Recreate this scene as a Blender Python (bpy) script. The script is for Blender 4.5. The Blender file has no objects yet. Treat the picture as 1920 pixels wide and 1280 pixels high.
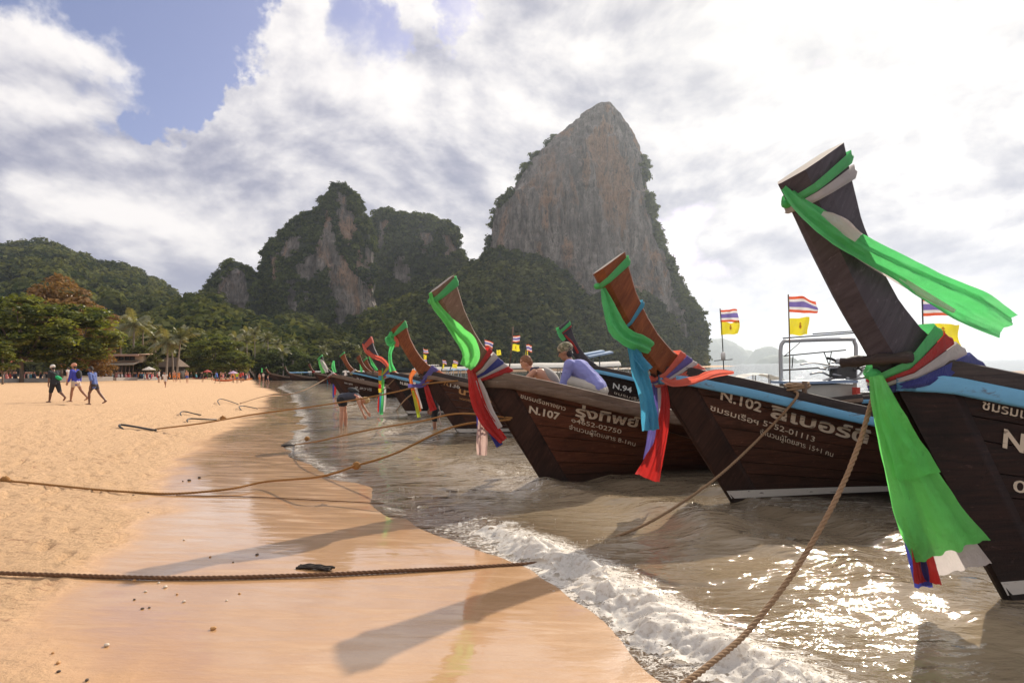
import bpy, bmesh, math, random
import numpy as np
from mathutils import Matrix, Vector

# ------------------------------------------------------------------ camera
scene = bpy.context.scene
C = scene.collection
F = 1173.0            # focal length in pixels of a 1920 wide frame
CZ = 1.65             # eye height
ROLL = math.radians(1.08)
CR, SR = math.cos(ROLL), math.sin(ROLL)
WZ = -0.12            # sea level
cam_d = bpy.data.cameras.new('camera')
cam_d.sensor_width = 36.0
cam_d.lens = 36.0 * F / 1920.0
cam_d.shift_y = 50.0 / 1920.0
cam_d.clip_start = 0.05
cam_d.clip_end = 20000
cam = bpy.data.objects.new('camera', cam_d)
C.objects.link(cam)
cam.matrix_world = Matrix(((CR, SR, 0, 0), (0, 0, -1, 0), (-SR, CR, 0, CZ), (0, 0, 0, 1)))
scene.camera = cam

# ------------------------------------------------------------------ sun and sky
SUN_AZ, SUN_EL = math.radians(29), math.radians(32.5)
S_DIR = Vector((math.sin(SUN_AZ) * math.cos(SUN_EL), math.cos(SUN_AZ) * math.cos(SUN_EL), math.sin(SUN_EL)))
sun_d = bpy.data.lights.new('sun', 'SUN')
sun_d.energy = 5.0
sun_d.angle = math.radians(0.6)
sun_d.color = (1.0, 0.90, 0.76)
sun = bpy.data.objects.new('sun', sun_d)
C.objects.link(sun)
sun.rotation_euler = S_DIR.to_track_quat('Z', 'Y').to_euler()
sun.location = (60, 120, 100)

scene.view_settings.view_transform = 'Standard'
scene.view_settings.look = 'None'
scene.view_settings.exposure = 0.17
scene.view_settings.gamma = 1.0
scene.view_settings.use_curve_mapping = False
scene.render.engine = 'CYCLES'
scene.cycles.use_denoising = True
scene.cycles.max_bounces = 8
scene.cycles.diffuse_bounces = 3
scene.cycles.glossy_bounces = 3
scene.cycles.transparent_max_bounces = 12
scene.cycles.volume_bounces = 0
scene.cycles.caustics_reflective = False
scene.cycles.caustics_refractive = False
scene.cycles.sample_clamp_indirect = 6.0


class NT:
    """tiny node-tree writer"""
    def __init__(self, tree):
        self.t = tree
        self.t.nodes.clear()

    def n(self, typ, **kw):
        nd = self.t.nodes.new(typ)
        for k, v in kw.items():
            if k.startswith('i_'):
                key = k[2:]
                key = int(key) if key.isdigit() else key.replace('_', ' ')
                self.set(nd.inputs[key], v)
            else:
                setattr(nd, k, v)
        return nd

    def set(self, sock, v):
        if isinstance(v, bpy.types.NodeSocket):
            self.t.links.new(v, sock)
        elif isinstance(v, bpy.types.Node):
            self.t.links.new(v.outputs[0], sock)
        else:
            if isinstance(v, (tuple, list)) and len(v) == 3 and sock.type == 'RGBA':
                v = (*v, 1.0)
            sock.default_value = v

    def math(self, op, a, b=0.0, clamp=False):
        nd = self.t.nodes.new('ShaderNodeMath')
        nd.operation = op
        nd.use_clamp = clamp
        self.set(nd.inputs[0], a)
        self.set(nd.inputs[1], b)
        return nd.outputs[0]

    def vmath(self, op, a, b=None, out=0):
        nd = self.t.nodes.new('ShaderNodeVectorMath')
        nd.operation = op
        self.set(nd.inputs[0], a)
        if b is not None:
            if op == 'SCALE':
                self.set(nd.inputs['Scale'], b)
            else:
                self.set(nd.inputs[1], b)
        return nd.outputs[1] if op in ('DOT_PRODUCT', 'LENGTH', 'DISTANCE') else nd.outputs[0]

    def mix(self, fac, a, b, mode='MIX'):
        nd = self.t.nodes.new('ShaderNodeMix')
        nd.data_type = 'RGBA'
        nd.blend_type = mode
        self.set(nd.inputs[0], fac)
        self.set(nd.inputs[6], a)
        self.set(nd.inputs[7], b)
        return nd.outputs[2]

    def step(self, v, lo, hi, a=0.0, b=1.0, smooth=True):
        nd = self.t.nodes.new('ShaderNodeMapRange')
        nd.interpolation_type = 'SMOOTHSTEP' if smooth else 'LINEAR'
        self.set(nd.inputs[0], v)
        self.set(nd.inputs[1], lo)
        self.set(nd.inputs[2], hi)
        self.set(nd.inputs[3], a)
        self.set(nd.inputs[4], b)
        return nd.outputs[0]

    def noise(self, vec, scale, detail=4, rough=0.55, dist=0.0):
        nd = self.t.nodes.new('ShaderNodeTexNoise')
        self.set(nd.inputs['Vector'], vec)
        self.set(nd.inputs['Scale'], scale)
        nd.inputs['Detail'].default_value = detail
        nd.inputs['Roughness'].default_value = rough
        nd.inputs['Distortion'].default_value = dist
        return nd.outputs[0]

    def mapping(self, vec, scale=(1, 1, 1), rot=(0, 0, 0), loc=(0, 0, 0)):
        nd = self.t.nodes.new('ShaderNodeMapping')
        self.set(nd.inputs[0], vec)
        nd.inputs[1].default_value = loc
        nd.inputs[2].default_value = rot
        nd.inputs[3].default_value = scale
        return nd.outputs[0]

    def attr(self, name):
        nd = self.t.nodes.new('ShaderNodeAttribute')
        nd.attribute_name = name
        return nd.outputs[2]

    def bump(self, h, strength=0.5, dist=0.02, normal=None):
        nd = self.t.nodes.new('ShaderNodeBump')
        nd.inputs['Strength'].default_value = strength
        nd.inputs['Distance'].default_value = dist
        self.set(nd.inputs['Height'], h)
        if normal is not None:
            self.set(nd.inputs['Normal'], normal)
        return nd.outputs[0]


def pix_dir(px, py):
    A, B = px - 960.0, 690.0 - py
    a = (A * CR + B * SR) / F
    b = (-A * SR + B * CR) / F
    return Vector((a, 1.0, b))


def W(px, py, d):
    v = pix_dir(px, py)
    return (v.x * d, d, CZ + v.z * d)


def build_world():
    w = bpy.data.worlds.new('World')
    scene.world = w
    w.use_nodes = True
    t = NT(w.node_tree)
    tc = t.n('ShaderNodeTexCoord')
    D = t.vmath('NORMALIZE', tc.outputs['Generated'])
    sky = t.n('ShaderNodeTexSky', sky_type='NISHITA', sun_disc=False, sun_elevation=SUN_EL, sun_rotation=SUN_AZ,
              altitude=5.0, air_density=1.0, dust_density=1.6, ozone_density=2.0)
    sep = t.n('ShaderNodeSeparateXYZ', i_0=D)
    z = sep.outputs[2]
    zz = t.math('ADD', t.math('MAXIMUM', z, 0.0), 0.16)
    px_ = t.math('DIVIDE', sep.outputs[0], zz)
    py_ = t.math('DIVIDE', sep.outputs[1], zz)
    P = t.n('ShaderNodeCombineXYZ', i_0=px_, i_1=py_, i_2=0.0).outputs[0]
    # streaked layer, long axis running toward the upper right
    PS = t.mapping(P, scale=(1.15, 0.62, 1), rot=(0, 0, math.radians(-32)), loc=(1.3, 4.1, 0))
    n1 = t.noise(PS, 1.05, 9, 0.52, 0.5)
    PS2 = t.mapping(P, scale=(1.15, 0.62, 1), rot=(0, 0, math.radians(-32)), loc=(1.3 - 0.06, 4.1 - 0.07, 0))
    n1s = t.noise(PS2, 1.05, 9, 0.52, 0.5)
    # puffy bank, laid out on the dome itself
    PD = t.mapping(D, scale=(1.0, 1.0, 1.55), loc=(0.37, 0.2, 0.11))
    n2 = t.noise(PD, 3.6, 11, 0.55, 0.2)
    PD2 = t.mapping(D, scale=(1.0, 1.0, 1.55), loc=(0.37 + 0.022, 0.2, 0.11 + 0.045))
    n2s = t.noise(PD2, 3.6, 11, 0.55, 0.2)

    wob = t.n('ShaderNodeTexNoise', i_Vector=D, i_Scale=7.0)
    wob.inputs['Detail'].default_value = 6
    wob.inputs['Roughness'].default_value = 0.6
    Dw = t.vmath('NORMALIZE', t.vmath('ADD', D, t.vmath('SCALE', t.vmath('SUBTRACT', wob.outputs[1], (0.5, 0.5, 0.5)), 0.30)))

    def near(px, py, lo, hi):
        c = pix_dir(px, py).normalized()
        return t.step(t.vmath('DOT_PRODUCT', Dw, tuple(c)), math.cos(math.radians(hi)), math.cos(math.radians(lo)))

    # open blue, upper left, and small rifts in the cloud
    hole = t.math('MULTIPLY', near(120, -40, 4, 14), 0.36)
    for (hx, hy, lo, hi, k) in ((350, 165, 0.5, 4.0, 0.18), (430, 70, 1, 5.5, 0.16), (660, 85, 0.5, 4.5, 0.17), (845, 10, 0.5, 4, 0.20), (850, 215, 0.5, 4, 0.15), (700, 240, 0.5, 3, 0.13), (250, 420, 0.5, 3.5, 0.10)):
        hole = t.math('ADD', hole, t.math('MULTIPLY', near(hx, hy, lo, hi), k))
    bank = t.math('MULTIPLY', near(60, 390, 10, 17), 1.35)
    bank = t.math('MAXIMUM', bank, near(560, 250, 6, 14))
    bank = t.math('MAXIMUM', bank, t.math('MULTIPLY', near(880, 120, 3, 9), 0.8))
    dens = t.math('ADD', t.math('MULTIPLY', n1, 0.62), t.math('MULTIPLY', n2, 0.62))
    dens = t.math('ADD', dens, t.math('MULTIPLY', bank, 0.13))
    dens = t.math('SUBTRACT', dens, hole)
    cover = t.step(dens, 0.465, 0.575)
    # light side minus shade side of the puffs
    lit = t.math('ADD', t.math('MULTIPLY', t.math('SUBTRACT', n2, n2s), 6.5), t.math('MULTIPLY', t.math('SUBTRACT', n1, n1s), 4.2))
    thick = t.step(dens, 0.55, 0.95)
    shade = t.step(t.math('ADD', t.math('SUBTRACT', 0.66, t.math('MULTIPLY', thick, 0.40)), lit), -0.55, 1.35)
    cdot = t.math('MAXIMUM', t.vmath('DOT_PRODUCT', D, tuple(S_DIR)), 0.0)
    glow = t.math('POWER', cdot, 14.0)
    glow2 = t.math('POWER', cdot, 110.0)
    cloud = t.mix(shade, (3.0, 3.1, 4.2), (9.3, 8.9, 8.7))
    cloud = t.mix(t.math('MULTIPLY', glow, 0.62, clamp=True), cloud, t.mix(t.math('POWER', shade, 1.2), (2.3, 2.3, 2.8), (6.6, 6.3, 6.0)))
    blue = t.mix(0.06, t.mix(1.0, sky.outputs[0], (1.10, 0.95, 1.10), 'MULTIPLY'), (5.6, 5.7, 6.8))
    col = t.mix(cover, blue, cloud)
    # thin veil near the horizon, and around the sun
    veil = t.step(z, 0.02, 0.20, 0.75, 0.0)
    col = t.mix(veil, col, t.mix(glow, (5.2, 5.3, 6.2), (6.2, 6.1, 6.2)))
    vs = t.math('MINIMUM', t.math('ADD', t.math('MULTIPLY', glow, 0.12), t.math('MULTIPLY', glow2, 0.75)), 1.0)
    col = t.mix(vs, col, (9.6, 9.2, 8.5))
    bg = t.n('ShaderNodeBackground', i_Color=col, i_Strength=0.1)
    out = t.n('ShaderNodeOutputWorld', i_Surface=bg)


build_world()

# ------------------------------------------------------------------ numeric noise
_rng = np.random.default_rng(7)
_perm = _rng.permutation(4096)
_vals = _rng.random(4096)


def vnoise(p):
    p = np.asarray(p, dtype=np.float64)
    i = np.floor(p).astype(np.int64)
    f = p - i
    u = f * f * f * (f * (f * 6 - 15) + 10)
    r = 0.0
    for dx in (0, 1):
        wx = u[:, 0] if dx else 1 - u[:, 0]
        for dy in (0, 1):
            wy = u[:, 1] if dy else 1 - u[:, 1]
            for dz in (0, 1):
                wz = u[:, 2] if dz else 1 - u[:, 2]
                h = _perm[(i[:, 2] + dz) & 4095]
                h = _perm[(i[:, 1] + dy + h) & 4095]
                h = _perm[(i[:, 0] + dx + h) & 4095]
                r = r + wx * wy * wz * _vals[h]
    return r * 2 - 1


def fbm(p, octv=4, gain=0.5, lac=2.03):
    p = np.asarray(p, dtype=np.float64)
    a, s, n = 1.0, 0.0, 0.0
    for k in range(octv):
        s = s + a * vnoise(p + 17.3 * k)
        n += a
        a *= gain
        p = p * lac
    return s / n


def sm(x, lo, hi):
    t = np.clip((x - lo) / (hi - lo), 0, 1)
    return t * t * (3 - 2 * t)


# ------------------------------------------------------------------ object helpers
def mesh(name, V, Fc, smooth=True, mats=None, mi=None):
    me = bpy.data.meshes.new(name)
    V = np.asarray(V, dtype=np.float32)
    if isinstance(Fc, np.ndarray):
        k = Fc.shape[1]
        me.vertices.add(len(V))
        me.vertices.foreach_set('co', V.ravel())
        me.loops.add(Fc.size)
        me.loops.foreach_set('vertex_index', Fc.astype(np.int32).ravel())
        me.polygons.add(len(Fc))
        me.polygons.foreach_set('loop_start', np.arange(0, Fc.size, k, dtype=np.int32))
        me.polygons.foreach_set('loop_total', np.full(len(Fc), k, dtype=np.int32))
        me.update(calc_edges=True)
        me.validate()
    else:
        me.from_pydata([tuple(map(float, v)) for v in V], [], [tuple(map(int, f)) for f in Fc])
        me.update()
    if len(me.polygons):
        me.polygons.foreach_set('use_smooth', np.full(len(me.polygons), bool(smooth)))
    if mats is not None:
        for m in (mats if isinstance(mats, (list, tuple)) else [mats]):
            me.materials.append(m)
    if mi is not None:
        me.polygons.foreach_set('material_index', np.asarray(mi, dtype=np.int32))
    return me


def fattr(me, name, vals):
    a = me.attributes.new(name, 'FLOAT', 'POINT')
    a.data.foreach_set('value', np.asarray(vals, dtype=np.float32))


def link(name, me, parent=None, loc=None, rz=0.0):
    o = bpy.data.objects.new(name, me)
    C.objects.link(o)
    if parent is not None:
        o.parent = parent
    if loc is not None:
        o.location = loc
    if rz:
        o.rotation_euler = (0, 0, rz)
    return o


def tag(o, label=None, cat=None, group=None, kind=None):
    if label:
        o['label'] = label
    if cat:
        o['category'] = cat
    if group:
        o['group'] = group
    if kind:
        o['kind'] = kind
    return o


def thing(name, label, cat, loc=(0, 0, 0), rz=0.0, group=None, scale=1.0):
    e = bpy.data.objects.new(name, None)
    e.empty_display_size = 0.2
    C.objects.link(e)
    e.location = loc
    e.rotation_euler = (0, 0, rz)
    e.scale = (scale, scale, scale)
    return tag(e, label, cat, group)


class MB:
    """mesh accumulator"""
    def __init__(self):
        self.V, self.F, self.I, self.n = [], [], [], 0

    def add(self, V, Fc, mi=0):
        V = np.asarray(V, dtype=float).reshape(-1, 3)
        self.V.append(V)
        for f in Fc:
            self.F.append(tuple(int(i) + self.n for i in f))
            self.I.append(mi)
        self.n += len(V)
        return self

    def box(self, c, s, rot=None, mi=0, taper=1.0):
        c = np.array(c, float)
        h = np.array(s, float) / 2
        v = np.array([(x, y, z) for z in (-1, 1) for y in (-1, 1) for x in (-1, 1)], float)
        v[v[:, 2] > 0, :2] *= taper
        v = v * h
        if rot is not None:
            v = v @ np.array(rot.to_3x3() if hasattr(rot, 'to_3x3') else rot).T
        return self.add(v + c, [(0, 2, 3, 1), (4, 5, 7, 6), (0, 1, 5, 4), (2, 6, 7, 3), (0, 4, 6, 2), (1, 3, 7, 5)], mi)

    def tube(self, path, r, n=8, cap=True, mi=0, flat=1.0):
        P = np.asarray(path, float)
        m = len(P)
        R = np.broadcast_to(np.asarray(r, float), (m,))
        T = np.gradient(P, axis=0)
        T /= np.linalg.norm(T, axis=1)[:, None] + 1e-12
        up = np.array([0, 0, 1.0]) if abs(T[0, 2]) < 0.9 else np.array([1.0, 0, 0])
        a = np.cross(T[0], up)
        a /= np.linalg.norm(a)
        V = []
        for i in range(m):
            a = a - T[i] * np.dot(a, T[i])
            a /= np.linalg.norm(a) + 1e-12
            b = np.cross(T[i], a)
            for k in range(n):
                t = 2 * math.pi * k / n
                V.append(P[i] + R[i] * (math.cos(t) * a + flat * math.sin(t) * b))
        Fc = []
        for i in range(m - 1):
            for k in range(n):
                k2 = (k + 1) % n
                Fc.append((i * n + k, i * n + k2, (i + 1) * n + k2, (i + 1) * n + k))
        if cap:
            Fc.append(tuple(range(n - 1, -1, -1)))
            Fc.append(tuple((m - 1) * n + k for k in range(n)))
        return self.add(V, Fc, mi)

    def ball(self, c, r, nu=10, nv=7, mi=0, rot=None):
        r = np.broadcast_to(np.asarray(r, float), (3,))
        V = [(0, 0, -1)]
        for j in range(1, nv):
            ph = -math.pi / 2 + math.pi * j / nv
            for i in range(nu):
                th = 2 * math.pi * i / nu
                V.append((math.cos(ph) * math.cos(th), math.cos(ph) * math.sin(th), math.sin(ph)))
        V.append((0, 0, 1))
        V = np.array(V) * r
        if rot is not None:
            V = V @ np.array(rot.to_3x3()).T
        V = V + np.array(c, float)
        Fc = []
        for i in range(nu):
            Fc.append((0, 1 + (i + 1) % nu, 1 + i))
        for j in range(nv - 2):
            for i in range(nu):
                a = 1 + j * nu + i
                b = 1 + j * nu + (i + 1) % nu
                Fc.append((a, b, b + nu, a + nu))
        top = len(V) - 1
        for i in range(nu):
            Fc.append((top, 1 + (nv - 2) * nu + i, 1 + (nv - 2) * nu + (i + 1) % nu))
        return self.add(V, Fc, mi)

    def grid(self, P, mi=0, wrap=False):
        P = np.asarray(P, float)
        a, b = P.shape[:2]
        Fc = []
        for i in range(a - 1):
            for j in range(b - 1 + (1 if wrap else 0)):
                j2 = (j + 1) % b
                Fc.append((i * b + j, i * b + j2, (i + 1) * b + j2, (i + 1) * b + j))
        return self.add(P.reshape(-1, 3), Fc, mi)

    def lathe(self, prof, c=(0, 0, 0), n=16, mi=0):
        P = [[(r * math.cos(2 * math.pi * k / n), r * math.sin(2 * math.pi * k / n), z) for k in range(n)] for r, z in prof]
        P = np.array(P) + np.array(c, float)
        return self.grid(P, mi, wrap=True)

    def mesh(self, name, mats, smooth=True, offset=None):
        V = np.concatenate(self.V) if self.V else np.zeros((0, 3))
        if offset is not None:
            V = V - np.array(offset, float)
        return mesh(name, V, self.F, smooth, mats, self.I)

    def obj(self, name, mats, parent=None, smooth=True, offset=None, loc=None):
        return link(name, self.mesh(name, mats, smooth, offset), parent, loc)


def grid_faces(a, b):
    i = np.arange(a - 1)[:, None] * b + np.arange(b - 1)[None, :]
    i = i.ravel()
    return np.stack([i, i + 1, i + b + 1, i + b], 1)


def spline(pts, n):
    """Catmull-Rom resample to n points, even in arc length"""
    P = np.asarray(pts, float)
    Q = np.vstack([2 * P[0] - P[1], P, 2 * P[-1] - P[-2]])
    out = []
    for i in range(1, len(Q) - 2):
        for t in np.linspace(0, 1, 24, endpoint=False):
            p0, p1, p2, p3 = Q[i - 1], Q[i], Q[i + 1], Q[i + 2]
            out.append(0.5 * (2 * p1 + (p2 - p0) * t + (2 * p0 - 5 * p1 + 4 * p2 - p3) * t * t + (3 * p1 - p0 - 3 * p2 + p3) * t ** 3))
    out.append(P[-1])
    out = np.array(out)
    s = np.concatenate([[0], np.cumsum(np.linalg.norm(np.diff(out[:, :3], axis=0), axis=1))])
    u = np.linspace(0, s[-1], n)
    return np.stack([np.interp(u, s, out[:, k]) for k in range(out.shape[1])], 1)


MATS = {}


def material(name, fn=None):
    if name in MATS:
        return MATS[name]
    m = bpy.data.materials.new(name)
    m.use_nodes = True
    t = NT(m.node_tree)
    out = t.n('ShaderNodeOutputMaterial')
    sh = fn(t)
    t.set(out.inputs[0], sh)
    MATS[name] = m
    return m


def plain(name, col, rough=0.6, var=0.25, scale=6.0, metal=0.0, bump=0.15, coat=0.0):
    def fn(t):
        co = t.n('ShaderNodeTexCoord').outputs['Object']
        n = t.noise(co, scale, 5, 0.6)
        c = t.mix(n, tuple(x * (1 - var) for x in col), tuple(min(1, x * (1 + var)) for x in col))
        b = t.bump(t.noise(co, scale * 5, 3), bump, 0.01)
        return t.n('ShaderNodeBsdfPrincipled', i_Base_Color=c, i_Roughness=t.math('ADD', rough - 0.1, t.math('MULTIPLY', n, 0.2)), i_Metallic=metal, i_Normal=b, i_Coat_Weight=coat)
    return material(name, fn)


def cloth_mat(name, col, trans=0.45):
    def fn(t):
        co = t.n('ShaderNodeTexCoord').outputs['Object']
        n = t.noise(co, 7.0, 5, 0.6)
        c = t.mix(n, tuple(x * 0.80 for x in col), tuple(min(1, x * 1.12) for x in col))
        spots = t.step(t.noise(co, 21.0, 2, 0.5), 0.69, 0.74)
        c = t.mix(t.math('MULTIPLY', spots, 0.30), c, tuple(x * 0.5 for x in col))
        grey = t.step(t.noise(co, 2.3, 4, 0.6), 0.45, 0.75)
        c = t.mix(t.math('MULTIPLY', grey, 0.28), c, tuple(0.55 * x + 0.24 for x in col))
        cr = t.noise(t.mapping(co, (1, 1, 0.45)), 16.0, 5, 0.62, 0.6)
        wv = t.bump(t.math('ABSOLUTE', t.math('SUBTRACT', cr, 0.5)), 0.75, 0.05)
        wv = t.bump(t.noise(t.mapping(co, (1, 1, 0.25)), 90.0, 3), 0.25, 0.004, wv)
        d = t.n('ShaderNodeBsdfPrincipled', i_Base_Color=c, i_Roughness=0.62, i_Normal=wv)
        d.inputs['Sheen Weight'].default_value = 0.15
        tr = t.n('ShaderNodeBsdfTranslucent', i_Color=c)
        return t.n('ShaderNodeMixShader', i_0=trans, i_1=d.outputs[0], i_2=tr.outputs[0])
    return material(name, fn)

# ------------------------------------------------------------------ shoreline, beach and sea
SHORE = np.array([(60, -90), (26, -40), (11, -18), (4.9, -5), (2.55, 0.5), (1.04, 3.48), (-0.39, 6.6), (-1.5, 8.2), (-2.98, 11.0), (-4.6, 13.9), (-6.4, 19.5), (-8.6, 26.1),
                  (-12.5, 36.5), (-16.9, 49), (-26.7, 72), (-42, 118), (-66, 167), (-76, 192), (-62, 238), (0, 305), (70, 360), (150, 430), (186, 520), (215, 700), (260, 1200), (300, 3000), (400, 9000)], float)


def sdist(x, y):
    """signed distance to the waterline, positive inland"""
    P = np.stack([np.asarray(x, float).ravel(), np.asarray(y, float).ravel()], 1)
    best = np.full(len(P), 1e18)
    sgn = np.ones(len(P))
    for a, b in zip(SHORE[:-1], SHORE[1:]):
        ab = b - a
        t = np.clip(((P - a) @ ab) / (ab @ ab), 0, 1)
        q = a + t[:, None] * ab
        d2 = ((P - q) ** 2).sum(1)
        cr = ab[0] * (P[:, 1] - a[1]) - ab[1] * (P[:, 0] - a[0])
        m = d2 < best
        best[m] = d2[m]
        sgn[m] = np.where(cr[m] >= 0, 1.0, -1.0)
    return np.sqrt(best) * sgn


def sand_profile(s):
    return np.interp(s, [-600, -80, -20, -5, 0, 3, 10, 18, 60, 80, 6000], [-6, -4, -1.4, -0.42, WZ, 0.03, 0.50, 0.72, 1.75, 1.9, 2.4])


def sandz(x, y):
    return float(sand_profile(sdist([x], [y]))[0])


def G(px, py, dz=0.0):
    """point of the beach (or sea bed) seen at a pixel"""
    v = pix_dir(px, py)
    z = 0.0
    for _ in range(12):
        d = (CZ - z) / max(-v.z, 1e-4)
        z = sandz(v.x * d, d)
    return np.array((v.x * d, d, z + dz))


def GW(px, py):
    """point of the sea surface seen at a pixel"""
    v = pix_dir(px, py)
    d = (CZ - WZ) / max(-v.z, 1e-4)
    return np.array((v.x * d, d, WZ))


def polar_grid(fac, ncol, dmax, wide=1.75):
    rows = [-14, -9, -6, -4, -2.6, -1.6, -0.9, -0.3, 0.2, 0.6, 0.95]
    d = 1.2
    while d < dmax:
        rows.append(d)
        d *= fac
    rows.append(dmax)
    rows = np.array(rows, float)
    t = np.linspace(-1, 1, ncol)
    t = np.sign(t) * (0.72 * np.abs(t) + 0.28 * np.abs(t) ** 4) * wide
    half = np.sqrt(rows ** 2 + 5.0)
    X = half[:, None] * t[None, :]
    Y = np.broadcast_to(rows[:, None], X.shape)
    return X, Y


def mat_sand(t):
    geo = t.n('ShaderNodeNewGeometry').outputs['Position']
    wet0 = t.attr('wet')
    big = t.noise(t.mapping(geo, (1.0, 0.45, 1)), 0.9, 5, 0.6)
    wetn = t.math('ADD', wet0, t.math('MULTIPLY', t.math('SUBTRACT', big, 0.5), 0.55))
    wet = t.step(wetn, 0.32, 0.62)
    film = t.step(wetn, 0.45, 0.80)
    grain = t.noise(geo, 240.0, 3, 0.7)
    blot = t.noise(geo, 3.2, 6, 0.62)
    dry = t.mix(blot, (0.50, 0.290, 0.140), (0.655, 0.410, 0.222))
    dry = t.mix(t.step(grain, 0.35, 0.75), dry, (0.70, 0.475, 0.285))
    # weed-coloured litter lying in drifts on the dry sand
    lit = t.math('MULTIPLY', t.step(t.noise(t.mapping(geo, (1.0, 2.2, 1), (0, 0, 0.4)), 7.0, 6, 0.7), 0.57, 0.66), t.step(t.noise(geo, 0.8, 3), 0.42, 0.54))
    dry = t.mix(t.math('MULTIPLY', lit, 0.8), dry, (0.26, 0.11, 0.05))
    wetc = t.mix(blot, (0.42, 0.225, 0.094), (0.51, 0.29, 0.135))
    streak = t.noise(t.mapping(geo, (0.9, 5.0, 1), (0, 0, -0.35)), 1.1, 4, 0.6, 0.8)
    wetc = t.mix(t.step(streak, 0.55, 0.72), wetc, (0.52, 0.33, 0.19))
    col = t.mix(wet, dry, wetc)
    h_dry = t.math('ADD', t.math('MULTIPLY', t.noise(geo, 9.0, 6, 0.62), 1.0), t.math('MULTIPLY', grain, 0.12))
    h_wet = t.math('ADD', t.math('MULTIPLY', t.noise(t.mapping(geo, (1, 3.5, 1), (0, 0, -0.3)), 2.4, 4, 0.55), 0.16), t.math('MULTIPLY', t.noise(geo, 90.0, 2), 0.012))
    hh = t.n('ShaderNodeMix', i_0=wet, i_2=h_dry, i_3=h_wet).outputs[0]
    bmp = t.bump(hh, 1.0, 0.085)
    flat = t.bump(t.noise(t.mapping(geo, (1, 3.0, 1), (0, 0, -0.3)), 2.0, 3, 0.5), 0.25, 0.010)
    rough = t.n('ShaderNodeMix', i_0=wet, i_2=0.95, i_3=0.42).outputs[0]
    p = t.n('ShaderNodeBsdfPrincipled', i_Base_Color=col, i_Roughness=rough, i_Normal=bmp)
    p.inputs['Specular IOR Level'].default_value = 0.4
    # a thin film of water on the wet sand
    gl = t.n('ShaderNodeBsdfGlossy', i_Color=(1, 1, 1), i_Roughness=t.step(streak, 0.40, 0.75, 0.05, 0.16), i_Normal=flat)
    fr = t.n('ShaderNodeFresnel', i_IOR=1.62, i_Normal=flat).outputs[0]
    fac = t.math('MULTIPLY', fr, t.math('MULTIPLY', t.math('ADD', t.math('MULTIPLY', film, 0.75), t.math('MULTIPLY', wet, 0.25)), t.step(streak, 0.42, 0.72, 1.15, 0.45)), clamp=True)
    return t.n('ShaderNodeMixShader', i_0=fac, i_1=p.outputs[0], i_2=gl.outputs[0])


DRYLINE = np.array([(3.0, -6.0), (-1.2, 0.0), (-2.75, 3.6), (-3.75, 6.0), (-5.0, 8.6), (-7.2, 13.4), (-10.3, 24), (-14.5, 36), (-21, 55), (-33, 80), (-52, 125), (-80, 180)], float)


def make_beach():
    X, Y = polar_grid(1.0165, 420, 9000.0)
    a, b = X.shape
    x, y = X.ravel(), Y.ravel()
    s = sdist(x, y)
    z = sand_profile(s)
    xd = np.interp(y, DRYLINE[:, 1], DRYLINE[:, 0])
    off = (x - xd) * 0.9
    off = off + 0.5 * fbm(np.stack([x * 0.55, y * 0.35, y * 0], 1), 3) + 0.25 * fbm(np.stack([x * 2, y * 1.3, y * 0 + 3], 1), 2)
    wet = np.clip(0.45 + off * 0.42, 0, 1)
    wet[(y > 185)] = 0
    dryf = 1 - sm(wet, 0.25, 0.6)
    near = np.clip(1.2 - np.hypot(x, y) / 45.0, 0, 1) * (s > -0.5)
    rough = fbm(np.stack([x * 2.6, y * 2.6, y * 0], 1), 4)
    z = z + near * dryf * (0.026 * rough + 0.020 * fbm(np.stack([x * 6, y * 6, y * 0 + 5], 1), 3))
    z = z + near * (1 - dryf) * 0.006 * fbm(np.stack([x * 1.3, y * 0.6, y * 0], 1), 3)
    # footprints trodden into the dry sand
    rg = np.random.default_rng(3)
    k = 0
    trails = []
    for _ in range(70):
        d0 = rg.uniform(4, 30)
        x0 = np.interp(d0, DRYLINE[:, 1], DRYLINE[:, 0]) - abs(rg.normal(0, 1)) * d0 * 0.28 - 0.15
        ang = rg.normal(1.95, 0.5)
        for j in range(18):
            st = 0.66 * j
            side = (-1) ** j * 0.11
            trails.append((x0 + st * math.cos(ang) - side * math.sin(ang), d0 + st * math.sin(ang) + side * math.cos(ang), ang + rg.normal(0, .12)))
    order = np.argsort(y, kind='stable')
    ys = y[order]
    for fx, fy, an in trails:
        lo, hi = np.searchsorted(ys, fy - 0.3), np.searchsorted(ys, fy + 0.3)
        idx = order[lo:hi]
        idx = idx[np.abs(x[idx] - fx) < 0.3]
        if not len(idx):
            continue
        ex, ey = x[idx] - fx, y[idx] - fy
        u = ex * math.cos(an) + ey * math.sin(an)
        v = -ex * math.sin(an) + ey * math.cos(an)
        r = (u / 0.15) ** 2 + (v / 0.062) ** 2
        z[idx] += dryf[idx] * (-0.045 * np.exp(-r ** 1.5) + 0.020 * np.exp(-((np.sqrt(r) - 1.45) / 0.35) ** 2))
    me = mesh('beach', np.stack([x, y, z], 1), grid_faces(a, b), True, material('sand', mat_sand))
    fattr(me, 'wet', wet)
    tag(link('beach', me), 'wide curve of orange sand, trodden and dry at left, wet and glossy by the water', kind='structure')


make_beach()


def bore_crest(y):
    """how hard the little wave breaks along the waterline"""
    return np.interp(y, [-8, 1.0, 3.0, 6.0, 6.9, 8.2, 14, 40], [0.3, 0.9, 1.0, 0.95, 0.42, 0.15, 0.08, 0.0])


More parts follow.
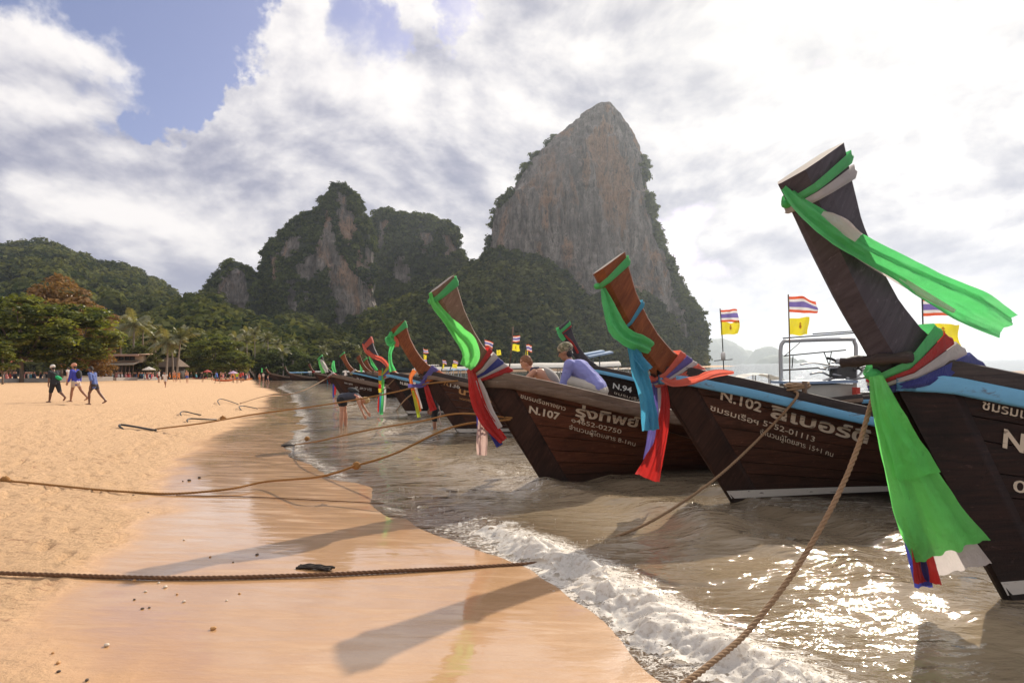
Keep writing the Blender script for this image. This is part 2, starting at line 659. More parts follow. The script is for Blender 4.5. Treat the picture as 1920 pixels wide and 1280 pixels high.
def water_height(x, y, s):
    """sea surface above sea level"""
    n1 = fbm(np.stack([x * 0.55, y * 0.55, y * 0 + 2], 1), 3)
    lobes = fbm(np.stack([x * 0.9, y * 0.55, y * 0 + 8], 1), 3)
    near = np.clip(1.3 - np.hypot(x, y) / 90.0, 0.12, 1)
    h = 0.014 + 0.030 * lobes
    ph = s / 2.5 + 0.55 * n1
    off = sm(-s, 0.5, 3.0)
    h = h + near * off * (0.042 * np.sin(2 * np.pi * ph) + 0.016 * np.sin(2 * np.pi * (ph * 2.3 + 0.3 * n1)))
    h = h + near * 0.020 * sm(-s, 0.2, 1.6) * fbm(np.stack([x * 1.6 + y * 0.4, y * 3.6, y * 0], 1), 4)
    h = h + near * 0.010 * sm(-s, 0.2, 1.6) * fbm(np.stack([x * 5.0, y * 9.0, y * 0 + 4], 1), 3)
    bc = bore_crest(y)
    jag = 0.16 * fbm(np.stack([y * 1.7, x * 0, x * 0], 1), 3)
    q = s + 0.32 + jag
    h = h + bc * 0.075 * np.exp(-(np.where(q > 0, q / 0.13, q / 0.42)) ** 2)
    q2 = s + 2.3 + 2.0 * jag
    h = h + np.interp(y, [3, 5, 8, 12], [0.4, 1, 1, 0]) * 0.075 * np.exp(-(np.where(q2 > 0, q2 / 0.25, q2 / 0.7)) ** 2)
    return h


def mat_water(t):
    geo = t.n('ShaderNodeNewGeometry').outputs['Position']
    dep = t.attr('depth')
    foam = t.attr('foam')
    r1 = t.noise(t.mapping(geo, (1.0, 2.4, 1), (0, 0, 0.5)), 3.2, 4, 0.6, 0.4)
    r2 = t.noise(t.mapping(geo, (1.0, 2.0, 1), (0, 0, 0.2)), 14.0, 3, 0.6, 0.3)
    r3 = t.noise(t.mapping(geo, (1.0, 2.2, 1), (0, 0, -0.2)), 0.5, 4, 0.62)
    b = t.bump(r3, 0.6, 0.26)
    b = t.bump(r1, 0.50, 0.045, b)
    b = t.bump(r2, 0.35, 0.008, b)
    col = t.mix(t.step(dep, 0.3, 6.5), (0.40, 0.305, 0.195), (0.044, 0.037, 0.029))
    col = t.mix(t.step(dep, 8.0, 90.0), col, (0.075, 0.095, 0.095))
    mud = t.n('ShaderNodeBsdfDiffuse', i_Color=col, i_Normal=b)
    tr = t.n('ShaderNodeBsdfTransparent', i_Color=(0.93, 0.88, 0.78))
    body = t.n('ShaderNodeMixShader', i_0=t.step(dep, -0.35, 2.2, 0.10, 0.92), i_1=tr.outputs[0], i_2=mud.outputs[0])
    gl = t.n('ShaderNodeBsdfGlossy', i_Color=(1, 1, 1), i_Roughness=0.05, i_Normal=b)
    fr = t.n('ShaderNodeFresnel', i_IOR=1.42, i_Normal=b).outputs[0]
    surf = t.n('ShaderNodeMixShader', i_0=fr, i_1=body.outputs[0], i_2=gl.outputs[0])
    ra = t.noise(t.mapping(geo, (1, 1.7, 1), (0, 0, 0.45)), 7.0, 3, 0.6, 1.4)
    rb = t.noise(t.mapping(geo, (1, 1.7, 1), (0, 0, 0.45)), 19.0, 3, 0.6, 1.0)
    lace = t.math('MAXIMUM', t.step(t.math('ABSOLUTE', t.math('SUBTRACT', ra, 0.5)), 0.0, 0.075, 1.0, 0.0), t.math('MULTIPLY', t.step(t.math('ABSOLUTE', t.math('SUBTRACT', rb, 0.5)), 0.0, 0.06, 1.0, 0.0), 0.75))
    cl = t.noise(t.mapping(geo, (1, 1.6, 1)), 4.0, 6, 0.68)
    fm = t.math('ADD', t.math('MULTIPLY', foam, 1.35), t.math('SUBTRACT', t.math('ADD', t.math('MULTIPLY', lace, 0.45), t.math('MULTIPLY', cl, 0.75)), 1.12))
    fm = t.step(fm, 0.0, 0.30)
    fd = t.n('ShaderNodeBsdfDiffuse', i_Color=(0.74, 0.68, 0.60), i_Normal=t.bump(cl, 0.7, 0.02))
    return t.n('ShaderNodeMixShader', i_0=t.math('MULTIPLY', fm, 0.9), i_1=surf.outputs[0], i_2=fd.outputs[0])


def make_sea():
    X, Y = polar_grid(1.0150, 440, 12000.0)
    a, b = X.shape
    x, y = X.ravel(), Y.ravel()
    s = sdist(x, y)
    z = WZ + water_height(x, y, s)
    fc = grid_faces(a, b)
    keep = (s[fc].min(1) < 1.4)
    fc = fc[keep]
    used = np.unique(fc)
    remap = np.full(len(x), -1)
    remap[used] = np.arange(len(used))
    x, y, z, s = x[used], y[used], z[used], s[used]
    me = mesh('sea', np.stack([x, y, z], 1), remap[fc], True, material('sea_water', mat_water))
    fattr(me, 'depth', -s)
    bc = bore_crest(y)
    edge = np.exp(-((s - 0.24) / (0.16 + 0.012 * np.hypot(x, y))) ** 2)
    foam = 0.80 * bc * np.exp(-(np.where(s > -0.25, (s + 0.25) / 0.36, (s + 0.25) / 0.50)) ** 2) + 0.40 * edge * np.interp(y, [0, 8, 14, 70, 120], [0.3, 0.75, 1, 1, 0.4])
    patch = np.exp(-((s + 2.4) / 1.8) ** 2) * np.interp(y, [4, 6, 9, 16, 45, 90], [0.05, 0.16, 0.38, 0.40, 0.40, 0.28])  # pale mid-water glare streaks, put into the colour through the foam mask
    foam = np.clip(foam + patch * (0.6 + 0.9 * fbm(np.stack([x * 0.5, y * 0.22, y * 0], 1), 3)), 0, 1.15)
    fattr(me, 'foam', foam)
    tag(link('sea', me), 'shallow murky green-brown sea with small ripples', kind='structure')


make_sea()


def mat_foam(t):
    geo = t.n('ShaderNodeNewGeometry').outputs['Position']
    n = t.noise(geo, 26.0, 5, 0.7)
    v = t.n('ShaderNodeTexVoronoi', i_Vector=geo, i_Scale=85.0).outputs[0]
    c = t.mix(t.step(n, 0.22, 0.55), (0.52, 0.43, 0.33), (0.84, 0.80, 0.74))
    b = t.bump(t.math('ADD', t.math('MULTIPLY', n, 1.0), t.math('MULTIPLY', v, -0.12)), 0.4, 0.015)
    d = t.n('ShaderNodeBsdfPrincipled', i_Base_Color=c, i_Roughness=0.5, i_Normal=b)
    tr = t.n('ShaderNodeBsdfTranslucent', i_Color=c)
    return t.n('ShaderNodeMixShader', i_0=0.42, i_1=d.outputs[0], i_2=tr.outputs[0])


def make_foam():
    """the tumbling white edge of the wave: lumps and bubbles"""
    rg = np.random.default_rng(11)
    ny, ns = 760, 84
    yy = np.linspace(1.2, 9.4, ny)
    sx = np.linspace(-1.15, 0.42, ns)
    xs = np.interp(yy, SHORE[:, 1], SHORE[:, 0])
    dx = np.gradient(xs, yy)
    nx, nyv = 1 / np.sqrt(1 + dx ** 2), -dx / np.sqrt(1 + dx ** 2)   # seaward normal
    X = xs[:, None] - sx[None, :] * nx[:, None]
    Y = yy[:, None] - sx[None, :] * nyv[:, None]
    x, y = X.ravel(), Y.ravel()
    s = np.broadcast_to(sx[None, :], X.shape).ravel()
    base = WZ + water_height(x, y, sdist(x, y))
    q = np.stack([x, y, y * 0], 1)
    warp = np.stack([fbm(q * 3.1, 2), fbm(q * 3.1 + 9, 2), y * 0], 1) * 0.12
    lump = np.abs(fbm((q + warp) * 5.5, 2, 0.5)) * 2.6
    lump2 = np.abs(fbm((q + warp) * 14.0 + 4, 2, 0.45)) * 2.4
    bc = bore_crest(y)
    jag = 0.16 * fbm(np.stack([y * 1.7, x * 0, x * 0], 1), 3)
    prof = np.exp(-(np.where(s + 0.22 + jag > 0, (s + 0.22 + jag) / 0.24, (s + 0.22 + jag) / 0.34)) ** 2)
    z = base + bc * prof * (0.003 + 0.040 * lump + 0.016 * lump2) - 0.007
    cov = bc * prof * 1.02 + 0.50 * fbm(q * 2.2 + 6, 4, 0.6) + 0.85 * fbm((q + warp) * 9 + 2, 4, 0.62)
    me_f = grid_faces(ny, ns)
    keep = cov[me_f].mean(1) > 0.60
    fc = me_f[keep]
    used = np.unique(fc)
    rm = np.full(len(x), -1)
    rm[used] = np.arange(len(used))
    V = np.stack([x, y, z], 1)[used]
    fc = rm[fc]
    # bubbles and drops thrown from the crest
    octv = np.array([(1, 0, 0), (-1, 0, 0), (0, 1, 0), (0, -1, 0), (0, 0, 1), (0, 0, -1)], float)
    octf = np.array([(0, 2, 4, 4), (2, 1, 4, 4), (1, 3, 4, 4), (3, 0, 4, 4), (2, 0, 5, 5), (1, 2, 5, 5), (3, 1, 5, 5), (0, 3, 5, 5)])
    idx = rg.choice(np.where(cov > 0.40)[0], 2600)
    P = np.stack([x, y, z], 1)[idx] + rg.normal(0, 1, (2600, 3)) * (0.02, 0.02, 0.008) + (0, 0, 0.006)
    R = rg.uniform(0.002, 0.006, 2600)
    Vb = (P[:, None, :] + octv[None] * R[:, None, None]).reshape(-1, 3)
    tri = octf[:, :3]
    Fb = (tri[None] + (np.arange(2600) * 6)[:, None, None]).reshape(-1, 3)
    A = mesh('foam', V, fc, True, material('sea_foam', mat_foam))
    Bm = mesh('foam_drops', Vb, Fb, True)
    bm = bmesh.new()
    bm.from_mesh(A)
    bm.from_mesh(Bm)
    bm.to_mesh(A)
    bm.free()
    A.polygons.foreach_set('use_smooth', np.full(len(A.polygons), True))
    bpy.data.meshes.remove(Bm)
    tag(link('foam', A), 'tumbling white foam of the small wave breaking on the sand', 'foam', kind='stuff')


make_foam()

# ------------------------------------------------------------------ cliffs, hills and their forest
def project(P):
    P = np.asarray(P, float)
    a = F * P[:, 0] / P[:, 1]
    b = F * (P[:, 2] - CZ) / P[:, 1]
    return 960 + a * CR - b * SR, 690 - (b * CR + a * SR)


def in_poly(x, y, poly):
    c = np.zeros(len(x), bool)
    n = len(poly)
    for i in range(n):
        x1, y1 = poly[i]
        x2, y2 = poly[(i + 1) % n]
        m = ((y1 > y) != (y2 > y)) & (x < (x2 - x1) * (y - y1) / ((y2 - y1) or 1e-9) + x1)
        c ^= m
    return c


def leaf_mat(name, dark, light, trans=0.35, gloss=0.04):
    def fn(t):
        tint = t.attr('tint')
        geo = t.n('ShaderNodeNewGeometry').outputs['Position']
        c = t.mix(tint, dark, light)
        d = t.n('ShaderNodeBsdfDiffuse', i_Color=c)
        tr = t.n('ShaderNodeBsdfTranslucent', i_Color=t.mix(1.0, c, (1.25, 1.2, 0.55), 'MULTIPLY'))
        m = t.n('ShaderNodeMixShader', i_0=trans, i_1=d.outputs[0], i_2=tr.outputs[0])
        g = t.n('ShaderNodeBsdfGlossy', i_Color=(1, 1, 1), i_Roughness=0.45)
        return t.n('ShaderNodeMixShader', i_0=gloss, i_1=m.outputs[0], i_2=g.outputs[0])
    return material(name, fn)


def ico(sub=1):
    bm = bmesh.new()
    bmesh.ops.create_icosphere(bm, subdivisions=sub, radius=1.0)
    V = np.array([v.co[:] for v in bm.verts])
    Fc = np.array([[v.index for v in f.verts] for f in bm.faces])
    bm.free()
    return V, Fc


_IV, _IF = ico(1)


def clump_template(rg, n, leaf, flat=0.75, core=0.72, droop=0.25, aspect=1.5):
    """one clump: n leaf faces spread through the outer part of a ball, over a rough core"""
    V, Fq = [], []
    d = rg.normal(size=(n, 3))
    d /= np.linalg.norm(d, axis=1)[:, None]
    d[:, 2] = np.where(d[:, 2] < -0.35, -d[:, 2], d[:, 2])
    r = rg.uniform(0.62, 1.12, n)
    P = d * r[:, None]
    for i in range(n):
        nn = d[i] + rg.normal(0, 0.55, 3) + (0, 0, 0.35)
        nn /= np.linalg.norm(nn)
        u = np.cross(nn, rg.normal(size=3))
        u /= np.linalg.norm(u)
        v = np.cross(nn, u)
        L = leaf * rg.uniform(0.6, 1.35)
        k = len(V)
        V += [P[i] - u * L * aspect * 0.5, P[i] + v * L * 0.5 - (0, 0, droop * L * 0.3), P[i] + u * L * aspect * 0.5 - (0, 0, droop * L), P[i] - v * L * 0.5]
        Fq.append((k, k + 1, k + 2, k + 3))
    V = np.array(V)
    V[:, 2] *= flat
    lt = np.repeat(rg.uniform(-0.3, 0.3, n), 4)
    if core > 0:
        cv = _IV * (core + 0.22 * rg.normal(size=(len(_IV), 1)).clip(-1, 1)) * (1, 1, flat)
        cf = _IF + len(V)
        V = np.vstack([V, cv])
        lt = np.concatenate([lt, np.full(len(cv), -0.25)])  # core tinted darker: shade inside the clump put into its colour
        Ft = cf
    else:
        Ft = np.zeros((0, 3), int)
    return V, np.array(Fq), Ft, lt


def scatter(name, temps, P, S, tint, mat, rg, parent=None, kind=None, label=None, cat=None, off=(0, 0, 0)):
    """write many clumps into one mesh"""
    P = np.asarray(P, float)
    S = np.asarray(S, float)
    if S.ndim == 1:
        S = np.stack([S, S, S], 1)
    which = rg.integers(0, len(temps), len(P))
    Vs, Qs, Ts, At, n = [], [], [], [], 0
    for k, (V, Fq, Ft, lt) in enumerate(temps):
        m = which == k
        c = int(m.sum())
        if not c:
            continue
        a = rg.uniform(0, 2 * np.pi, c)
        ca, sa = np.cos(a), np.sin(a)
        x = V[None, :, 0] * ca[:, None] - V[None, :, 1] * sa[:, None]
        y = V[None, :, 0] * sa[:, None] + V[None, :, 1] * ca[:, None]
        z = np.broadcast_to(V[None, :, 2], x.shape)
        Q = np.stack([x, y, z], 2) * S[m][:, None, :] + P[m][:, None, :]
        Vs.append(Q.reshape(-1, 3))
        base = n + np.arange(c) * len(V)
        Qs.append((Fq[None] + base[:, None, None]).reshape(-1, 4))
        Ts.append((Ft[None] + base[:, None, None]).reshape(-1, 3))
        At.append((np.asarray(tint)[m][:, None] + lt[None]).ravel())
        n += c * len(V)
    V = np.concatenate(Vs) - np.array(off)
    Q = np.concatenate(Qs)
    Tr = np.concatenate(Ts)
    me = bpy.data.meshes.new(name)
    me.vertices.add(len(V))
    me.vertices.foreach_set('co', V.astype(np.float32).ravel())
    li = np.concatenate([Q.ravel(), Tr.ravel()]).astype(np.int32)
    me.loops.add(len(li))
    me.loops.foreach_set('vertex_index', li)
    tot = np.concatenate([np.full(len(Q), 4), np.full(len(Tr), 3)]).astype(np.int32)
    me.polygons.add(len(tot))
    me.polygons.foreach_set('loop_start', np.concatenate([[0], np.cumsum(tot)[:-1]]).astype(np.int32))
    me.polygons.foreach_set('loop_total', tot)
    me.update(calc_edges=True)
    fattr(me, 'tint', np.clip(np.concatenate(At), 0, 1))
    me.materials.append(mat)
    o = link(name, me, parent)
    return tag(o, label, cat, None, kind)


RG = np.random.default_rng(21)
T_FAR = [clump_template(RG, 40, 0.46, 0.85, 0.6) for _ in range(8)]
T_MID = [clump_template(RG, 46, 0.40, 0.8, 0.6) for _ in range(8)]
T_NEAR = [clump_template(RG, 62, 0.25, 0.6, 0.5, 0.5, 1.7) for _ in range(6)]
T_FEATHER = [clump_template(RG, 80, 0.22, 0.8, 0.0, 1.0, 2.6) for _ in range(5)]
M_JUNGLE = leaf_mat('jungle_leaves', (0.026, 0.042, 0.014), (0.165, 0.170, 0.055), 0.25, 0.0)
M_KARSTLEAF = leaf_mat('cliff_leaves', (0.026, 0.042, 0.014), (0.140, 0.160, 0.050), 0.25, 0.0)


def mat_rock(t):
    geo = t.n('ShaderNodeNewGeometry')
    P = geo.outputs['Position']
    veg = t.attr('veg')
    st = t.noise(t.mapping(P, (1, 1, 0.10)), 0.16, 7, 0.62, 0.5)
    st2 = t.noise(t.mapping(P, (1, 1, 0.07)), 0.55, 5, 0.65)
    big = t.noise(t.mapping(P, (1, 1, 0.5)), 0.020, 4, 0.6)
    oc = t.noise(t.mapping(P, (1, 1, 0.35)), 0.045, 5, 0.62, 0.6)
    c = t.mix(t.step(st, 0.34, 0.66), (0.125, 0.105, 0.092), (0.33, 0.285, 0.245))
    c = t.mix(t.math('MULTIPLY', t.step(oc, 0.50, 0.62), 0.80), c, t.mix(st2, (0.32, 0.165, 0.085), (0.43, 0.27, 0.165)))
    c = t.mix(t.math('MULTIPLY', t.step(st2, 0.54, 0.64), 0.70), c, (0.070, 0.060, 0.055))
    crk = t.noise(t.mapping(P, (1, 1, 0.22)), 0.30, 6, 0.7, 1.2)
    c = t.mix(t.step(t.math('ABSOLUTE', t.math('SUBTRACT', crk, 0.5)), 0.0, 0.035, 0.75, 0.0), c, (0.045, 0.04, 0.036))
    hole = t.noise(t.mapping(P, (1, 1, 0.6)), 0.085, 5, 0.66, 0.8)
    c = t.mix(t.step(hole, 0.60, 0.68, 0.0, 0.8), c, (0.06, 0.055, 0.045))  # cave shade put into the colour as dark noise patches, no real recess
    c = t.mix(t.math('MULTIPLY', t.step(st, 0.64, 0.78), 0.55), c, (0.58, 0.54, 0.49))
    c = t.mix(t.math('MULTIPLY', t.step(big, 0.52, 0.66), 0.35), c, (0.24, 0.215, 0.195))
    c = t.mix(t.step(veg, 0.35, 0.8), c, (0.040, 0.050, 0.022))
    h = t.math('ADD', st, t.math('ADD', t.math('MULTIPLY', st2, 0.55), t.math('MULTIPLY', t.noise(P, 0.6, 5, 0.65), 0.5)))
    b = t.bump(h, 1.0, 3.2)
    return t.n('ShaderNodeBsdfPrincipled', i_Base_Color=c, i_Roughness=0.9, i_Normal=b)


M_ROCK = material('limestone', mat_rock)


def karst(label, d, rows, rocks, depth=0.55, nz=150, na=200, jit=11, clumps=1500, csz=(2.2, 4.6), seed=0, vegpow=1.0, edge=0.35, lower=0):
    """a limestone tower: outline rows (py, left px, right px) lofted into a solid with fluted walls"""
    rg = np.random.default_rng(seed)
    rows = sorted((r[0] + (lower if r[0] < rows[0][0] + 90 else 0), r[1], r[2]) for r in rows)
    py = np.array([r[0] for r in rows], float)
    tt = np.linspace(0, 1, nz)
    yy = py[0] + (py[-1] - py[0]) * tt ** 0.9
    lx = np.interp(yy, py, [r[1] for r in rows])
    rx = np.interp(yy, py, [r[2] for r in rows])
    ph = np.linspace(-math.pi - 0.15, 0.15, na)        # the seaward half and a little more
    V = np.zeros((nz, na, 3))
    for i in range(nz):
        L = W(lx[i], yy[i], d)
        R = W(rx[i], yy[i], d)
        cx, hw = (L[0] + R[0]) / 2, max((R[0] - L[0]) / 2, 0.3)
        z = (L[2] + R[2]) / 2
        hd = min(depth * hw + 6, 70)
        c, s_ = np.cos(ph), np.sin(ph)
        V[i, :, 0] = cx + hw * np.sign(c) * np.abs(c) ** 0.85
        V[i, :, 1] = d + hd * np.sign(s_) * np.abs(s_) ** 0.8
        V[i, :, 2] = z + (R[2] - L[2]) / 2 * c
    P = V.reshape(-1, 3)
    sd = seed * 13.7
    n1 = fbm(P / (42, 42, 60) + sd, 4)
    n2 = fbm(P / (8, 8, 70) + sd + 5, 4)
    n3 = fbm(P / (30, 30, 11) + sd + 9, 4)
    n4 = fbm(P / (3.2, 3.2, 9) + sd + 2, 3)
    amp = np.repeat(np.clip((rx - lx) / 60.0, 0.15, 1), na)
    facing = np.tile(np.abs(np.sin(ph)), nz)
    dsp = (4.5 * n1 + 6.0 * np.abs(n2) - 2.0 + 3.6 * n3 + 2.4 * n4) * amp
    out = np.stack([np.tile(np.cos(ph), nz), np.tile(np.sin(ph), nz)], 1)
    P[:, 0] += out[:, 0] * dsp * (1 - edge * (1 - facing)) * 0.9
    P[:, 1] += out[:, 1] * dsp
    P[:, 2] += 2.0 * n3 * amp * np.repeat(1 - tt, na)
    ppx, ppy = project(P)
    jx = ppx + jit * fbm(P / (16, 16, 34) + 31, 4) * 1.6
    jy = ppy + jit * fbm(P / (14, 14, 26) + 57, 4) * 1.6
    bare = np.zeros(len(P), bool)
    for poly in rocks:
        bare |= in_poly(jx, jy, poly)
    veg = (~bare).astype(float)
    me = mesh('limestone_cliff', P, grid_faces(nz, na), True, M_ROCK)
    fattr(me, 'veg', veg)
    tag(link('limestone_cliff', me), label, kind='structure')
    fc = grid_faces(nz, na)
    A = P[fc]
    ctr = A.mean(1)
    nr = np.cross(A[:, 2] - A[:, 0], A[:, 3] - A[:, 1])
    area = np.linalg.norm(nr, axis=1) / 2
    w = area * veg[fc].mean(1) ** vegpow
    ok = np.where(w > 0)[0]
    pick = rg.choice(ok, clumps, p=w[ok] / w[ok].sum())
    pos = ctr[pick] + rg.normal(0, 0.8, (clumps, 3))
    nn = nr[pick] / (2 * area[pick][:, None] + 1e-9)
    nn *= np.where(nn[:, 1] > 0, -1, 1)[:, None]
    S = rg.uniform(csz[0], csz[1], clumps)
    pos += nn * S[:, None] * 0.12
    tn = 0.45 + 0.35 * fbm(pos / 22.0, 2) + rg.normal(0, 0.14, clumps)
    return pos, np.stack([S, S, S * rg.uniform(0.8, 1.25, clumps)], 1), np.clip(tn, 0.05, 1)


def z2(pts):
    return [(380 + x / 2.0, 180 + y / 2.0) for x, y in pts]


veg_all = []
# the great tower
veg_all.append(karst('huge grey and ochre limestone tower with bare face rising over the boats', 480,
    [(196, 1112, 1148), (203, 1102, 1157), (212, 1090, 1166), (225, 1074, 1176), (250, 1047, 1190), (280, 1015, 1198), (305, 990, 1203), (335, 974, 1208), (365, 958, 1211), (381, 936, 1216), (410, 926, 1224), (450, 919, 1231), (480, 909, 1243), (500, 890, 1252), (550, 862, 1274), (577, 850, 1299), (598, 840, 1306), (640, 830, 1309), (684, 820, 1312), (700, 815, 1314)],
    [[(1108, 190), (1152, 190), (1180, 222), (1193, 252), (1202, 300), (1211, 340), (1215, 380), (1227, 420), (1233, 450), (1246, 490), (1258, 530), (1274, 566), (1240, 566), (1205, 548), (1160, 545), (1130, 560), (1092, 548), (1070, 522), (1010, 478), (916, 466), (922, 430), (931, 390), (956, 368), (974, 336), (992, 306), (1018, 277), (1050, 249), (1080, 218)],
     [(1248, 540), (1290, 590), (1296, 660), (1282, 672), (1270, 620), (1244, 580)]],
    0.5, 230, 330, 8, 3600, (1.3, 3.6), seed=1, lower=5))
# the two-topped cliff between
veg_all.append(karst('dark jungle-grown cliff with flat uneven top between the two limestone towers', 540,
    [(402, 712, 726), (408, 706, 770), (416, 706, 826), (424, 705, 842), (440, 704, 858), (470, 702, 866), (500, 698, 870), (560, 690, 878), (690, 680, 890)],
    [z2([(720, 590), (775, 600), (780, 690), (740, 700), (715, 650)]), z2([(815, 500), (855, 520), (850, 610), (820, 600)]), z2([(655, 470), (690, 460), (690, 560), (660, 590)]), z2([(890, 510), (930, 520), (950, 600), (905, 600)])],
    0.5, 110, 130, 8, 2400, (1.8, 4.4), seed=2))
# left tower
veg_all.append(karst('jagged limestone tower with orange streaked face and jungle on its shoulders', 430,
    [(346, 632, 646), (352, 626, 653), (370, 616, 671), (395, 596, 682), (406, 574, 686), (425, 550, 692), (445, 535, 695), (460, 516, 697), (480, 510, 699), (505, 502, 700), (555, 498, 702), (610, 492, 705), (690, 485, 712)],
    [z2([(478, 560), (520, 600), (560, 650), (630, 715), (648, 800), (600, 850), (585, 876), (560, 830), (535, 820), (505, 880), (488, 870), (486, 780), (470, 700), (464, 610)]),
     z2([(360, 630), (420, 585), (440, 520), (470, 430), (500, 480), (500, 560), (478, 600), (450, 650), (400, 695), (372, 690)]),
     z2([(290, 575), (330, 520), (372, 515), (362, 580), (320, 610)]),
     z2([(510, 400), (560, 420), (575, 500), (540, 560), (515, 520)]),
     z2([(500, 350), (530, 350), (560, 390), (545, 420), (510, 400)]), z2([(262, 590), (290, 585), (300, 690), (270, 700)]), z2([(610, 560), (632, 600), (640, 740), (622, 700), (612, 640)]), z2([(330, 690), (356, 680), (360, 800), (338, 805)]), z2([(384, 715), (402, 720), (400, 780), (386, 775)]), z2([(570, 560), (600, 600), (610, 660), (580, 650)])],
    0.6, 200, 270, 7, 2900, (1.1, 3.0), seed=3, lower=5))
veg_all.append(karst('small pale limestone stack at the left end of the cliffs', 410,
    [(488, 436, 452), (494, 428, 458), (505, 420, 472), (520, 410, 488), (540, 402, 500), (580, 399, 503), (608, 400, 505), (690, 398, 508)],
    [z2([(48, 750), (75, 675), (110, 640), (160, 672), (178, 740), (172, 860), (130, 872), (90, 860), (55, 850)])],
    0.6, 100, 140, 5, 620, (1.0, 2.6), seed=4, lower=4))


# ------------------------------------------------------------------ wooded slopes in front of and beside the cliffs
def slope(label, pxs, crest_py, d_crest, d_foot, seed, n, csz, power=1.25, foot_z=1.8, nd=70):
    rg = np.random.default_rng(seed)
    px = np.linspace(pxs[0], pxs[-1], 240)
    cp = np.interp(px, pxs, crest_py)
    dc = np.interp(px, pxs, d_crest)
    df = np.interp(px, pxs, d_foot)
    f = np.linspace(0, 1.25, nd)
    V = np.zeros((nd, len(px), 3))
    for j in range(len(px)):
        c = W(px[j], cp[j], dc[j])
        tan = c[0] / dc[j]
        d = df[j] + (dc[j] - df[j]) * f
        g = np.where(f <= 1, np.clip(f, 0, 1) ** power, 1 - (f - 1) * 1.2)
        V[:, j, 0] = tan * d
        V[:, j, 1] = d
        V[:, j, 2] = foot_z + (c[2] - foot_z) * g
    P = V.reshape(-1, 3)
    hz = np.clip((P[:, 2] - foot_z) / 25.0, 0, 1)
    P[:, 2] += hz * (5.0 * fbm(P / (45, 45, 1e6) + seed, 3) + 7.0 * (np.abs(fbm(P / (34, 90, 1e6) + seed + 7, 3)) * -1.6 + 0.3))
    me = mesh('hill', P, grid_faces(nd, len(px)), True, plain('jungle_floor', (0.05, 0.055, 0.028), 0.95, 0.4, 0.2))
    tag(link('hill', me), label, kind='structure')
    fc = grid_faces(nd, len(px))
    fc = fc[: (nd - 12) * (len(px) - 1)]
    A = P[fc]
    area = np.linalg.norm(np.cross(A[:, 2] - A[:, 0], A[:, 3] - A[:, 1]), axis=1) / 2
    w = area / (A.mean(1)[:, 1] ** 0.6)
    pick = rg.choice(len(fc), n, p=w / w.sum())
    uv = rg.random((n, 2, 1))
    pos = A[pick, 0] * (1 - uv[:, 0]) * (1 - uv[:, 1]) + A[pick, 1] * uv[:, 0] * (1 - uv[:, 1]) + A[pick, 2] * uv[:, 0] * uv[:, 1] + A[pick, 3] * (1 - uv[:, 0]) * uv[:, 1]
    S = csz[0] + (csz[1] - csz[0]) * rg.random(n) ** 1.5
    pos[:, 2] += S * rg.uniform(0.15, 0.75, n)
    tn = 0.44 + 0.30 * fbm(pos / 30.0 + seed, 3) + rg.normal(0, 0.24, n)
    return pos, np.stack([S, S, S * rg.uniform(0.8, 1.2, n)], 1), np.clip(tn, 0.03, 1)


veg_hill = []
veg_hill.append(slope('high jungle-covered ridge behind the left end of the beach',
    [-420, -200, -60, 0, 30, 60, 85, 110, 130, 160, 190, 215, 240, 265, 285, 300, 325, 345], [520, 500, 482, 472, 466, 464, 459, 465, 474, 490, 499, 503, 513, 519, 534, 540, 560, 590],
    [640] * 18, [215] * 18, 31, 4600, (2.6, 7.0), 0.92))
veg_hill.append(slope('low wooded saddle joining the ridge and the limestone cliffs',
    [180, 250, 300, 340, 370, 400, 440, 500], [640, 612, 588, 580, 568, 575, 600, 630], [400, 400, 400, 395, 390, 385, 380, 380], [170] * 8, 32, 1100, (3.2, 6.6), 0.85))
veg_hill.append(slope('dark jungle skirt under the limestone cliffs down to the sea',
    [380, 430, 500, 560, 620, 660, 700, 740, 800, 860, 890, 950, 1000, 1060, 1100, 1150, 1200, 1250, 1290, 1318],
    [632, 625, 618, 606, 640, 636, 606, 590, 560, 520, 500, 500, 505, 545, 575, 580, 572, 590, 640, 676],
    [380, 380, 385, 392, 396, 398, 405, 420, 440, 450, 452, 445, 438, 432, 430, 430, 432, 440, 452, 460],
    [185, 185, 190, 200, 215, 225, 240, 262, 290, 310, 322, 338, 350, 362, 372, 385, 400, 415, 430, 445], 33, 5600, (2.0, 6.4), 0.9))

pos = np.concatenate([v[0] for v in veg_all])
sc = np.concatenate([v[1] for v in veg_all])
tn = np.concatenate([v[2] for v in veg_all])
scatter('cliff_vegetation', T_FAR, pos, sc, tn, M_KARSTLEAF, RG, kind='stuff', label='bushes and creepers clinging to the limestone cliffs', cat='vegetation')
pos = np.concatenate([v[0] for v in veg_hill])
sc = np.concatenate([v[1] for v in veg_hill])
tn = np.concatenate([v[2] for v in veg_hill])
scatter('hill_forest', T_MID, pos, sc, tn, M_JUNGLE, RG, kind='stuff', label='dense jungle canopy covering the hills behind the beach', cat='forest')

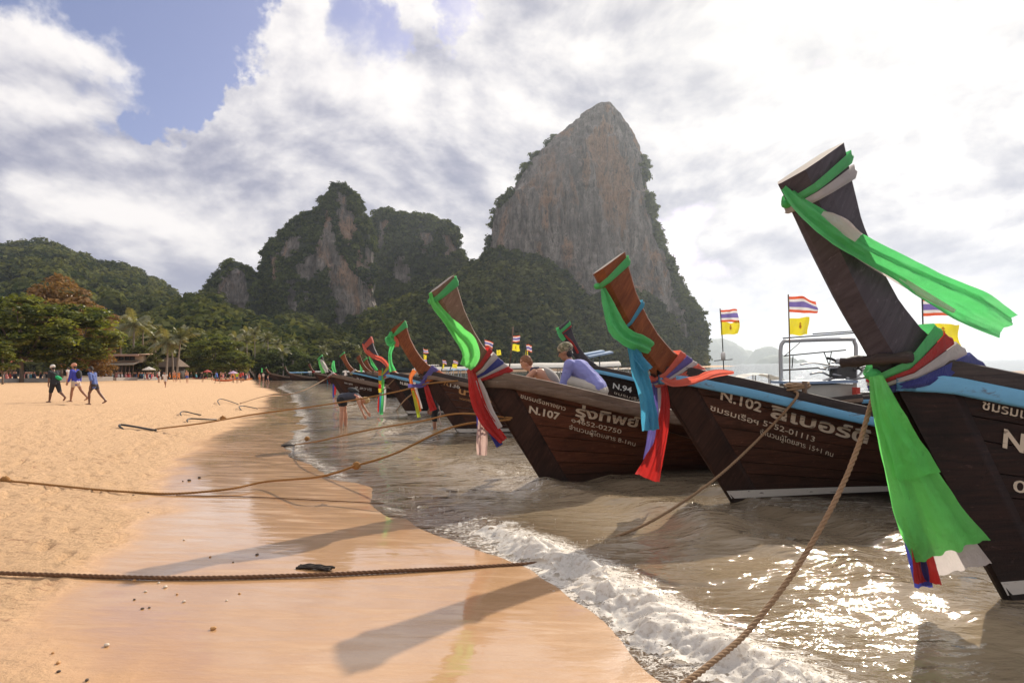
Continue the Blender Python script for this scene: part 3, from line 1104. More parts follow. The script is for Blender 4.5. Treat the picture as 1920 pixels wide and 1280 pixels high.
# ------------------------------------------------------------------ far islands
def island(label, d, prof, thick, seed):
    px = np.linspace(prof[0][0], prof[-1][0], 90)
    tp = np.interp(px, [p[0] for p in prof], [p[1] for p in prof])
    nz, na = 26, len(px)
    mb = MB()
    grid = np.zeros((2 * nz, na, 3))
    hz = 682.0
    for j in range(na):
        top = W(px[j], tp[j] + 1.2 * float(fbm([[px[j] / 5.0, seed, 0]], 3)[0]), d)
        for i in range(2 * nz):
            f = i / (nz - 1) if i < nz else 2 - (i + 1) / nz
            f = max(0.0, min(1.0, f))
            k = math.sqrt(max(0, 1 - f ** 2.2))
            side = -1 if i < nz else 1
            grid[i, j] = (top[0], d + side * thick * k, WZ - 2 + (top[2] - WZ + 2) * f)
    P = grid.reshape(-1, 3)
    P[:, 1] += thick * 0.25 * fbm(P / (d * 0.02) + seed, 4)
    me = mesh('island', P, grid_faces(2 * nz, na), True, plain('far_island', (0.075, 0.095, 0.055), 0.95, 0.4, 0.01))
    tag(link('island', me), label, kind='structure')


island('large domed island on the horizon', 4300, [(1296, 683), (1306, 652), (1318, 643), (1326, 639), (1336, 635), (1350, 634), (1370, 639), (1385, 648), (1392, 655), (1402, 655), (1412, 661), (1420, 668), (1428, 683)], 160, 1)
island('smaller double-humped island right of the large one', 4000, [(1404, 683), (1414, 664), (1420, 654), (1434, 649), (1444, 648), (1454, 653), (1460, 664), (1464, 683)], 120, 2)
island('low dark island in front of the horizon islands', 3200, [(1424, 682.5), (1432, 672), (1445, 666), (1462, 666), (1478, 669), (1486, 675), (1492, 682.5)], 90, 3)
island('tiny rocky islet on the horizon', 3300, [(1489, 681.5), (1494, 677), (1501, 673), (1508, 675), (1514, 680), (1516, 681.5)], 40, 4)

# ------------------------------------------------------------------ trees along the back of the beach
M_BARK = plain('bark', (0.16, 0.115, 0.085), 0.9, 0.4, 3.0)
M_PALMBARK = plain('palm_bark', (0.27, 0.23, 0.19), 0.9, 0.3, 4.0)
M_ALMOND = leaf_mat('almond_leaves', (0.045, 0.070, 0.014), (0.240, 0.250, 0.050), 0.45, 0.02)
M_RUST = leaf_mat('casuarina_needles', (0.17, 0.095, 0.035), (0.34, 0.20, 0.085), 0.30, 0.02)
M_OLIVE = leaf_mat('olive_leaves', (0.060, 0.075, 0.024), (0.210, 0.205, 0.070), 0.30, 0.015)
M_DARK = leaf_mat('dark_leaves', (0.030, 0.050, 0.015), (0.150, 0.180, 0.045), 0.30, 0.015)
M_PALM = leaf_mat('palm_leaves', (0.080, 0.095, 0.028), (0.30, 0.28, 0.11), 0.32, 0.08)


def zg(x, y):
    return sandz(x, y)


def tree(label, px, d, top_py, width_px, mat, seed, nclump=46, low=0.25, temps=None, cs=(0.20, 0.34), group='trees behind the beach', lean=0.0, trunks=1):
    """trunk, limbs and a crown of leaf clumps; px = trunk foot, width_px = crown width seen"""
    rg = np.random.default_rng(seed)
    x, y, _ = W(px, 690, d)
    z0 = zg(x, y)
    top = W(px, top_py, d)[2]
    H = top - z0
    Rw = width_px / F * d / 2
    t = thing('tree', label, 'tree', (x, y, z0), 0, group)
    mb = MB()
    cz = z0 * 0 + H * (0.5 + low * 0.5)
    rz = H * (0.5 - low * 0.5)
    C0 = []
    while len(C0) < nclump:
        p = rg.uniform(-1, 1, 3)
        q = np.linalg.norm(p)
        if 0.35 < q < 1.0:
            k = 1.0 + 0.22 * float(fbm([[p[0] * 1.4 + seed, p[1] * 1.4, p[2] * 1.4]], 2)[0])
            C0.append((p[0] * Rw * k + lean * H * 0.1, p[1] * Rw * 0.8 * k, cz + p[2] * rz * k))
    C0 = np.array(C0)
    for k in range(trunks):
        bx = (k - (trunks - 1) / 2) * Rw * 0.25
        fork = H * (low * 0.6 + 0.16)
        mb.tube(spline([(bx, 0, -0.3), (bx + 0.1 * lean, 0.05, fork * 0.5), (bx * 1.3 + lean * 0.4, 0, fork), (bx * 1.5 + lean, 0, H * 0.72)], 12), np.linspace(0.045 * H * 0.55, 0.008 * H, 12), 8)
        for c in C0[rg.choice(len(C0), 9, replace=False)]:
            a = np.array((bx * 1.2 + lean * 0.3, 0, fork * rg.uniform(0.75, 1.3)))
            m = (a + c) / 2 + (0, 0, -0.06 * H)
            mb.tube(spline([a, m, c], 7), np.linspace(0.013 * H, 0.003 * H, 7), 5)
    mb.obj('trunk', [M_BARK], t)
    S = rg.uniform(cs[0], cs[1], nclump) * 1.18 * min(Rw, rz * 1.2)
    S3 = np.stack([S * 1.15, S * 1.15, S * 0.9], 1)
    tint = np.clip(0.46 + 0.22 * rg.normal(size=nclump), 0.05, 0.95)
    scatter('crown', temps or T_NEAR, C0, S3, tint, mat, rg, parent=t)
    return t


TREES = [
    # px, depth, top, width, material, seed, clumps, low, label, temps
    (40, 78, 556, 190, M_ALMOND, 101, 120, 0.20, 'broad sea almond tree with big leaves at the far left behind the beach', None, (0.13, 0.24)),
    (138, 84, 566, 165, M_ALMOND, 102, 110, 0.16, 'spreading sea almond tree with low branches behind the three walkers', None, (0.13, 0.25)),
    (-60, 76, 545, 170, M_ALMOND, 103, 80, 0.2, 'sea almond tree cut by the left edge of the picture', None, (0.15, 0.27)),
    (4, 66, 640, 52, M_ALMOND, 104, 34, 0.25, 'small bright green sea almond tree at the left edge of the beach', None, (0.22, 0.36)),
    (112, 104, 524, 120, M_RUST, 105, 90, 0.30, 'tall rust-brown feathery casuarina tree above the sea almonds', T_FEATHER, (0.16, 0.30)),
    (180, 98, 574, 60, M_RUST, 106, 60, 0.12, 'rust-brown casuarina tree right of the sea almonds', T_FEATHER, (0.20, 0.38)),
    (184, 92, 640, 62, M_RUST, 107, 40, 0.10, 'low rust-brown casuarina bush left of the beach restaurant', T_FEATHER, (0.22, 0.40)),
    (206, 132, 590, 42, M_RUST, 108, 40, 0.20, 'pinkish brown bare-looking tree behind the palms', T_FEATHER, (0.22, 0.40)),
    (268, 108, 652, 62, M_OLIVE, 109, 60, 0.08, 'yellow-green bushy tree right of the beach restaurant', None, (0.20, 0.34)),
    (215, 128, 630, 74, M_DARK, 110, 60, 0.15, 'dark tree behind the roof of the beach restaurant', None, (0.20, 0.34)),
    (300, 138, 618, 70, M_DARK, 111, 60, 0.15, 'dark tree behind the leaning palm pair', None, (0.20, 0.34)),
    (345, 140, 612, 92, M_OLIVE, 112, 70, 0.12, 'olive green tree with brownish top right of the leaning palm pair', None, (0.18, 0.32)),
    (404, 132, 630, 116, M_ALMOND, 113, 110, 0.10, 'wide round green tree at the middle of the beach', None, (0.14, 0.26)),
    (440, 128, 660, 70, M_ALMOND, 114, 60, 0.08, 'low green tree behind the group with the orange kayak', None, (0.18, 0.32)),
    (500, 150, 655, 74, M_DARK, 115, 70, 0.10, 'grey-green rounded tree right of the tall slender palms', None, (0.18, 0.30)),
    (548, 158, 650, 88, M_DARK, 116, 80, 0.10, 'flat-topped dark green tree behind the far boats', None, (0.17, 0.30)),
    (590, 172, 656, 60, M_DARK, 117, 50, 0.10, 'dark green tree at the far end of the beach', None, (0.18, 0.30)),
    (636, 200, 636, 70, M_OLIVE, 118, 56, 0.12, 'olive brown rounded tree below the orange streaked cliff', None, (0.18, 0.32)),
    (668, 205, 652, 64, M_OLIVE, 119, 50, 0.12, 'broad olive tree behind the prow with the coral sash', None, (0.18, 0.32)),
]
for (px, d, top, wd, mat, seed, nc, low, label, temps, cs) in TREES:
    tree(label, px, d, top, wd, mat, seed, nc, low, temps, cs)


# ------------------------------------------------------------------ coconut palms
def palm_crown_mesh(seed, nf=17, L=3.1):
    rg = np.random.default_rng(seed)
    V, Q, lt = [], [], []
    for k in range(nf):
        az = 2 * math.pi * (k / nf) * 2.4 + rg.normal(0, 0.2)
        el = math.radians(rg.uniform(-25, 72))
        droop = rg.uniform(0.5, 1.0)
        Lk = L * rg.uniform(0.8, 1.1)
        tt = np.linspace(0, 1, 14)
        h = Lk * tt * math.cos(el) * (1 - 0.15 * tt)
        z = Lk * tt * math.sin(el) - droop * 1.5 * tt ** 2.2 * (Lk / 3.0)
        ca, sa = math.cos(az), math.sin(az)
        R = np.stack([h * ca, h * sa, z], 1)
        side = np.array((-sa, ca, 0.0))
        tint = rg.uniform(-0.25, 0.3) - (0.1 if el < 0 else 0)
        for i in range(1, 14):
            tang = R[i] - R[i - 1]
            tang /= np.linalg.norm(tang)
            wl = Lk * 0.24 * math.sin(math.pi * (0.12 + 0.86 * tt[i])) ** 0.6
            for sgn in (-1, 1):
                for e in (0.0, 0.5):
                    a = R[i - 1] * (1 - e) + R[i] * e
                    tip = a + side * sgn * wl * 0.8 + tang * wl * 0.5 - np.array((0, 0, wl * rg.uniform(0.25, 0.75)))
                    b = a + tang * 0.11
                    k0 = len(V)
                    V += [a, b, tip + tang * 0.04, tip]
                    Q.append((k0, k0 + 1, k0 + 2, k0 + 3))
                    lt += [tint + 0.45] * 4
        for i in range(1, 14):
            k0 = len(V)
            w = 0.035 * (1.2 - tt[i])
            V += [R[i - 1] - side * w, R[i - 1] + side * w, R[i] + side * w, R[i] - side * w]
            Q.append((k0, k0 + 1, k0 + 2, k0 + 3))
            lt += [0.95] * 4
    me = mesh('palm_fronds', np.array(V), np.array(Q), False, M_PALM)
    fattr(me, 'tint', np.clip(lt, 0, 1))
    return me


PALM_FRONDS = [palm_crown_mesh(s) for s in (1, 2, 3)]
NUT = MB()
for k in range(6):
    NUT.ball((0.2 * math.cos(k * 1.05), 0.2 * math.sin(k * 1.05), -0.22), (0.12, 0.12, 0.15), 7, 5)
NUT = NUT.mesh('coconuts', [plain('coconut', (0.23, 0.20, 0.07), 0.6)])


def palm(label, foot_px, top_px, top_py, d, size, k):
    """coconut palm; crown centre seen at (top_px, top_py)"""
    x, y, _ = W(foot_px, 690, d)
    z0 = zg(x, y)
    tx, ty, tz = W(top_px, top_py, d)
    t = thing('palm_tree', label, 'palm tree', (x, y, z0), 0, 'coconut palms behind the beach')
    mb = MB()
    H = tz - z0
    P = spline([(0, 0, -0.4), ((tx - x) * 0.25, 0.1, H * 0.35), ((tx - x) * 0.62, 0.1, H * 0.7), (tx - x, 0, H)], 26)
    R = np.linspace(0.20, 0.105, 26) * (1 + 0.05 * (np.arange(26) % 2))
    R[0] = 0.30
    mb.tube(P, R, 8)
    mb.obj('trunk', [M_PALMBARK], t)
    o = link('fronds', PALM_FRONDS[k % 3], t, (tx - x, 0, H), k * 1.3)
    o.scale = (size, size, size)
    o = link('coconuts', NUT, t, (tx - x, 0, H))
    return t


for a in [
    ('bushy coconut palm behind the left end of the restaurant roof', 230, 222, 622, 112, 1.15, 0),
    ('tall full coconut palm rising above the restaurant roof', 247, 252, 606, 108, 1.5, 1),
    ('coconut palm right behind the tallest palm over the restaurant', 266, 268, 617, 114, 1.35, 2),
    ('low coconut palm between the restaurant palms and the leaning pair', 292, 290, 636, 118, 1.2, 0),
    ('straight pale-trunked coconut palm standing at the back of the beach', 311, 315, 640, 106, 1.25, 1),
    ('leaning pale-trunked coconut palm right of the straight one', 330, 339, 634, 108, 1.35, 2),
    ('thin coconut palm half hidden between the straight and leaning palms', 324, 322, 652, 112, 0.9, 0),
    ('slender coconut palm left of the tall pair above the round tree', 442, 441, 633, 150, 0.95, 1),
    ('left palm of the tall slender pair above the round tree', 464, 462, 640, 142, 1.15, 2),
    ('right palm of the tall slender pair above the round tree', 478, 477, 626, 150, 1.2, 0),
    ('third slender palm behind the tall pair', 463, 462, 624, 156, 1.0, 1),
    ('slender palm standing alone right of the tall pair', 503, 502, 635, 150, 1.05, 2),
    ('short palm left of the flat-topped tree', 520, 520, 645, 165, 1.0, 0),
    ('short palm in front of the flat-topped tree', 531, 529, 659, 150, 1.0, 1),
    ('pale palm just above the flat-topped tree', 549, 550, 649, 168, 1.05, 2),
    ('small palm above the prow with the white and green sash', 606, 606, 657, 175, 1.0, 0),
]:
    palm(*a)


# ------------------------------------------------------------------ beach buildings
M_WOOD_D = plain('weathered_beam', (0.20, 0.13, 0.09), 0.8, 0.35, 3.0)
M_ROOF = plain('roof_sheet', (0.42, 0.27, 0.20), 0.75, 0.25, 1.5)
M_AWN = plain('awning_thatch', (0.40, 0.34, 0.26), 0.9, 0.3, 2.0)
M_CREAM = plain('cream_wall', (0.55, 0.47, 0.36), 0.85, 0.2, 1.0)
M_GLASSD = plain('dark_window', (0.06, 0.07, 0.08), 0.25, 0.2, 2.0)
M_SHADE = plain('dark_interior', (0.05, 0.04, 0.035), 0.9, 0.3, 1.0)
M_CONC = plain('concrete', (0.40, 0.37, 0.34), 0.9, 0.2, 1.0)

bx, by, _ = W(226, 690, 104)
bz = zg(bx, by)
t = thing('beach_restaurant', 'two storey wooden beach restaurant with red-brown roof left of the palms', 'building', (bx, by, bz))
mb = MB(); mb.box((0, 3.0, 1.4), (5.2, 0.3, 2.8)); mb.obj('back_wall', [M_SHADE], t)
mb = MB(); mb.box((-0.1, 1.4, 2.95), (5.6, 3.2, 0.22)); mb.obj('floor_beam', [M_WOOD_D], t)
mb = MB(); mb.box((0.1, 2.2, 3.55), (5.0, 1.6, 1.0)); mb.obj('upper_wall', [M_CREAM], t)
for k in range(2):
    for j in range(2):
        mb = MB(); mb.box((-1.6 + k * 1.9 + j * 0.9, 1.385, 3.62), (0.82, 0.06, 0.62)); w = mb.obj('window', [M_GLASSD], t)
        for q in (-0.41, 0.41):
            mb = MB(); mb.box((-1.6 + k * 1.9 + j * 0.9 + q, 1.34, 3.62), (0.05, 0.05, 0.66)); mb.obj('frame', [M_WOOD_D], w)
mb = MB(); mb.box((0.1, 1.6, 4.22), (6.4, 4.2, 0.16), Matrix.Rotation(0.05, 3, 'X')); r = mb.obj('roof', [M_ROOF], t)
mb = MB(); mb.box((0.1, -0.55, 4.02), (6.5, 0.12, 0.30)); mb.obj('fascia', [M_ROOF], r)
mb = MB(); mb.box((0.0, -0.35, 2.72), (5.9, 2.1, 0.09), Matrix.Rotation(0.28, 3, 'X')); mb.obj('awning', [M_AWN], t)
for k in range(9):
    mb = MB(); mb.tube([(-2.5 + k * 0.62, -0.9, -0.2), (-2.45 + k * 0.62, -0.8, 1.2), (-2.35 + k * 0.62, -0.7, 2.6)], 0.06, 6); mb.obj('post', [M_WOOD_D], t)

bx, by, _ = W(26, 690, 92)
bz = zg(bx, by)
t = thing('pergola', 'wooden beach pergola with slanting posts under the sea almond trees', 'pergola', (bx, by, bz))
mb = MB(); mb.box((0.2, 0, 2.95), (4.4, 3.0, 0.14), Matrix.Rotation(0.05, 3, 'Y')); mb.obj('roof', [M_ROOF], t)
mb = MB(); mb.box((0.2, -1.55, 2.82), (4.4, 0.12, 0.24)); mb.obj('front_beam', [M_WOOD_D], t)
for (a, b) in ((-1.6, -1.5), (1.2, 0.5), (0.9, 1.6), (2.2, 2.2)):
    mb = MB(); mb.tube([(a, -1.4, -0.2), (b, -1.4, 2.75)], 0.08, 6); mb.obj('post', [M_WOOD_D], t)

bx, by, _ = W(322, 690, 116)
bz = zg(bx, by)
t = thing('beach_hut', 'dark thatched beach hut behind the pale palm trunks', 'building', (bx, by, bz))
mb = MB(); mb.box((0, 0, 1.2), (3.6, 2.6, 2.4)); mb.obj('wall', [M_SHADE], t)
mb = MB()
mb.add([(-2.4, -1.9, 2.3), (2.4, -1.9, 2.3), (2.4, 1.9, 2.3), (-2.4, 1.9, 2.3), (-1.2, 0, 4.0), (1.2, 0, 4.0)], [(0, 1, 5, 4), (2, 3, 4, 5), (1, 2, 5), (3, 0, 4), (3, 2, 1, 0)])
mb.obj('roof', [plain('old_thatch', (0.15, 0.105, 0.075), 0.95, 0.35, 2.0)], t, smooth=False)
for q in (-1.9, 1.9):
    mb = MB(); mb.tube([(q, -1.6, -0.1), (q, -1.6, 2.4)], 0.07, 6); mb.obj('post', [M_CONC], t)

# low wall at the back of the beach
def wall(label, pts):
    P = np.array([W(px, 690, d) for px, d in pts])
    c = P.mean(0)
    z = zg(c[0], c[1])
    mb = MB()
    for a, b in zip(P[:-1], P[1:]):
        m = (a + b) / 2
        L = math.hypot(b[0] - a[0], b[1] - a[1])
        mb.box((m[0], m[1], z + 0.22), (L, 0.35, 0.62), Matrix.Rotation(math.atan2(b[1] - a[1], b[0] - a[0]), 3, 'Z'))
    o = mb.obj('low_wall', [M_CONC], None, False, (c[0], c[1], z), (c[0], c[1], z))
    tag(o, label, 'wall')


wall('long low concrete wall at the back of the beach under the sea almonds', [(-60, 72), (60, 80), (210, 92)])
wall('low concrete wall in front of the beach restaurant', [(216, 95), (300, 104)])


def parasol(label, px, d, top_py, R, col, name='parasol'):
    x, y, _ = W(px, 690, d)
    z = zg(x, y)
    H = W(px, top_py, d)[2] - z
    t = thing('beach_parasol', label, 'parasol', (x, y, z))
    mb = MB(); mb.tube([(0, 0, -0.1), (0, 0, H)], 0.025, 6); mb.obj('pole', [M_WOOD_D], t)
    mb = MB()
    n = 8
    prof = [(0.02, H), (R * 0.5, H - R * 0.22), (R, H - R * 0.48), (R * 0.99, H - R * 0.58)]
    mb.lathe(prof, (0, 0, 0), n)
    mb.obj('canopy', [cloth_mat(name, col, 0.3)], t, smooth=False)


parasol('orange beach parasol behind the man with the white cap', 119, 88, 682, 0.85, (0.75, 0.28, 0.05), 'orange_canvas')
parasol('small red parasol under the wooden pergola', 18, 84, 673, 0.7, (0.65, 0.16, 0.08), 'red_canvas')
parasol('white dome-shaped parasol right of the beach restaurant', 279, 100, 687, 1.0, (0.70, 0.68, 0.64), 'white_canvas')
parasol('red parasol among the bathers at the middle of the beach', 389, 118, 693, 0.75, (0.62, 0.08, 0.07), 'crimson_canvas')
parasol('lilac parasol held up over the group by the orange kayak', 437, 88, 695, 0.7, (0.62, 0.44, 0.66), 'lilac_canvas')

# ------------------------------------------------------------------ longtail boats
def wood_mat(name, a, b, stain=0.4, gloss=0.45, black=0.0, post=False):
    def fn(t):
        co = t.n('ShaderNodeTexCoord').outputs['Object']
        rnd = t.n('ShaderNodeObjectInfo').outputs['Random']
        sh = t.vmath('ADD', co, t.n('ShaderNodeCombineXYZ', i_0=t.math('MULTIPLY', rnd, 31.0), i_1=0.0, i_2=t.math('MULTIPLY', rnd, 17.0)).outputs[0])
        if post:
            sh = t.mapping(sh, rot=(0, math.radians(58), 0))
        g = t.noise(t.mapping(sh, (0.35, 1, 6)), 6.0, 7, 0.65, 0.3)
        bl = t.noise(t.mapping(sh, (0.6, 1, 1)), 2.3, 6, 0.62)
        drip = t.noise(t.mapping(co, (9, 1, 0.7)), 2.0, 5, 0.7)
        c = t.mix(t.step(g, 0.28, 0.72), a, b)
        sc2 = t.noise(t.mapping(sh, (0.8, 1, 2.2)), 13.0, 6, 0.72, 0.5)
        c = t.mix(t.step(sc2, 0.58, 0.72, 0.0, 0.65), c, tuple(min(0.5, x * 2.3 + 0.02) for x in b))
        c = t.mix(t.step(sc2, 0.28, 0.42, 0.7, 0.0), c, tuple(x * 0.3 for x in a))
        c = t.mix(t.math('MULTIPLY', rnd, 0.38), c, tuple(x * 0.55 for x in a))
        c = t.mix(t.math('MULTIPLY', t.step(bl, 0.48, 0.68), stain), c, tuple(x * 0.25 for x in a))
        c = t.mix(t.math('MULTIPLY', t.step(drip, 0.62, 0.76), stain * 0.45), c, tuple(x * 1.9 for x in b))
        low = t.step(t.n('ShaderNodeSeparateXYZ', i_0=co).outputs[2], -0.1, 0.42, 1.0, 0.0)
        wl = t.math('MULTIPLY', t.math('ADD', low, t.math('MULTIPLY', t.math('SUBTRACT', bl, 0.5), 0.6), clamp=True), 0.85)
        c = t.mix(wl, c, (0.020, 0.016, 0.013))
        if black:
            c = t.mix(black, c, (0.014, 0.013, 0.013))
        h = t.math('ADD', t.math('MULTIPLY', g, 0.7), t.math('MULTIPLY', t.noise(sh, 40.0, 4, 0.7), 0.25))
        bp = t.bump(h, 0.55, 0.012)
        r = t.math('ADD', gloss, t.math('MULTIPLY', bl, 0.3))
        return t.n('ShaderNodeBsdfPrincipled', i_Base_Color=c, i_Roughness=r, i_Normal=bp, i_Specular_IOR_Level=0.22)
    return material(name, fn)


def paint_mat(name, col, wear=0.35):
    def fn(t):
        co = t.n('ShaderNodeTexCoord').outputs['Object']
        n = t.noise(t.mapping(co, (0.5, 1, 2)), 9.0, 6, 0.68)
        n2 = t.noise(co, 30.0, 3, 0.6)
        c = t.mix(n, tuple(x * 0.78 for x in col), tuple(min(1, x * 1.15) for x in col))
        c = t.mix(t.math('MULTIPLY', t.step(n, 0.56, 0.66), min(1.0, wear * 2.0)), c, (0.085, 0.048, 0.030))
        c = t.mix(t.math('MULTIPLY', t.step(n2, 0.68, 0.74), wear), c, (0.05, 0.04, 0.035))
        return t.n('ShaderNodeBsdfPrincipled', i_Base_Color=c, i_Roughness=0.55, i_Normal=t.bump(n, 0.3, 0.008))
    return material(name, fn)


M_TEAK = wood_mat('teak_hull', (0.066, 0.021, 0.011), (0.15, 0.049, 0.024), 0.45)
M_BROWN = wood_mat('brown_hull', (0.046, 0.019, 0.012), (0.105, 0.042, 0.025), 0.5)
M_DARKH = wood_mat('dark_hull', (0.015, 0.009, 0.008), (0.040, 0.018, 0.013), 0.55)
M_BLACKH = wood_mat('black_hull', (0.012, 0.009, 0.009), (0.025, 0.016, 0.014), 0.4, 0.4, 0.4)
M_REDH = wood_mat('red_brown_prow', (0.15, 0.040, 0.013), (0.29, 0.085, 0.026), 0.35, 0.35, post=True)
M_POSTG = wood_mat('grey_brown_prow', (0.15, 0.085, 0.055), (0.23, 0.14, 0.095), 0.3, 0.5, post=True)
M_POSTB = wood_mat('dark_prow', (0.052, 0.043, 0.050), (0.088, 0.073, 0.084), 0.3, 0.45, post=True)
M_STEM = wood_mat('tarred_stem', (0.030, 0.014, 0.010), (0.072, 0.031, 0.020), 0.6, 0.5, post=True)
M_RAIL = wood_mat('worn_rail', (0.14, 0.088, 0.058), (0.27, 0.18, 0.125), 0.3, 0.5)
M_RAILD = wood_mat('dark_rail', (0.030, 0.021, 0.019), (0.065, 0.046, 0.038), 0.3, 0.45)
M_ENDGR = plain('end_grain', (0.36, 0.30, 0.25), 0.85, 0.3, 12.0)
M_BLUE = paint_mat('blue_paint', (0.13, 0.36, 0.55))
M_WBAND = paint_mat('white_waterline_paint', (0.62, 0.57, 0.50), 0.5)
M_LETTER = paint_mat('cream_lettering', (0.66, 0.55, 0.42), 0.42)
M_LETTERO = paint_mat('orange_lettering', (0.62, 0.32, 0.12), 0.35)
M_LETTERW = paint_mat('white_lettering', (0.78, 0.74, 0.68), 0.3)
M_STEEL = plain('galvanised_steel', (0.42, 0.41, 0.40), 0.45, 0.2, 8.0, 0.8)
M_DKMETAL = plain('dark_metal', (0.07, 0.065, 0.06), 0.5, 0.4, 9.0, 0.6)
M_TARP = cloth_mat('white_tarp', (0.72, 0.68, 0.60), 0.25)
M_TARPB = cloth_mat('blue_tarp', (0.14, 0.36, 0.60), 0.25)
M_INNER = paint_mat('pale_blue_inside', (0.22, 0.42, 0.52), 0.4)
M_DECK = wood_mat('deck_boards', (0.12, 0.08, 0.055), (0.24, 0.165, 0.115), 0.3)

WK = -0.34
_SH = np.array([(-1.10, 1.60), (-.65, 1.57), (.09, 1.40), (1.12, 1.13), (2.78, .75), (4.2, .60), (6, .54), (9, .58), (11, .74)])
_BT = np.array([(-1.10, .05), (-.65, .155), (0, .32), (1, .53), (2, .68), (3, .78), (5, .87), (8, .80), (11, .52)])
_AF = np.array([(1.30, -.20), (1.50, -.36), (1.60, -.46), (1.75, -.65), (1.89, -.83), (2.08, -1.0), (2.30, -1.14), (2.59, -1.28), (2.95, -1.39), (3.2, -1.46)])


def front(w):
    w = np.asarray(w, float)
    return np.where(w < 2, -.645 * w, -1.29 - .58 * (w - 2))


class Boat:
    def __init__(s, x, y, deg, scale=1.0, L=11.0, chord=1.0):
        s.o, s.th, s.sc, s.L, s.chord = np.array((x, y, WZ)), math.radians(deg), scale, L, chord
        s.us1 = float(front(1.60))
        s.R = np.array(((math.cos(s.th), -math.sin(s.th), 0), (math.sin(s.th), math.cos(s.th), 0), (0, 0, 1)))

    def world(s, p):
        return s.o + s.sc * (np.asarray(p, float) @ s.R.T)

    def local(s, p):
        return ((np.asarray(p, float) - s.o) @ s.R) / s.sc

    def hull(s, q, t, side=-1, off=0.0):
        """point of the hull skin: q bow to stern, t keel to sheer"""
        q, t = np.broadcast_arrays(np.asarray(q, float), np.asarray(t, float))
        us = s.us1 + q * (s.L - s.us1)
        S = np.interp(us, _SH[:, 0] + (0), _SH[:, 1])
        S = np.where(us > 6, np.interp(us * 11.0 / s.L, _SH[:, 0], _SH[:, 1]), S)
        w0 = WK + t * (1.60 - WK)
        u0 = front(w0)
        u = u0 + q * (s.L - u0)
        w = WK + t * (S - WK)
        B = np.interp(us * np.where(us > 5, 11.0 / s.L, 1.0), _BT[:, 0], _BT[:, 1])
        p = np.interp(us, [-1, 0.5, 3, 6], [1.0, 0.95, 0.62, 0.45])
        hb = B * np.clip(t, 1e-4, 1) ** p
        hb = np.maximum(hb, 0.012) + off
        return np.stack([u, side * hb, w], -1)

    def sec(s, k, grow=0.0):
        """outline of the prow post at k (0 at the sheer, 1 at the tip)"""
        wa, wf = 1.44 + k * 1.64, 1.30 + k * 1.52
        uf = float(front(wf))
        ua = float(np.interp(wa, _AF[:, 0], _AF[:, 1]))
        ua = uf + (ua - uf) * s.chord
        hs = (0.088 + 0.030 * k) * (0.5 + 0.5 * s.chord)
        ha = (0.100 + 0.0 * k) if k > 0.15 else 0.100 + (0.15 - k) * 0.2
        pts = [(0.0, 0.020), (0.20, hs), (0.45, hs * 1.02), (0.95, ha), (1.0, ha * 0.8)]
        out = [(c, -h) for c, h in pts] + [(c, h) for c, h in pts[::-1]]
        r = []
        for c, h in out:
            g = math.copysign(grow, h)
            cc = c + (grow / max(ua - uf, .1)) * (1 if c > 0.9 else (-1 if c < 0.1 else 0))
            r.append((uf + (ua - uf) * cc, h + g, wf + (wa - wf) * cc))
        return np.array(r)


def hull_px(b, px, py, grow=0.018):
    """(u, w) of the camera-side hull skin seen nearest to a pixel"""
    if not hasattr(b, '_tab'):
        q = np.linspace(0, 1, 420) ** 1.6
        t = np.linspace(0.02, 1, 90)
        Q, T_ = np.meshgrid(q, t)
        H = b.hull(Q.ravel(), T_.ravel(), -1, grow)
        X, Y = project(b.world(H))
        b._tab = (H, X, Y)
    H, X, Y = b._tab
    d2 = (X - px) ** 2 + (Y - py) ** 2
    i = np.argsort(d2)[:4]
    w = 1 / (d2[i] + 1e-3)
    return (H[i] * w[:, None]).sum(0) / w.sum()


def hull_y(b, u, w, off):
    """half-breadth of the skin at given u, w"""
    u, w = np.asarray(u, float), np.asarray(w, float)
    t = np.clip((w - WK) / (1.4 - WK), 0.02, 1)
    for _ in range(14):
        u0 = front(WK + t * (1.60 - WK))
        q = np.clip((u - u0) / (b.L - u0), 0, 1)
        us = b.us1 + q * (b.L - b.us1)
        S = np.interp(us, _SH[:, 0], _SH[:, 1])
        t = np.clip((w - WK) / (S - WK), 0.02, 1.0)
    return b.hull(q, t, -1, off)[..., 1]


def text_mesh(body, bold=0.0):
    c = bpy.data.curves.new('lettering', 'FONT')
    c.body = body
    c.offset = bold
    c.resolution_u = 3
    o = bpy.data.objects.new('lettering', c)
    C.objects.link(o)
    dg = bpy.context.evaluated_depsgraph_get()
    me = bpy.data.meshes.new_from_object(o.evaluated_get(dg))
    bpy.data.objects.remove(o)
    bpy.data.curves.remove(c)
    V = np.array([v.co[:] for v in me.vertices])
    Fc = [tuple(p.vertices) for p in me.polygons]
    bpy.data.meshes.remove(me)
    return V, Fc


def letters(b, root, body, p0, p1, hpx, mat, bold=0.018, label=None):
    V, Fc = text_mesh(body, bold)
    wd = V[:, 0].max() - V[:, 0].min()
    x0 = V[:, 0].min()
    A, Bp = hull_px(b, *p0), hull_px(b, *p1)
    Tp = hull_px(b, p0[0] + hpx * 0.10, p0[1] - hpx)
    e1 = (Bp - A) / wd
    e2 = (Tp - A) / 0.70
    uw = A[None, [0, 2]] + (V[:, :1] - x0) * e1[None, [0, 2]] + V[:, 1:2] * e2[None, [0, 2]]
    y = hull_y(b, uw[:, 0], uw[:, 1], 0.0165)
    P = np.stack([uw[:, 0], y, uw[:, 1]], 1)
    o = link('lettering', mesh('lettering', P, Fc, False, mat), root)
    return o


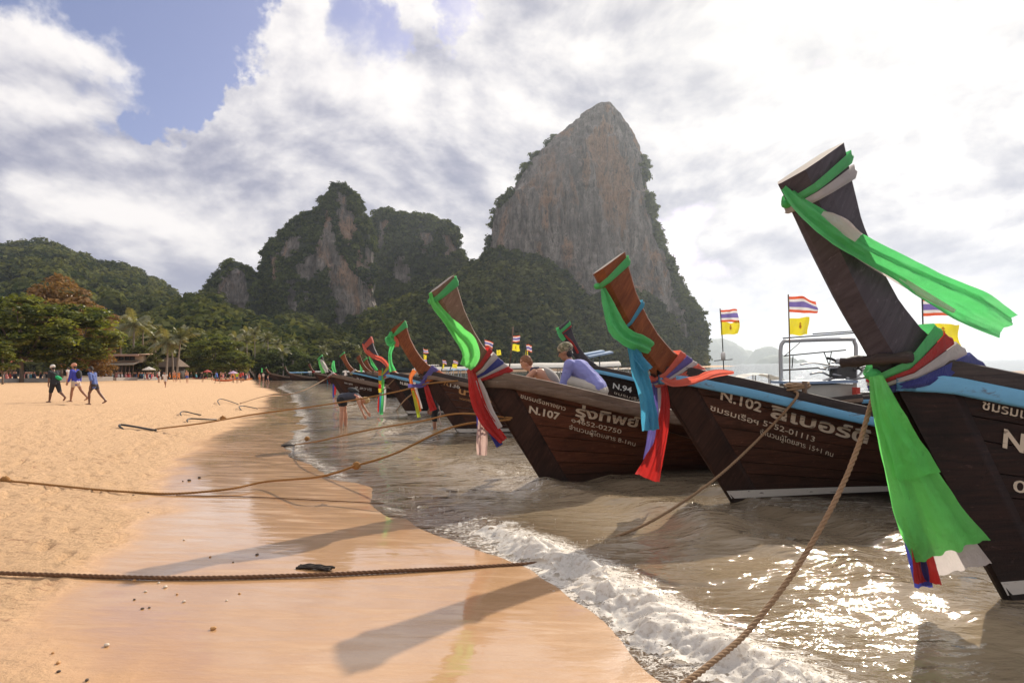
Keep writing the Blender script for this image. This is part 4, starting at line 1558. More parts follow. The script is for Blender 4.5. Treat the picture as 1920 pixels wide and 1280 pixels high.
def build_boat(b, label, hull_m, post_m, rail_m=M_RAILD, strip_m=None, band=False, nst=9, nq=44, detail=True, canopy=None, stem_m=M_STEM, inside=M_DECK, group='longtail boats moored along the beach', tarp=M_TARP, cap_m=M_ENDGR, u_can=(3.6, 8.2)):
    root = thing('longtail_boat', label, 'boat', tuple(b.o), b.th, group, b.sc)
    q = (np.linspace(0, 1, nq)) ** 1.7
    # inner skin, keel to keel
    tl = np.concatenate([np.linspace(1, 0.0, 14), np.linspace(0.0, 1, 14)[1:]])
    P = np.zeros((nq, len(tl), 3))
    for j, t in enumerate(tl):
        P[:, j] = b.hull(q, t, -1 if j < 14 else 1, -0.014)
    mb = MB().grid(P)
    n = len(tl)
    mb.F.append(tuple((nq - 1) * n + j for j in range(n))); mb.I.append(0)
    mb.obj('hull_shell', [inside if inside is M_INNER else M_DARKH], root)
    # planks
    tb = np.linspace(0.04, 0.985, nst + 1)
    tb[0] = 0.0
    rgb = np.random.default_rng(int(abs(b.o[0] * 100)) + 5)
    tb[1:-1] += rgb.uniform(-0.012, 0.012, nst - 1)
    for side in (-1, 1):
        for k in range(nst):
            t0, t1 = tb[k], tb[k + 1]
            g = 0.0028
            jut = float(rgb.uniform(-0.0012, 0.0012))
            rows = [(t0 + 0.0010, -0.004), (t0 + g, 0.010 + jut), ((t0 + t1) / 2, 0.0105 + jut), (t1 - g, 0.010 + jut), (t1 - 0.0010, -0.004)]
            P = np.zeros((nq, 5, 3))
            for j, (t, off) in enumerate(rows):
                # planks end on the stem board
                u0 = float(front(WK + t * (1.60 - WK)))
                qs = 0.40 / (b.L - u0)
                P[:, j] = b.hull(qs + (1 - qs) * q, t, side, off)
            mb = MB().grid(P)
            mb.obj('plank', [hull_m], root, smooth=False)
        # stem board
        tt = np.linspace(0.0, 1.0, 22)
        qq = np.linspace(0, 1, 6)
        P = np.zeros((22, 7, 3))
        for i, t in enumerate(tt):
            u0 = float(front(WK + t * (1.60 - WK)))
            qs = 0.41 / (b.L - u0)
            P[i, :6] = b.hull(qq * qs, t, side, 0.016)
            P[i, 6] = b.hull(qs, t, side, -0.01)
        MB().grid(P).obj('stem_board', [stem_m], root)
        # rub rail
        qr = np.concatenate([[0.012], q[1:]])
        prof = [(0.0, -0.10), (0.034, -0.10), (0.040, -0.085), (0.040, 0.0), (0.030, 0.012), (-0.02, 0.012)]
        H = b.hull(qr, 1.0, side, 0.0)
        P = np.zeros((nq, len(prof), 3))
        for j, (o_, dz) in enumerate(prof):
            P[:, j] = H + np.array((0, side * o_, dz))
        MB().grid(P).obj('rub_rail', [strip_m or rail_m], root)
        # wash board above it
        prof = [(0.012, 0.0), (0.004, 0.115), (-0.012, 0.128), (-0.045, 0.120), (-0.045, -0.05)]
        P = np.zeros((nq, len(prof), 3))
        for j, (o_, dz) in enumerate(prof):
            P[:, j] = H + np.array((0, side * o_, dz))
        MB().grid(P).obj('wash_board', [rail_m], root)
        if band:
            qb = np.linspace(0.002, 0.75, 40) ** 1.3
            P = np.zeros((40, 3, 3))
            for i, qv in enumerate(qb):
                H1 = b.hull(qv, 1.0, side)
                for j, w in enumerate((0.045, 0.09, 0.145 - 0.05 * min(1, qv * 2.2))):
                    t = (w - WK) / (H1[2] - WK)
                    P[i, j] = b.hull(qv, t, side, 0.0195)
            MB().grid(P).obj('waterline_band', [M_WBAND], root)
    # deck
    dq = np.linspace(0.05, 0.99, 30)
    H = b.hull(dq, 1.0, -1, -0.03)
    P = np.zeros((30, 2, 3))
    dd = np.interp(dq, [0, 0.2, 0.35, 1], [0.16, 0.18, 0.34, 0.36])
    P[:, 0] = H - np.stack([dd * 0, dd * 0, dd], 1)
    P[:, 1] = P[:, 0] * (1, -1, 1)
    MB().grid(P).obj('deck', [inside], root)
    for k in range(4):
        hq = b.hull(0.22 + 0.14 * k, 1.0, 1, -0.06)
        MB().box((hq[0], 0, hq[2] - 0.05), (0.22, 2 * hq[1], 0.035)).obj('thwart', [M_DECK], root)
    # prow post and stem timber
    ks = np.linspace(0, 1, 26)
    P = np.array([b.sec(k) for k in ks])
    mb = MB().grid(P, wrap=True)
    mb.F.append(tuple(25 * 10 + j for j in range(10))); mb.I.append(1)
    mb.obj('prow_post', [post_m, cap_m], root, smooth=False)
    wl = np.linspace(-0.48, 1.62, 24)
    P = np.array([[(float(front(w)) - 0.022, -0.012, w), (float(front(w)) - 0.022, 0.012, w), (float(front(w)) + 0.02, 0.036, w), (float(front(w)) + 0.16, 0.03, w), (float(front(w)) + 0.16, -0.03, w), (float(front(w)) + 0.02, -0.036, w)] for w in wl])
    MB().grid(P, wrap=True).obj('stem', [stem_m], root, smooth=False)
    if b is B1:
        MB().tube(spline([(-0.94, -0.16, 1.71), (-1.06, -0.10, 1.70), (-1.12, 0.06, 1.69), (-1.18, 0.17, 1.68)], 12), 0.036 + 0.006 * np.sin(np.arange(12) * 1.7), 7).obj('cross_timber', [M_RAILD], root)
    # keel
    P = np.array([[(u, sy, z) for sy, z in ((-0.035, WK - 0.02), (0.035, WK - 0.02), (0.035, WK - 0.12), (-0.035, WK - 0.12))] for u in np.linspace(0.26, b.L - 0.1, 10)])
    MB().grid(P, wrap=True).obj('keel', [M_DARKH], root)
    if canopy:
        u0, u1 = u_can
        zc = canopy
        n = 3
        for side in (-1, 1):
            for k in range(n):
                u = u0 + 0.1 + (u1 - u0 - 0.2) * k / (n - 1)
                hh = b.hull((u - b.us1) / (b.L - b.us1), 1.0, side, -0.05)
                MB().tube([(hh[0], hh[1], hh[2] - 0.05), (hh[0], hh[1] * 0.95, zc - 0.05)], 0.022, 6).obj('canopy_post', [M_STEEL], root)
        uu = np.linspace(u0, u1, 22)
        vv = np.linspace(-1, 1, 13)
        P = np.zeros((22, 13, 3))
        for i, u in enumerate(uu):
            hb = float(np.interp(u, _BT[:, 0], _BT[:, 1])) * 0.98
            for j, v in enumerate(vv):
                P[i, j] = (u, v * hb, zc + 0.13 * (1 - v * v) - 0.02 * math.sin(math.pi * (i % 7) / 7) - (0.06 if abs(v) == 1 else 0))
        MB().grid(P).obj('canopy', [tarp], root)
    return root


B1 = Boat(3.60, 4.60, 14.0, 1.05, 11, 1.22)
B2 = Boat(2.80, 8.06, 12.0, 1.03, 11, 1.10)
B3 = Boat(0.462, 9.513, 26.0, 1.005)
B4 = Boat(3.33, 19.9, 2.0, 1.06)
B5 = Boat(-1.476, 17.1, 4.0, 1.015, 11, 1.08)
B6 = Boat(-4.158, 24.9, -1.0, 1.02, 11, 1.05)
B7 = Boat(-11.2, 47.5, 4.0, 1.05)
B8 = Boat(-11.6, 54.0, 3.0, 1.03)
B9 = Boat(-11.5, 42.4, 2.0, 0.95)
B10 = Boat(-12.6, 60.5, 4.0, 1.0)
B11 = Boat(-14.6, 69.0, 4.0, 1.0)
B12 = Boat(-28.9, 94, 0.0, 1.0)
BOATS = {}
BOATS[1] = build_boat(B1, 'nearest longtail boat, dark tall prow with green sash, cut by the right edge', M_DARKH, M_POSTB, M_RAILD, M_BLUE, band=True, stem_m=M_DARKH)
BOATS[2] = build_boat(B2, 'dark longtail boat numbered N.102 with blue strip under its rail', M_BROWN, M_REDH, M_RAILD, M_BLUE, band=True)
BOATS[3] = build_boat(B3, 'brown planked longtail boat numbered N.107 with a man crouching in it', M_TEAK, M_POSTG, M_RAIL, M_RAIL)
BOATS[4] = build_boat(B4, 'dark longtail boat numbered N.94 half hidden behind the crouching man', M_DARKH, M_POSTB, M_RAILD, M_BLUE)
BOATS[5] = build_boat(B5, 'red-brown longtail boat numbered N.136 with purple sash at its bow', M_BROWN, M_REDH, M_RAILD, M_RAIL, band=True, inside=M_INNER)
BOATS[6] = build_boat(B6, 'black longtail boat with coral sash on its prow and blue strip', M_BLACKH, M_POSTB, M_RAILD, M_BLUE, band=True, nst=7, nq=30, canopy=1.80)
BOATS[9] = build_boat(B9, 'dark longtail boat with green and white sash behind the bending woman', M_BROWN, M_BLACKH, M_RAIL, M_RAIL, nst=6, nq=24)
BOATS[7] = build_boat(B7, 'longtail boat with red-brown prow and green knot, blue strip along its side', M_DARKH, M_REDH, M_RAILD, M_BLUE, nst=6, nq=24, canopy=1.75)
BOATS[8] = build_boat(B8, 'longtail boat with bright orange-brown prow without sash', M_TEAK, M_REDH, M_RAIL, M_RAIL, nst=5, nq=20, canopy=1.75)
BOATS[10] = build_boat(B10, 'far longtail boat with thin red-brown prow and long green sash', M_DARKH, M_REDH, M_RAIL, M_RAIL, nst=5, nq=20, canopy=1.75)
BOATS[11] = build_boat(B11, 'far longtail boat with plain brown prow behind the orange-brown one', M_DARKH, M_REDH, M_RAIL, M_RAIL, nst=4, nq=16, canopy=1.75)
BOATS[12] = build_boat(B12, 'far reddish longtail boat alone at the bend of the shore', M_TEAK, M_TEAK, M_RAIL, M_RAIL, nst=4, nq=16, canopy=1.7)
FARB = []
for k, (px, d, deg, lab, can) in enumerate([(493, 150, -8, 'far beached longtail boat with white and green prow cloth near the bathers', None),
                                       (512, 138, 3, 'far longtail boat with blue canopy beside the bathers', 1.7),
                                       (548, 128, -6, 'far longtail boat with pale hull in front of the flat-topped tree', 1.8)]):
    p = W(px, 700, d)
    b = Boat(p[0], d, deg, 1.0)
    FARB.append(b)
    build_boat(b, lab, (M_BLACKH, M_BROWN, M_BROWN)[k], (M_BLACKH, M_REDH, M_BROWN)[k], M_RAIL, M_RAIL, nst=4, nq=16, canopy=can, tarp=M_TARPB if k == 1 else M_TARP)

# painted names and numbers
for (b, k, body, p0, p1, h, m, bold) in [
    (B3, 3, 'ชมรมเรือหางยาว', (975.8, 745.4), (1060, 769.7), 8, M_LETTER, 0.004),
    (B3, 3, 'N.107', (991.7, 772.8), (1048.6, 787), 13, M_LETTER, 0.03),
    (B3, 3, 'รุ่งทิพย์', (1078, 779), (1197, 801), 18, M_LETTER, 0.03),
    (B3, 3, '๑4652-02750', (1071, 790.7), (1164.6, 813), 8.5, M_LETTER, 0.008),
    (B3, 3, 'จำนวนผู้โดยสาร 8-1คน', (1066.5, 804.0), (1191, 836), 8, M_LETTER, 0.004),
    (B2, 2, 'N.102', (1350.6, 748), (1427, 772.6), 17, M_LETTER, 0.022),
    (B2, 2, 'ชมรมเรือฯ', (1331.6, 768), (1421, 797), 10, M_LETTER, 0.006),
    (B2, 2, 'ลิเบอร์ตี้', (1444.5, 781), (1627, 832), 22, M_LETTER, 0.028),
    (B2, 2, '5752-01113', (1430.7, 797), (1526.7, 828), 10, M_LETTER, 0.006),
    (B2, 2, 'จำนวนผู้โดยสาร 15+1 คน', (1424.4, 813), (1561.5, 856), 9, M_LETTER, 0.002),
    (B1, 1, 'ชมรมเรือหางยาว', (1842, 766), (2040, 812), 17, M_LETTER, 0.012),
    (B1, 1, 'N.', (1880, 837), (1934, 852), 33, M_LETTER, 0.03),
    (B1, 1, '0', (1899, 920), (1925, 926), 22, M_LETTER, 0.012),
    (B5, 5, 'N.', (832, 721.7), (842.5, 724), 7.5, M_LETTERO, 0.02),
    (B5, 5, '136', (843.5, 724.4), (862, 728.6), 7.5, M_LETTERW, 0.02),
    (B5, 5, 'นารีนา', (860, 737), (921, 755), 11, M_LETTERO, 0.03),
    (B5, 5, 'ชมรมเรือ', (868, 719.5), (893, 725), 3.8, M_LETTERO, 0.0),
    (B5, 5, '๖๖๖๒๐๖', (861, 748.3), (894, 755), 4.5, M_LETTERO, 0.0),
    (B6, 6, 'N.88', (750, 720), (765, 723), 5.5, M_LETTERW, 0.02),
    (B6, 6, 'ชมรมเรือ', (745, 711), (763, 715.5), 2.5, M_LETTERW, 0.0),
    (B7, 7, 'N.105', (669, 711), (683, 714), 4, M_LETTERW, 0.0),
    (B9, 9, 'N.1205', (646, 719), (661, 722), 3.2, M_LETTERW, 0.0),
    (B9, 9, 'ส.สวารี', (665, 727.6), (697, 733), 4.5, M_LETTERW, 0.01),
    (B4, 4, 'N.94', (1149, 727.5), (1184, 736), 10, M_LETTERW, 0.02),
    (B4, 4, 'ชมรมเรือฯ', (1151, 738), (1208, 755), 5, M_LETTER, 0.0),
]:
    letters(b, BOATS[k], body, p0, p1, h, m, bold)

# ------------------------------------------------------------------ sashes tied to the prows
CL = {
    'green': (0.12, 0.65, 0.20), 'lime': (0.18, 0.76, 0.17), 'white': (0.70, 0.64, 0.61), 'red': (0.58, 0.030, 0.025), 'blue': (0.045, 0.055, 0.30),
    'violet': (0.16, 0.13, 0.42), 'sky': (0.08, 0.40, 0.60), 'coral': (0.82, 0.16, 0.10), 'orange': (0.80, 0.20, 0.03), 'yellow': (0.78, 0.60, 0.04), 'pink': (0.70, 0.50, 0.44), 'lemon': (0.62, 0.75, 0.06),
}


def CM(c):
    return cloth_mat('cloth_' + c, CL[c], 0.5)


def strip(path, tilt=0.5, pleats=2.5, amp=0.10, seed=0, n=46, m=27, curl=0.0, sag=0.0):
    """cloth strip along (px, py, depth, width px) stations"""
    st = np.array([(*W(p[0], p[1], p[2]), p[3] / F * p[2]) for p in path])
    S = spline(st, n)
    c, wd = S[:, :3], S[:, 3]
    T_ = np.gradient(c, axis=0)
    T_ /= np.linalg.norm(T_, axis=1)[:, None]
    v = c - np.array((0, 0, CZ))
    v /= np.linalg.norm(v, axis=1)[:, None]
    sd = np.cross(T_, v)
    sd /= np.linalg.norm(sd, axis=1)[:, None] + 1e-9
    for i in range(1, n):
        if np.dot(sd[i], sd[i - 1]) < 0:
            sd[i] *= -1
    tl = tilt + 0.5 * fbm(np.stack([np.linspace(0, 3, n), np.full(n, seed * 3.1), np.zeros(n)], 1), 2)
    sd2 = sd * np.cos(tl)[:, None] + v * np.sin(tl)[:, None]
    nn = np.cross(T_, sd2)
    P = np.zeros((n, m, 3))
    ss = np.linspace(-0.5, 0.5, m)
    tt = np.linspace(0, 1, n)
    for j, s in enumerate(ss):
        q = np.stack([tt * 2.5, np.full(n, s * 1.5 + seed), np.zeros(n)], 1)
        ph = 2 * math.pi * pleats * s + seed + 1.8 * fbm(q + 40, 2)
        off = wd * amp * (np.sin(ph) + 0.38 * np.abs(np.sin(ph * 1.7 + 1.3 * seed)) + 0.7 * fbm(q * (3.0, 5.0, 1.0) + 10, 3) + 0.35 * fbm(q * (9.0, 12.0, 1.0) + 5, 2)) + wd * curl * (4 * s * s)
        edge = 0.05 * wd * fbm(q * 2 + 20, 2)
        P[:, j] = c + sd2 * ((s * wd + (edge if abs(s) > 0.45 else 0))[:, None]) / max(0.35, math.cos(tilt)) + nn * off[:, None]
    # frayed, uneven end
    endj = 0.05 * wd[-1] * fbm(np.stack([ss * 9, np.full(m, seed), np.zeros(m)], 1), 2)
    P[-1] += T_[-1] * endj[:, None]
    return P


class Sash:
    def __init__(s, label, at, group='sashes tied to boat prows', cat='sash'):
        s.loc = np.array(at, float)
        s.root = thing('prow_sash', label, cat, tuple(s.loc), 0, group)

    def tail(s, col, path, **kw):
        P = strip(path, **kw)
        MB().grid(P).obj('tail', [CM(col)], s.root, True, s.loc)
        return s

    def band(s, b, col, kf0, kf1, ka0, ka1, grow=0.014, rows=6):
        base = b.sec(0.5)
        P = []
        for r in range(rows):
            f = r / (rows - 1)
            ring = []
            for j in range(10):
                jj = j if j < 5 else 9 - j
                cc = (0.0, 0.20, 0.45, 0.95, 1.0)[jj]
                k = (kf0 + (kf1 - kf0) * f) * (1 - cc) + (ka0 + (ka1 - ka0) * f) * cc
                ring.append(b.sec(k, grow + 0.006 * math.sin(math.pi * f) + 0.003 * ((r * 7 + j * 3) % 3))[j])
            P.append(b.world(np.array(ring)))
        MB().grid(np.array(P), wrap=True).obj('band', [CM(col)], s.root, True, s.loc)
        return s

    def knot(s, col, r=0.05, at=None):
        c = s.loc if at is None else np.array(at)
        mb = MB().ball(c, (r, r * 0.9, r * 0.75), 14, 10)
        V = mb.V[0]
        d = V - c
        V[:] = c + d * (1 + 0.28 * fbm(d / r * 1.6 + c, 3))[:, None]
        mb.obj('knot', [CM(col)], s.root, True, s.loc)
        return s


def fr(b, k, du=-0.03):
    p = b.sec(k)
    q = (p[0] + p[9]) / 2
    return b.world(q + np.array((du, 0, 0)))


# B1, the nearest boat
k1 = fr(B1, 0.915)
d = k1[1]
s = Sash('long bright green sash streaming from the tip of the nearest prow', k1)
s.band(B1, 'green', 0.912, 0.938, 0.915, 0.960).knot('green', 0.036)
s.tail('green', [(1470, 352, d - .03, 16), (1500, 385, d - .10, 34), (1545, 420, d - .16, 46), (1610, 462, d - .12, 44), (1690, 505, d - .02, 44), (1760, 545, d + .05, 56), (1830, 580, d + .1, 66), (1888, 612, d + .12, 48)], tilt=0.35, pleats=1.6, amp=0.13, seed=1, n=80, m=25)
s = Sash('greyish white sash under the green one on the nearest prow', k1 + (0, -.02, -.03))
s.band(B1, 'white', 0.888, 0.912, 0.855, 0.905)
s.tail('white', [(1476, 362, d - .01, 12), (1530, 416, d - .06, 18), (1600, 470, d - .05, 16), (1680, 520, d + .02, 14), (1740, 556, d + .06, 12), (1790, 584, d + .09, 8)], tilt=0.3, pleats=1.2, amp=0.10, seed=2, n=60)
s.tail('white', [(1540, 402, d - .16, 14), (1572, 418, d - .18, 26), (1610, 446, d - .18, 18)], tilt=0.2, pleats=1, amp=0.06, seed=3, n=16)
k1 = fr(B1, 0.195, -0.05)
d = k1[1]
s = Sash('big bundle of green, red, white and blue sashes knotted at the nearest bow', k1)
s.band(B1, 'green', 0.185, 0.215, 0.245, 0.280, 0.045).band(B1, 'red', 0.172, 0.187, 0.208, 0.246, 0.048).band(B1, 'white', 0.156, 0.173, 0.165, 0.209, 0.052).band(B1, 'blue', 0.128, 0.157, 0.100, 0.166, 0.058)
s.knot('green', 0.055)
s.tail('blue', [(1660, 780, d + .04, 16), (1690, 900, d + .02, 22), (1706, 990, d, 26), (1730, 1100, d - .02, 30)], tilt=0.2, pleats=1.2, amp=0.14, seed=4)
s.tail('red', [(1655, 720, d, 16), (1685, 830, d, 22), (1712, 960, d - .02, 30), (1738, 1092, d - .04, 44)], tilt=0.3, pleats=1.5, amp=0.16, seed=5)
s.tail('white', [(1648, 712, d - .03, 20), (1668, 800, d - .05, 44), (1712, 920, d - .06, 74), (1752, 1000, d - .06, 96), (1790, 1072, d - .06, 116)], tilt=0.25, pleats=1.0, amp=0.03, seed=6, n=50, m=25)
s.tail('lime', [(1642, 704, d - .07, 22), (1662, 770, d - .09, 46), (1700, 870, d - .11, 74), (1740, 960, d - .12, 104), (1781, 1034, d - .12, 130)], tilt=0.25, pleats=2.4, amp=0.035, seed=7, n=70, m=41)
s.tail('lime', [(1646, 706, d - .11, 18), (1668, 770, d - .14, 36), (1694, 830, d - .155, 54), (1722, 893, d - .16, 72)], tilt=0.2, pleats=1.4, amp=0.05, seed=8, n=40, m=21)

# B2, N.102
k1 = fr(B2, 0.905)
d = k1[1]
s = Sash('green sash hanging from the tip of the N.102 prow', k1)
s.band(B2, 'green', 0.890, 0.925, 0.900, 0.965).knot('green', 0.05)
s.tail('green', [(1131, 540, d - .04, 10), (1142, 572, d - .1, 22), (1156, 610, d - .14, 32), (1174, 632, d - .14, 34), (1200, 642, d - .1, 30), (1221, 652, d - .08, 24)], tilt=0.4, pleats=1.8, amp=0.16, seed=11, n=56, m=21)
k1 = fr(B2, 0.585)
s = Sash('sky blue sash hanging from the middle of the N.102 prow', k1)
s.band(B2, 'sky', 0.565, 0.585, 0.600, 0.640).knot('sky', 0.04)
s.tail('sky', [(1176, 622, d - .02, 12), (1188, 655, d - .06, 22), (1199, 698, d - .1, 27), (1212, 742, d - .12, 27), (1220, 806, d - .12, 30)], tilt=0.35, pleats=2.4, amp=0.12, seed=12, n=60, m=25)
s.tail('sky', [(1184, 640, d - .08, 10), (1196, 668, d - .12, 22), (1216, 694, d - .15, 28)], tilt=0.3, pleats=1.4, amp=0.14, seed=13, n=26)
k1 = fr(B2, 0.165, -0.06)
d = k1[1]
s = Sash('bundle of coral, violet, white and red sashes around the N.102 bow', k1)
s.band(B2, 'coral', 0.155, 0.18, 0.225, 0.262, 0.045).band(B2, 'violet', 0.142, 0.157, 0.188, 0.226, 0.048).band(B2, 'white', 0.130, 0.143, 0.162, 0.189, 0.050).band(B2, 'coral', 0.108, 0.131, 0.112, 0.163, 0.055)
s.knot('coral', 0.055)
s.tail('violet', [(1229, 712, d - .02, 10), (1229, 770, d - .03, 16), (1222, 820, d - .04, 18), (1212, 862, d - .04, 14)], tilt=0.2, pleats=1.6, amp=0.14, seed=14)
s.tail('white', [(1236, 712, d - .05, 8), (1240, 770, d - .06, 11), (1239, 830, d - .06, 11), (1237, 874, d - .06, 10)], tilt=0.2, pleats=1, amp=0.12, seed=15)
s.tail('red', [(1244, 715, d - .08, 10), (1247, 760, d - .1, 17), (1239, 820, d - .12, 26), (1226, 862, d - .12, 36), (1214, 896, d - .12, 46)], tilt=0.25, pleats=2.6, amp=0.09, seed=16, n=56, m=25)
s = Sash('coral sash blowing sideways along the rail of the N.102 boat', W(1238, 708, d - .06))
s.tail('coral', [(1236, 706, d - .07, 8), (1262, 719, d - .20, 13), (1300, 714, d - .36, 15), (1340, 700, d - .50, 14), (1376, 698, d - .60, 5)], tilt=0.4, pleats=1.3, amp=0.15, seed=17, n=44)

# B3, N.107
k1 = fr(B3, 0.93)
d = k1[1]
s = Sash('bright green sash twisting down from the tip of the N.107 prow', k1)
s.band(B3, 'green', 0.915, 0.955, 0.905, 0.985).knot('green', 0.06)
s.tail('lime', [(809, 548, d - .03, 10), (816, 572, d - .07, 15), (836, 598, d - .12, 18), (858, 624, d - .16, 24), (876, 645, d - .16, 30), (882, 668, d - .15, 30), (872, 688, d - .14, 22)], tilt=0.45, pleats=1.8, amp=0.17, seed=21, n=64, m=21)
k1 = fr(B3, 0.285, -0.05)
d = k1[1]
s = Sash('red, white and blue striped sash knotted around the N.107 bow', k1)
s.band(B3, 'red', 0.275, 0.305, 0.330, 0.366, 0.035).band(B3, 'white', 0.245, 0.268, 0.275, 0.322, 0.036).band(B3, 'blue', 0.225, 0.246, 0.228, 0.276, 0.038).band(B3, 'white', 0.212, 0.226, 0.200, 0.229, 0.040).band(B3, 'red', 0.190, 0.213, 0.160, 0.201, 0.042)
s.knot('red', 0.055)
s.tail('blue', [(894, 735, d + .02, 8), (898, 775, d, 10), (899, 822, d - .02, 8)], tilt=0.2, pleats=1, amp=0.14, seed=22)
s.tail('blue', [(908, 770, d - .03, 8), (918, 800, d - .04, 13), (937, 836, d - .05, 13)], tilt=0.2, pleats=1, amp=0.14, seed=23)
s.tail('pink', [(900, 720, d - .03, 10), (905, 770, d - .05, 16), (904, 815, d - .06, 20), (903, 853, d - .06, 19)], tilt=0.2, pleats=1.8, amp=0.14, seed=24)
s.tail('white', [(896, 712, d - .06, 10), (907, 738, d - .08, 13), (920, 770, d - .09, 12), (938, 802, d - .1, 10)], tilt=0.2, pleats=1.2, amp=0.12, seed=25)
s.tail('red', [(882, 694, d - .08, 16), (888, 722, d - .1, 21), (897, 756, d - .11, 24), (914, 790, d - .12, 24), (944, 826, d - .12, 17)], tilt=0.25, pleats=2.0, amp=0.10, seed=26, n=50)

# B4, N.94
k1 = fr(B4, 0.92)
d = k1[1]
s = Sash('thin green and red sashes on the prow behind the crouching man', k1)
s.band(B4, 'green', 0.90, 0.95, 0.90, 0.965).band(B4, 'red', 0.875, 0.895, 0.865, 0.885).knot('green', 0.06)
s.tail('green', [(1045, 614, d - .05, 6), (1049, 625, d - .1, 8), (1058, 638, d - .12, 8)], tilt=0.3, pleats=1.2, amp=0.12, seed=31, n=24)
s.tail('red', [(1050, 615, d - .05, 2.5), (1061, 630, d - .12, 3.5), (1074, 644, d - .15, 4), (1084, 662, d - .15, 4.5)], tilt=0.3, pleats=1, amp=0.12, seed=32, n=24)

# B5, N.136
k1 = fr(B5, 0.90)
d = k1[1]
s = Sash('green sash looped and hanging from the tip of the N.136 prow', k1)
s.band(B5, 'green', 0.88, 0.92, 0.875, 0.985).knot('green', 0.09)
s.tail('green', [(734, 622, d - .05, 6), (731, 634, d - .12, 12), (736, 643, d - .14, 10), (731, 660, d - .12, 7), (732, 680, d - .1, 7), (736, 696, d - .1, 13)], tilt=0.4, pleats=1.5, amp=0.2, seed=33, n=50)
s.tail('green', [(734, 630, d - .08, 5), (726, 636, d - .18, 8), (731, 646, d - .2, 7), (740, 640, d - .16, 7)], tilt=0.4, pleats=1, amp=0.2, seed=34, n=24)
s = Sash('coral cloth end hanging beside the green sash of N.136', W(743, 638, d - .05))
s.tail('coral', [(741, 630, d - .06, 4), (743, 640, d - .1, 9), (744, 650, d - .1, 8)], tilt=0.2, pleats=1, amp=0.1, seed=35, n=14)
k1 = fr(B5, 0.155, -0.03)
d = k1[1]
s = Sash('purple sash wound round the N.136 bow with its end tied to a rope', k1)
s.band(B5, 'violet', 0.08, 0.14, 0.165, 0.245, 0.05).band(B5, 'orange', 0.05, 0.08, 0.075, 0.165, 0.055)
s.tail('violet', [(800, 712, d - .12, 12), (790, 722, d - .18, 10), (778, 722, d - .22, 7), (765, 722, d - .25, 8)], tilt=0.3, pleats=1.3, amp=0.2, seed=36, n=26)
s = Sash('red sash hanging below the N.136 bow', W(800, 722, d - .1))
s.tail('red', [(797, 718, d - .10, 8), (802, 736, d - .14, 10), (808, 756, d - .16, 12), (813, 769, d - .16, 13)], tilt=0.25, pleats=1.4, amp=0.12, seed=37, n=26)
s = Sash('orange and lemon sash hanging left of the N.136 bow', W(776, 700, d + .6))
d6 = d + .5
s.tail('orange', [(778, 694, d6, 9), (770, 708, d6, 8), (774, 730, d6 - .05, 8), (781, 752, d6 - .05, 9), (786, 772, d6 - .05, 9)], tilt=0.25, pleats=1.3, amp=0.14, seed=38, n=36)
s.tail('lemon', [(774, 732, d6 - .1, 4), (779, 752, d6 - .12, 6), (786, 782, d6 - .12, 8)], tilt=0.25, pleats=1, amp=0.12, seed=39, n=22)
s.tail('white', [(777, 716, d6 + .05, 4), (782, 736, d6 + .05, 5), (790, 766, d6 + .05, 5)], tilt=0.25, pleats=1, amp=0.12, seed=40, n=22)

# B6, black boat
k1 = fr(B6, 0.88)
d = k1[1]
s = Sash('coral sash draped down the black prow', k1)
s.band(B6, 'coral', 0.83, 0.92, 0.84, 0.985)
s.tail('coral', [(681, 644, d - .05, 5), (688, 658, d - .15, 8), (700, 668, d - .2, 8), (714, 673, d - .2, 8), (724, 682, d - .18, 7), (728, 690, d - .15, 5)], tilt=0.3, pleats=1.3, amp=0.14, seed=41, n=40)
s = Sash('thin green sash hanging beside the black prow', W(694, 668, d + .1))
s.tail('green', [(692, 665, d + .1, 3), (699, 680, d + .1, 7), (707, 694, d + .1, 6)], tilt=0.2, pleats=1, amp=0.1, seed=42, n=18)
k1 = fr(B6, 0.17, -0.03)
d = k1[1]
s = Sash('many-coloured sash bundle round the black bow', k1)
s.band(B6, 'yellow', 0.14, 0.17, 0.23, 0.275, 0.05).band(B6, 'violet', 0.11, 0.14, 0.19, 0.23, 0.05).band(B6, 'orange', 0.08, 0.11, 0.12, 0.19, 0.055).band(B6, 'white', 0.06, 0.08, 0.08, 0.12, 0.055)
s.knot('orange', 0.1)
s.tail('sky', [(713, 728, d - .03, 5), (714, 752, d - .05, 6), (714, 774, d - .05, 6)], tilt=0.2, pleats=1, amp=0.12, seed=43, n=20)
s.tail('green', [(718, 730, d - .08, 4), (717, 752, d - .1, 5), (715, 777, d - .1, 6)], tilt=0.2, pleats=1, amp=0.12, seed=44, n=20)
s.tail('white', [(722, 725, d - .02, 4), (722, 750, d - .02, 5), (719, 771, d - .02, 5)], tilt=0.2, pleats=1, amp=0.12, seed=45, n=20)
s.tail('red', [(711, 742, d, 3), (710, 760, d, 4), (710, 772, d, 4)], tilt=0.2, pleats=1, amp=0.12, seed=46, n=14)
for q, (c, y0, y1) in enumerate((('orange', 694, 704), ('sky', 704, 713), ('yellow', 713, 720), ('red', 720, 728), ('yellow', 728, 736))):
    s.tail(c, [(713, y0, d - .14, 7), (713, y1, d - .15, 7)], tilt=0.2, pleats=1, amp=0.1, seed=47 + q, n=6)
s.tail('lime', [(718, 690, d - .1, 4), (718, 712, d - .12, 6), (717, 732, d - .12, 4)], tilt=0.2, pleats=1, amp=0.12, seed=53, n=16)

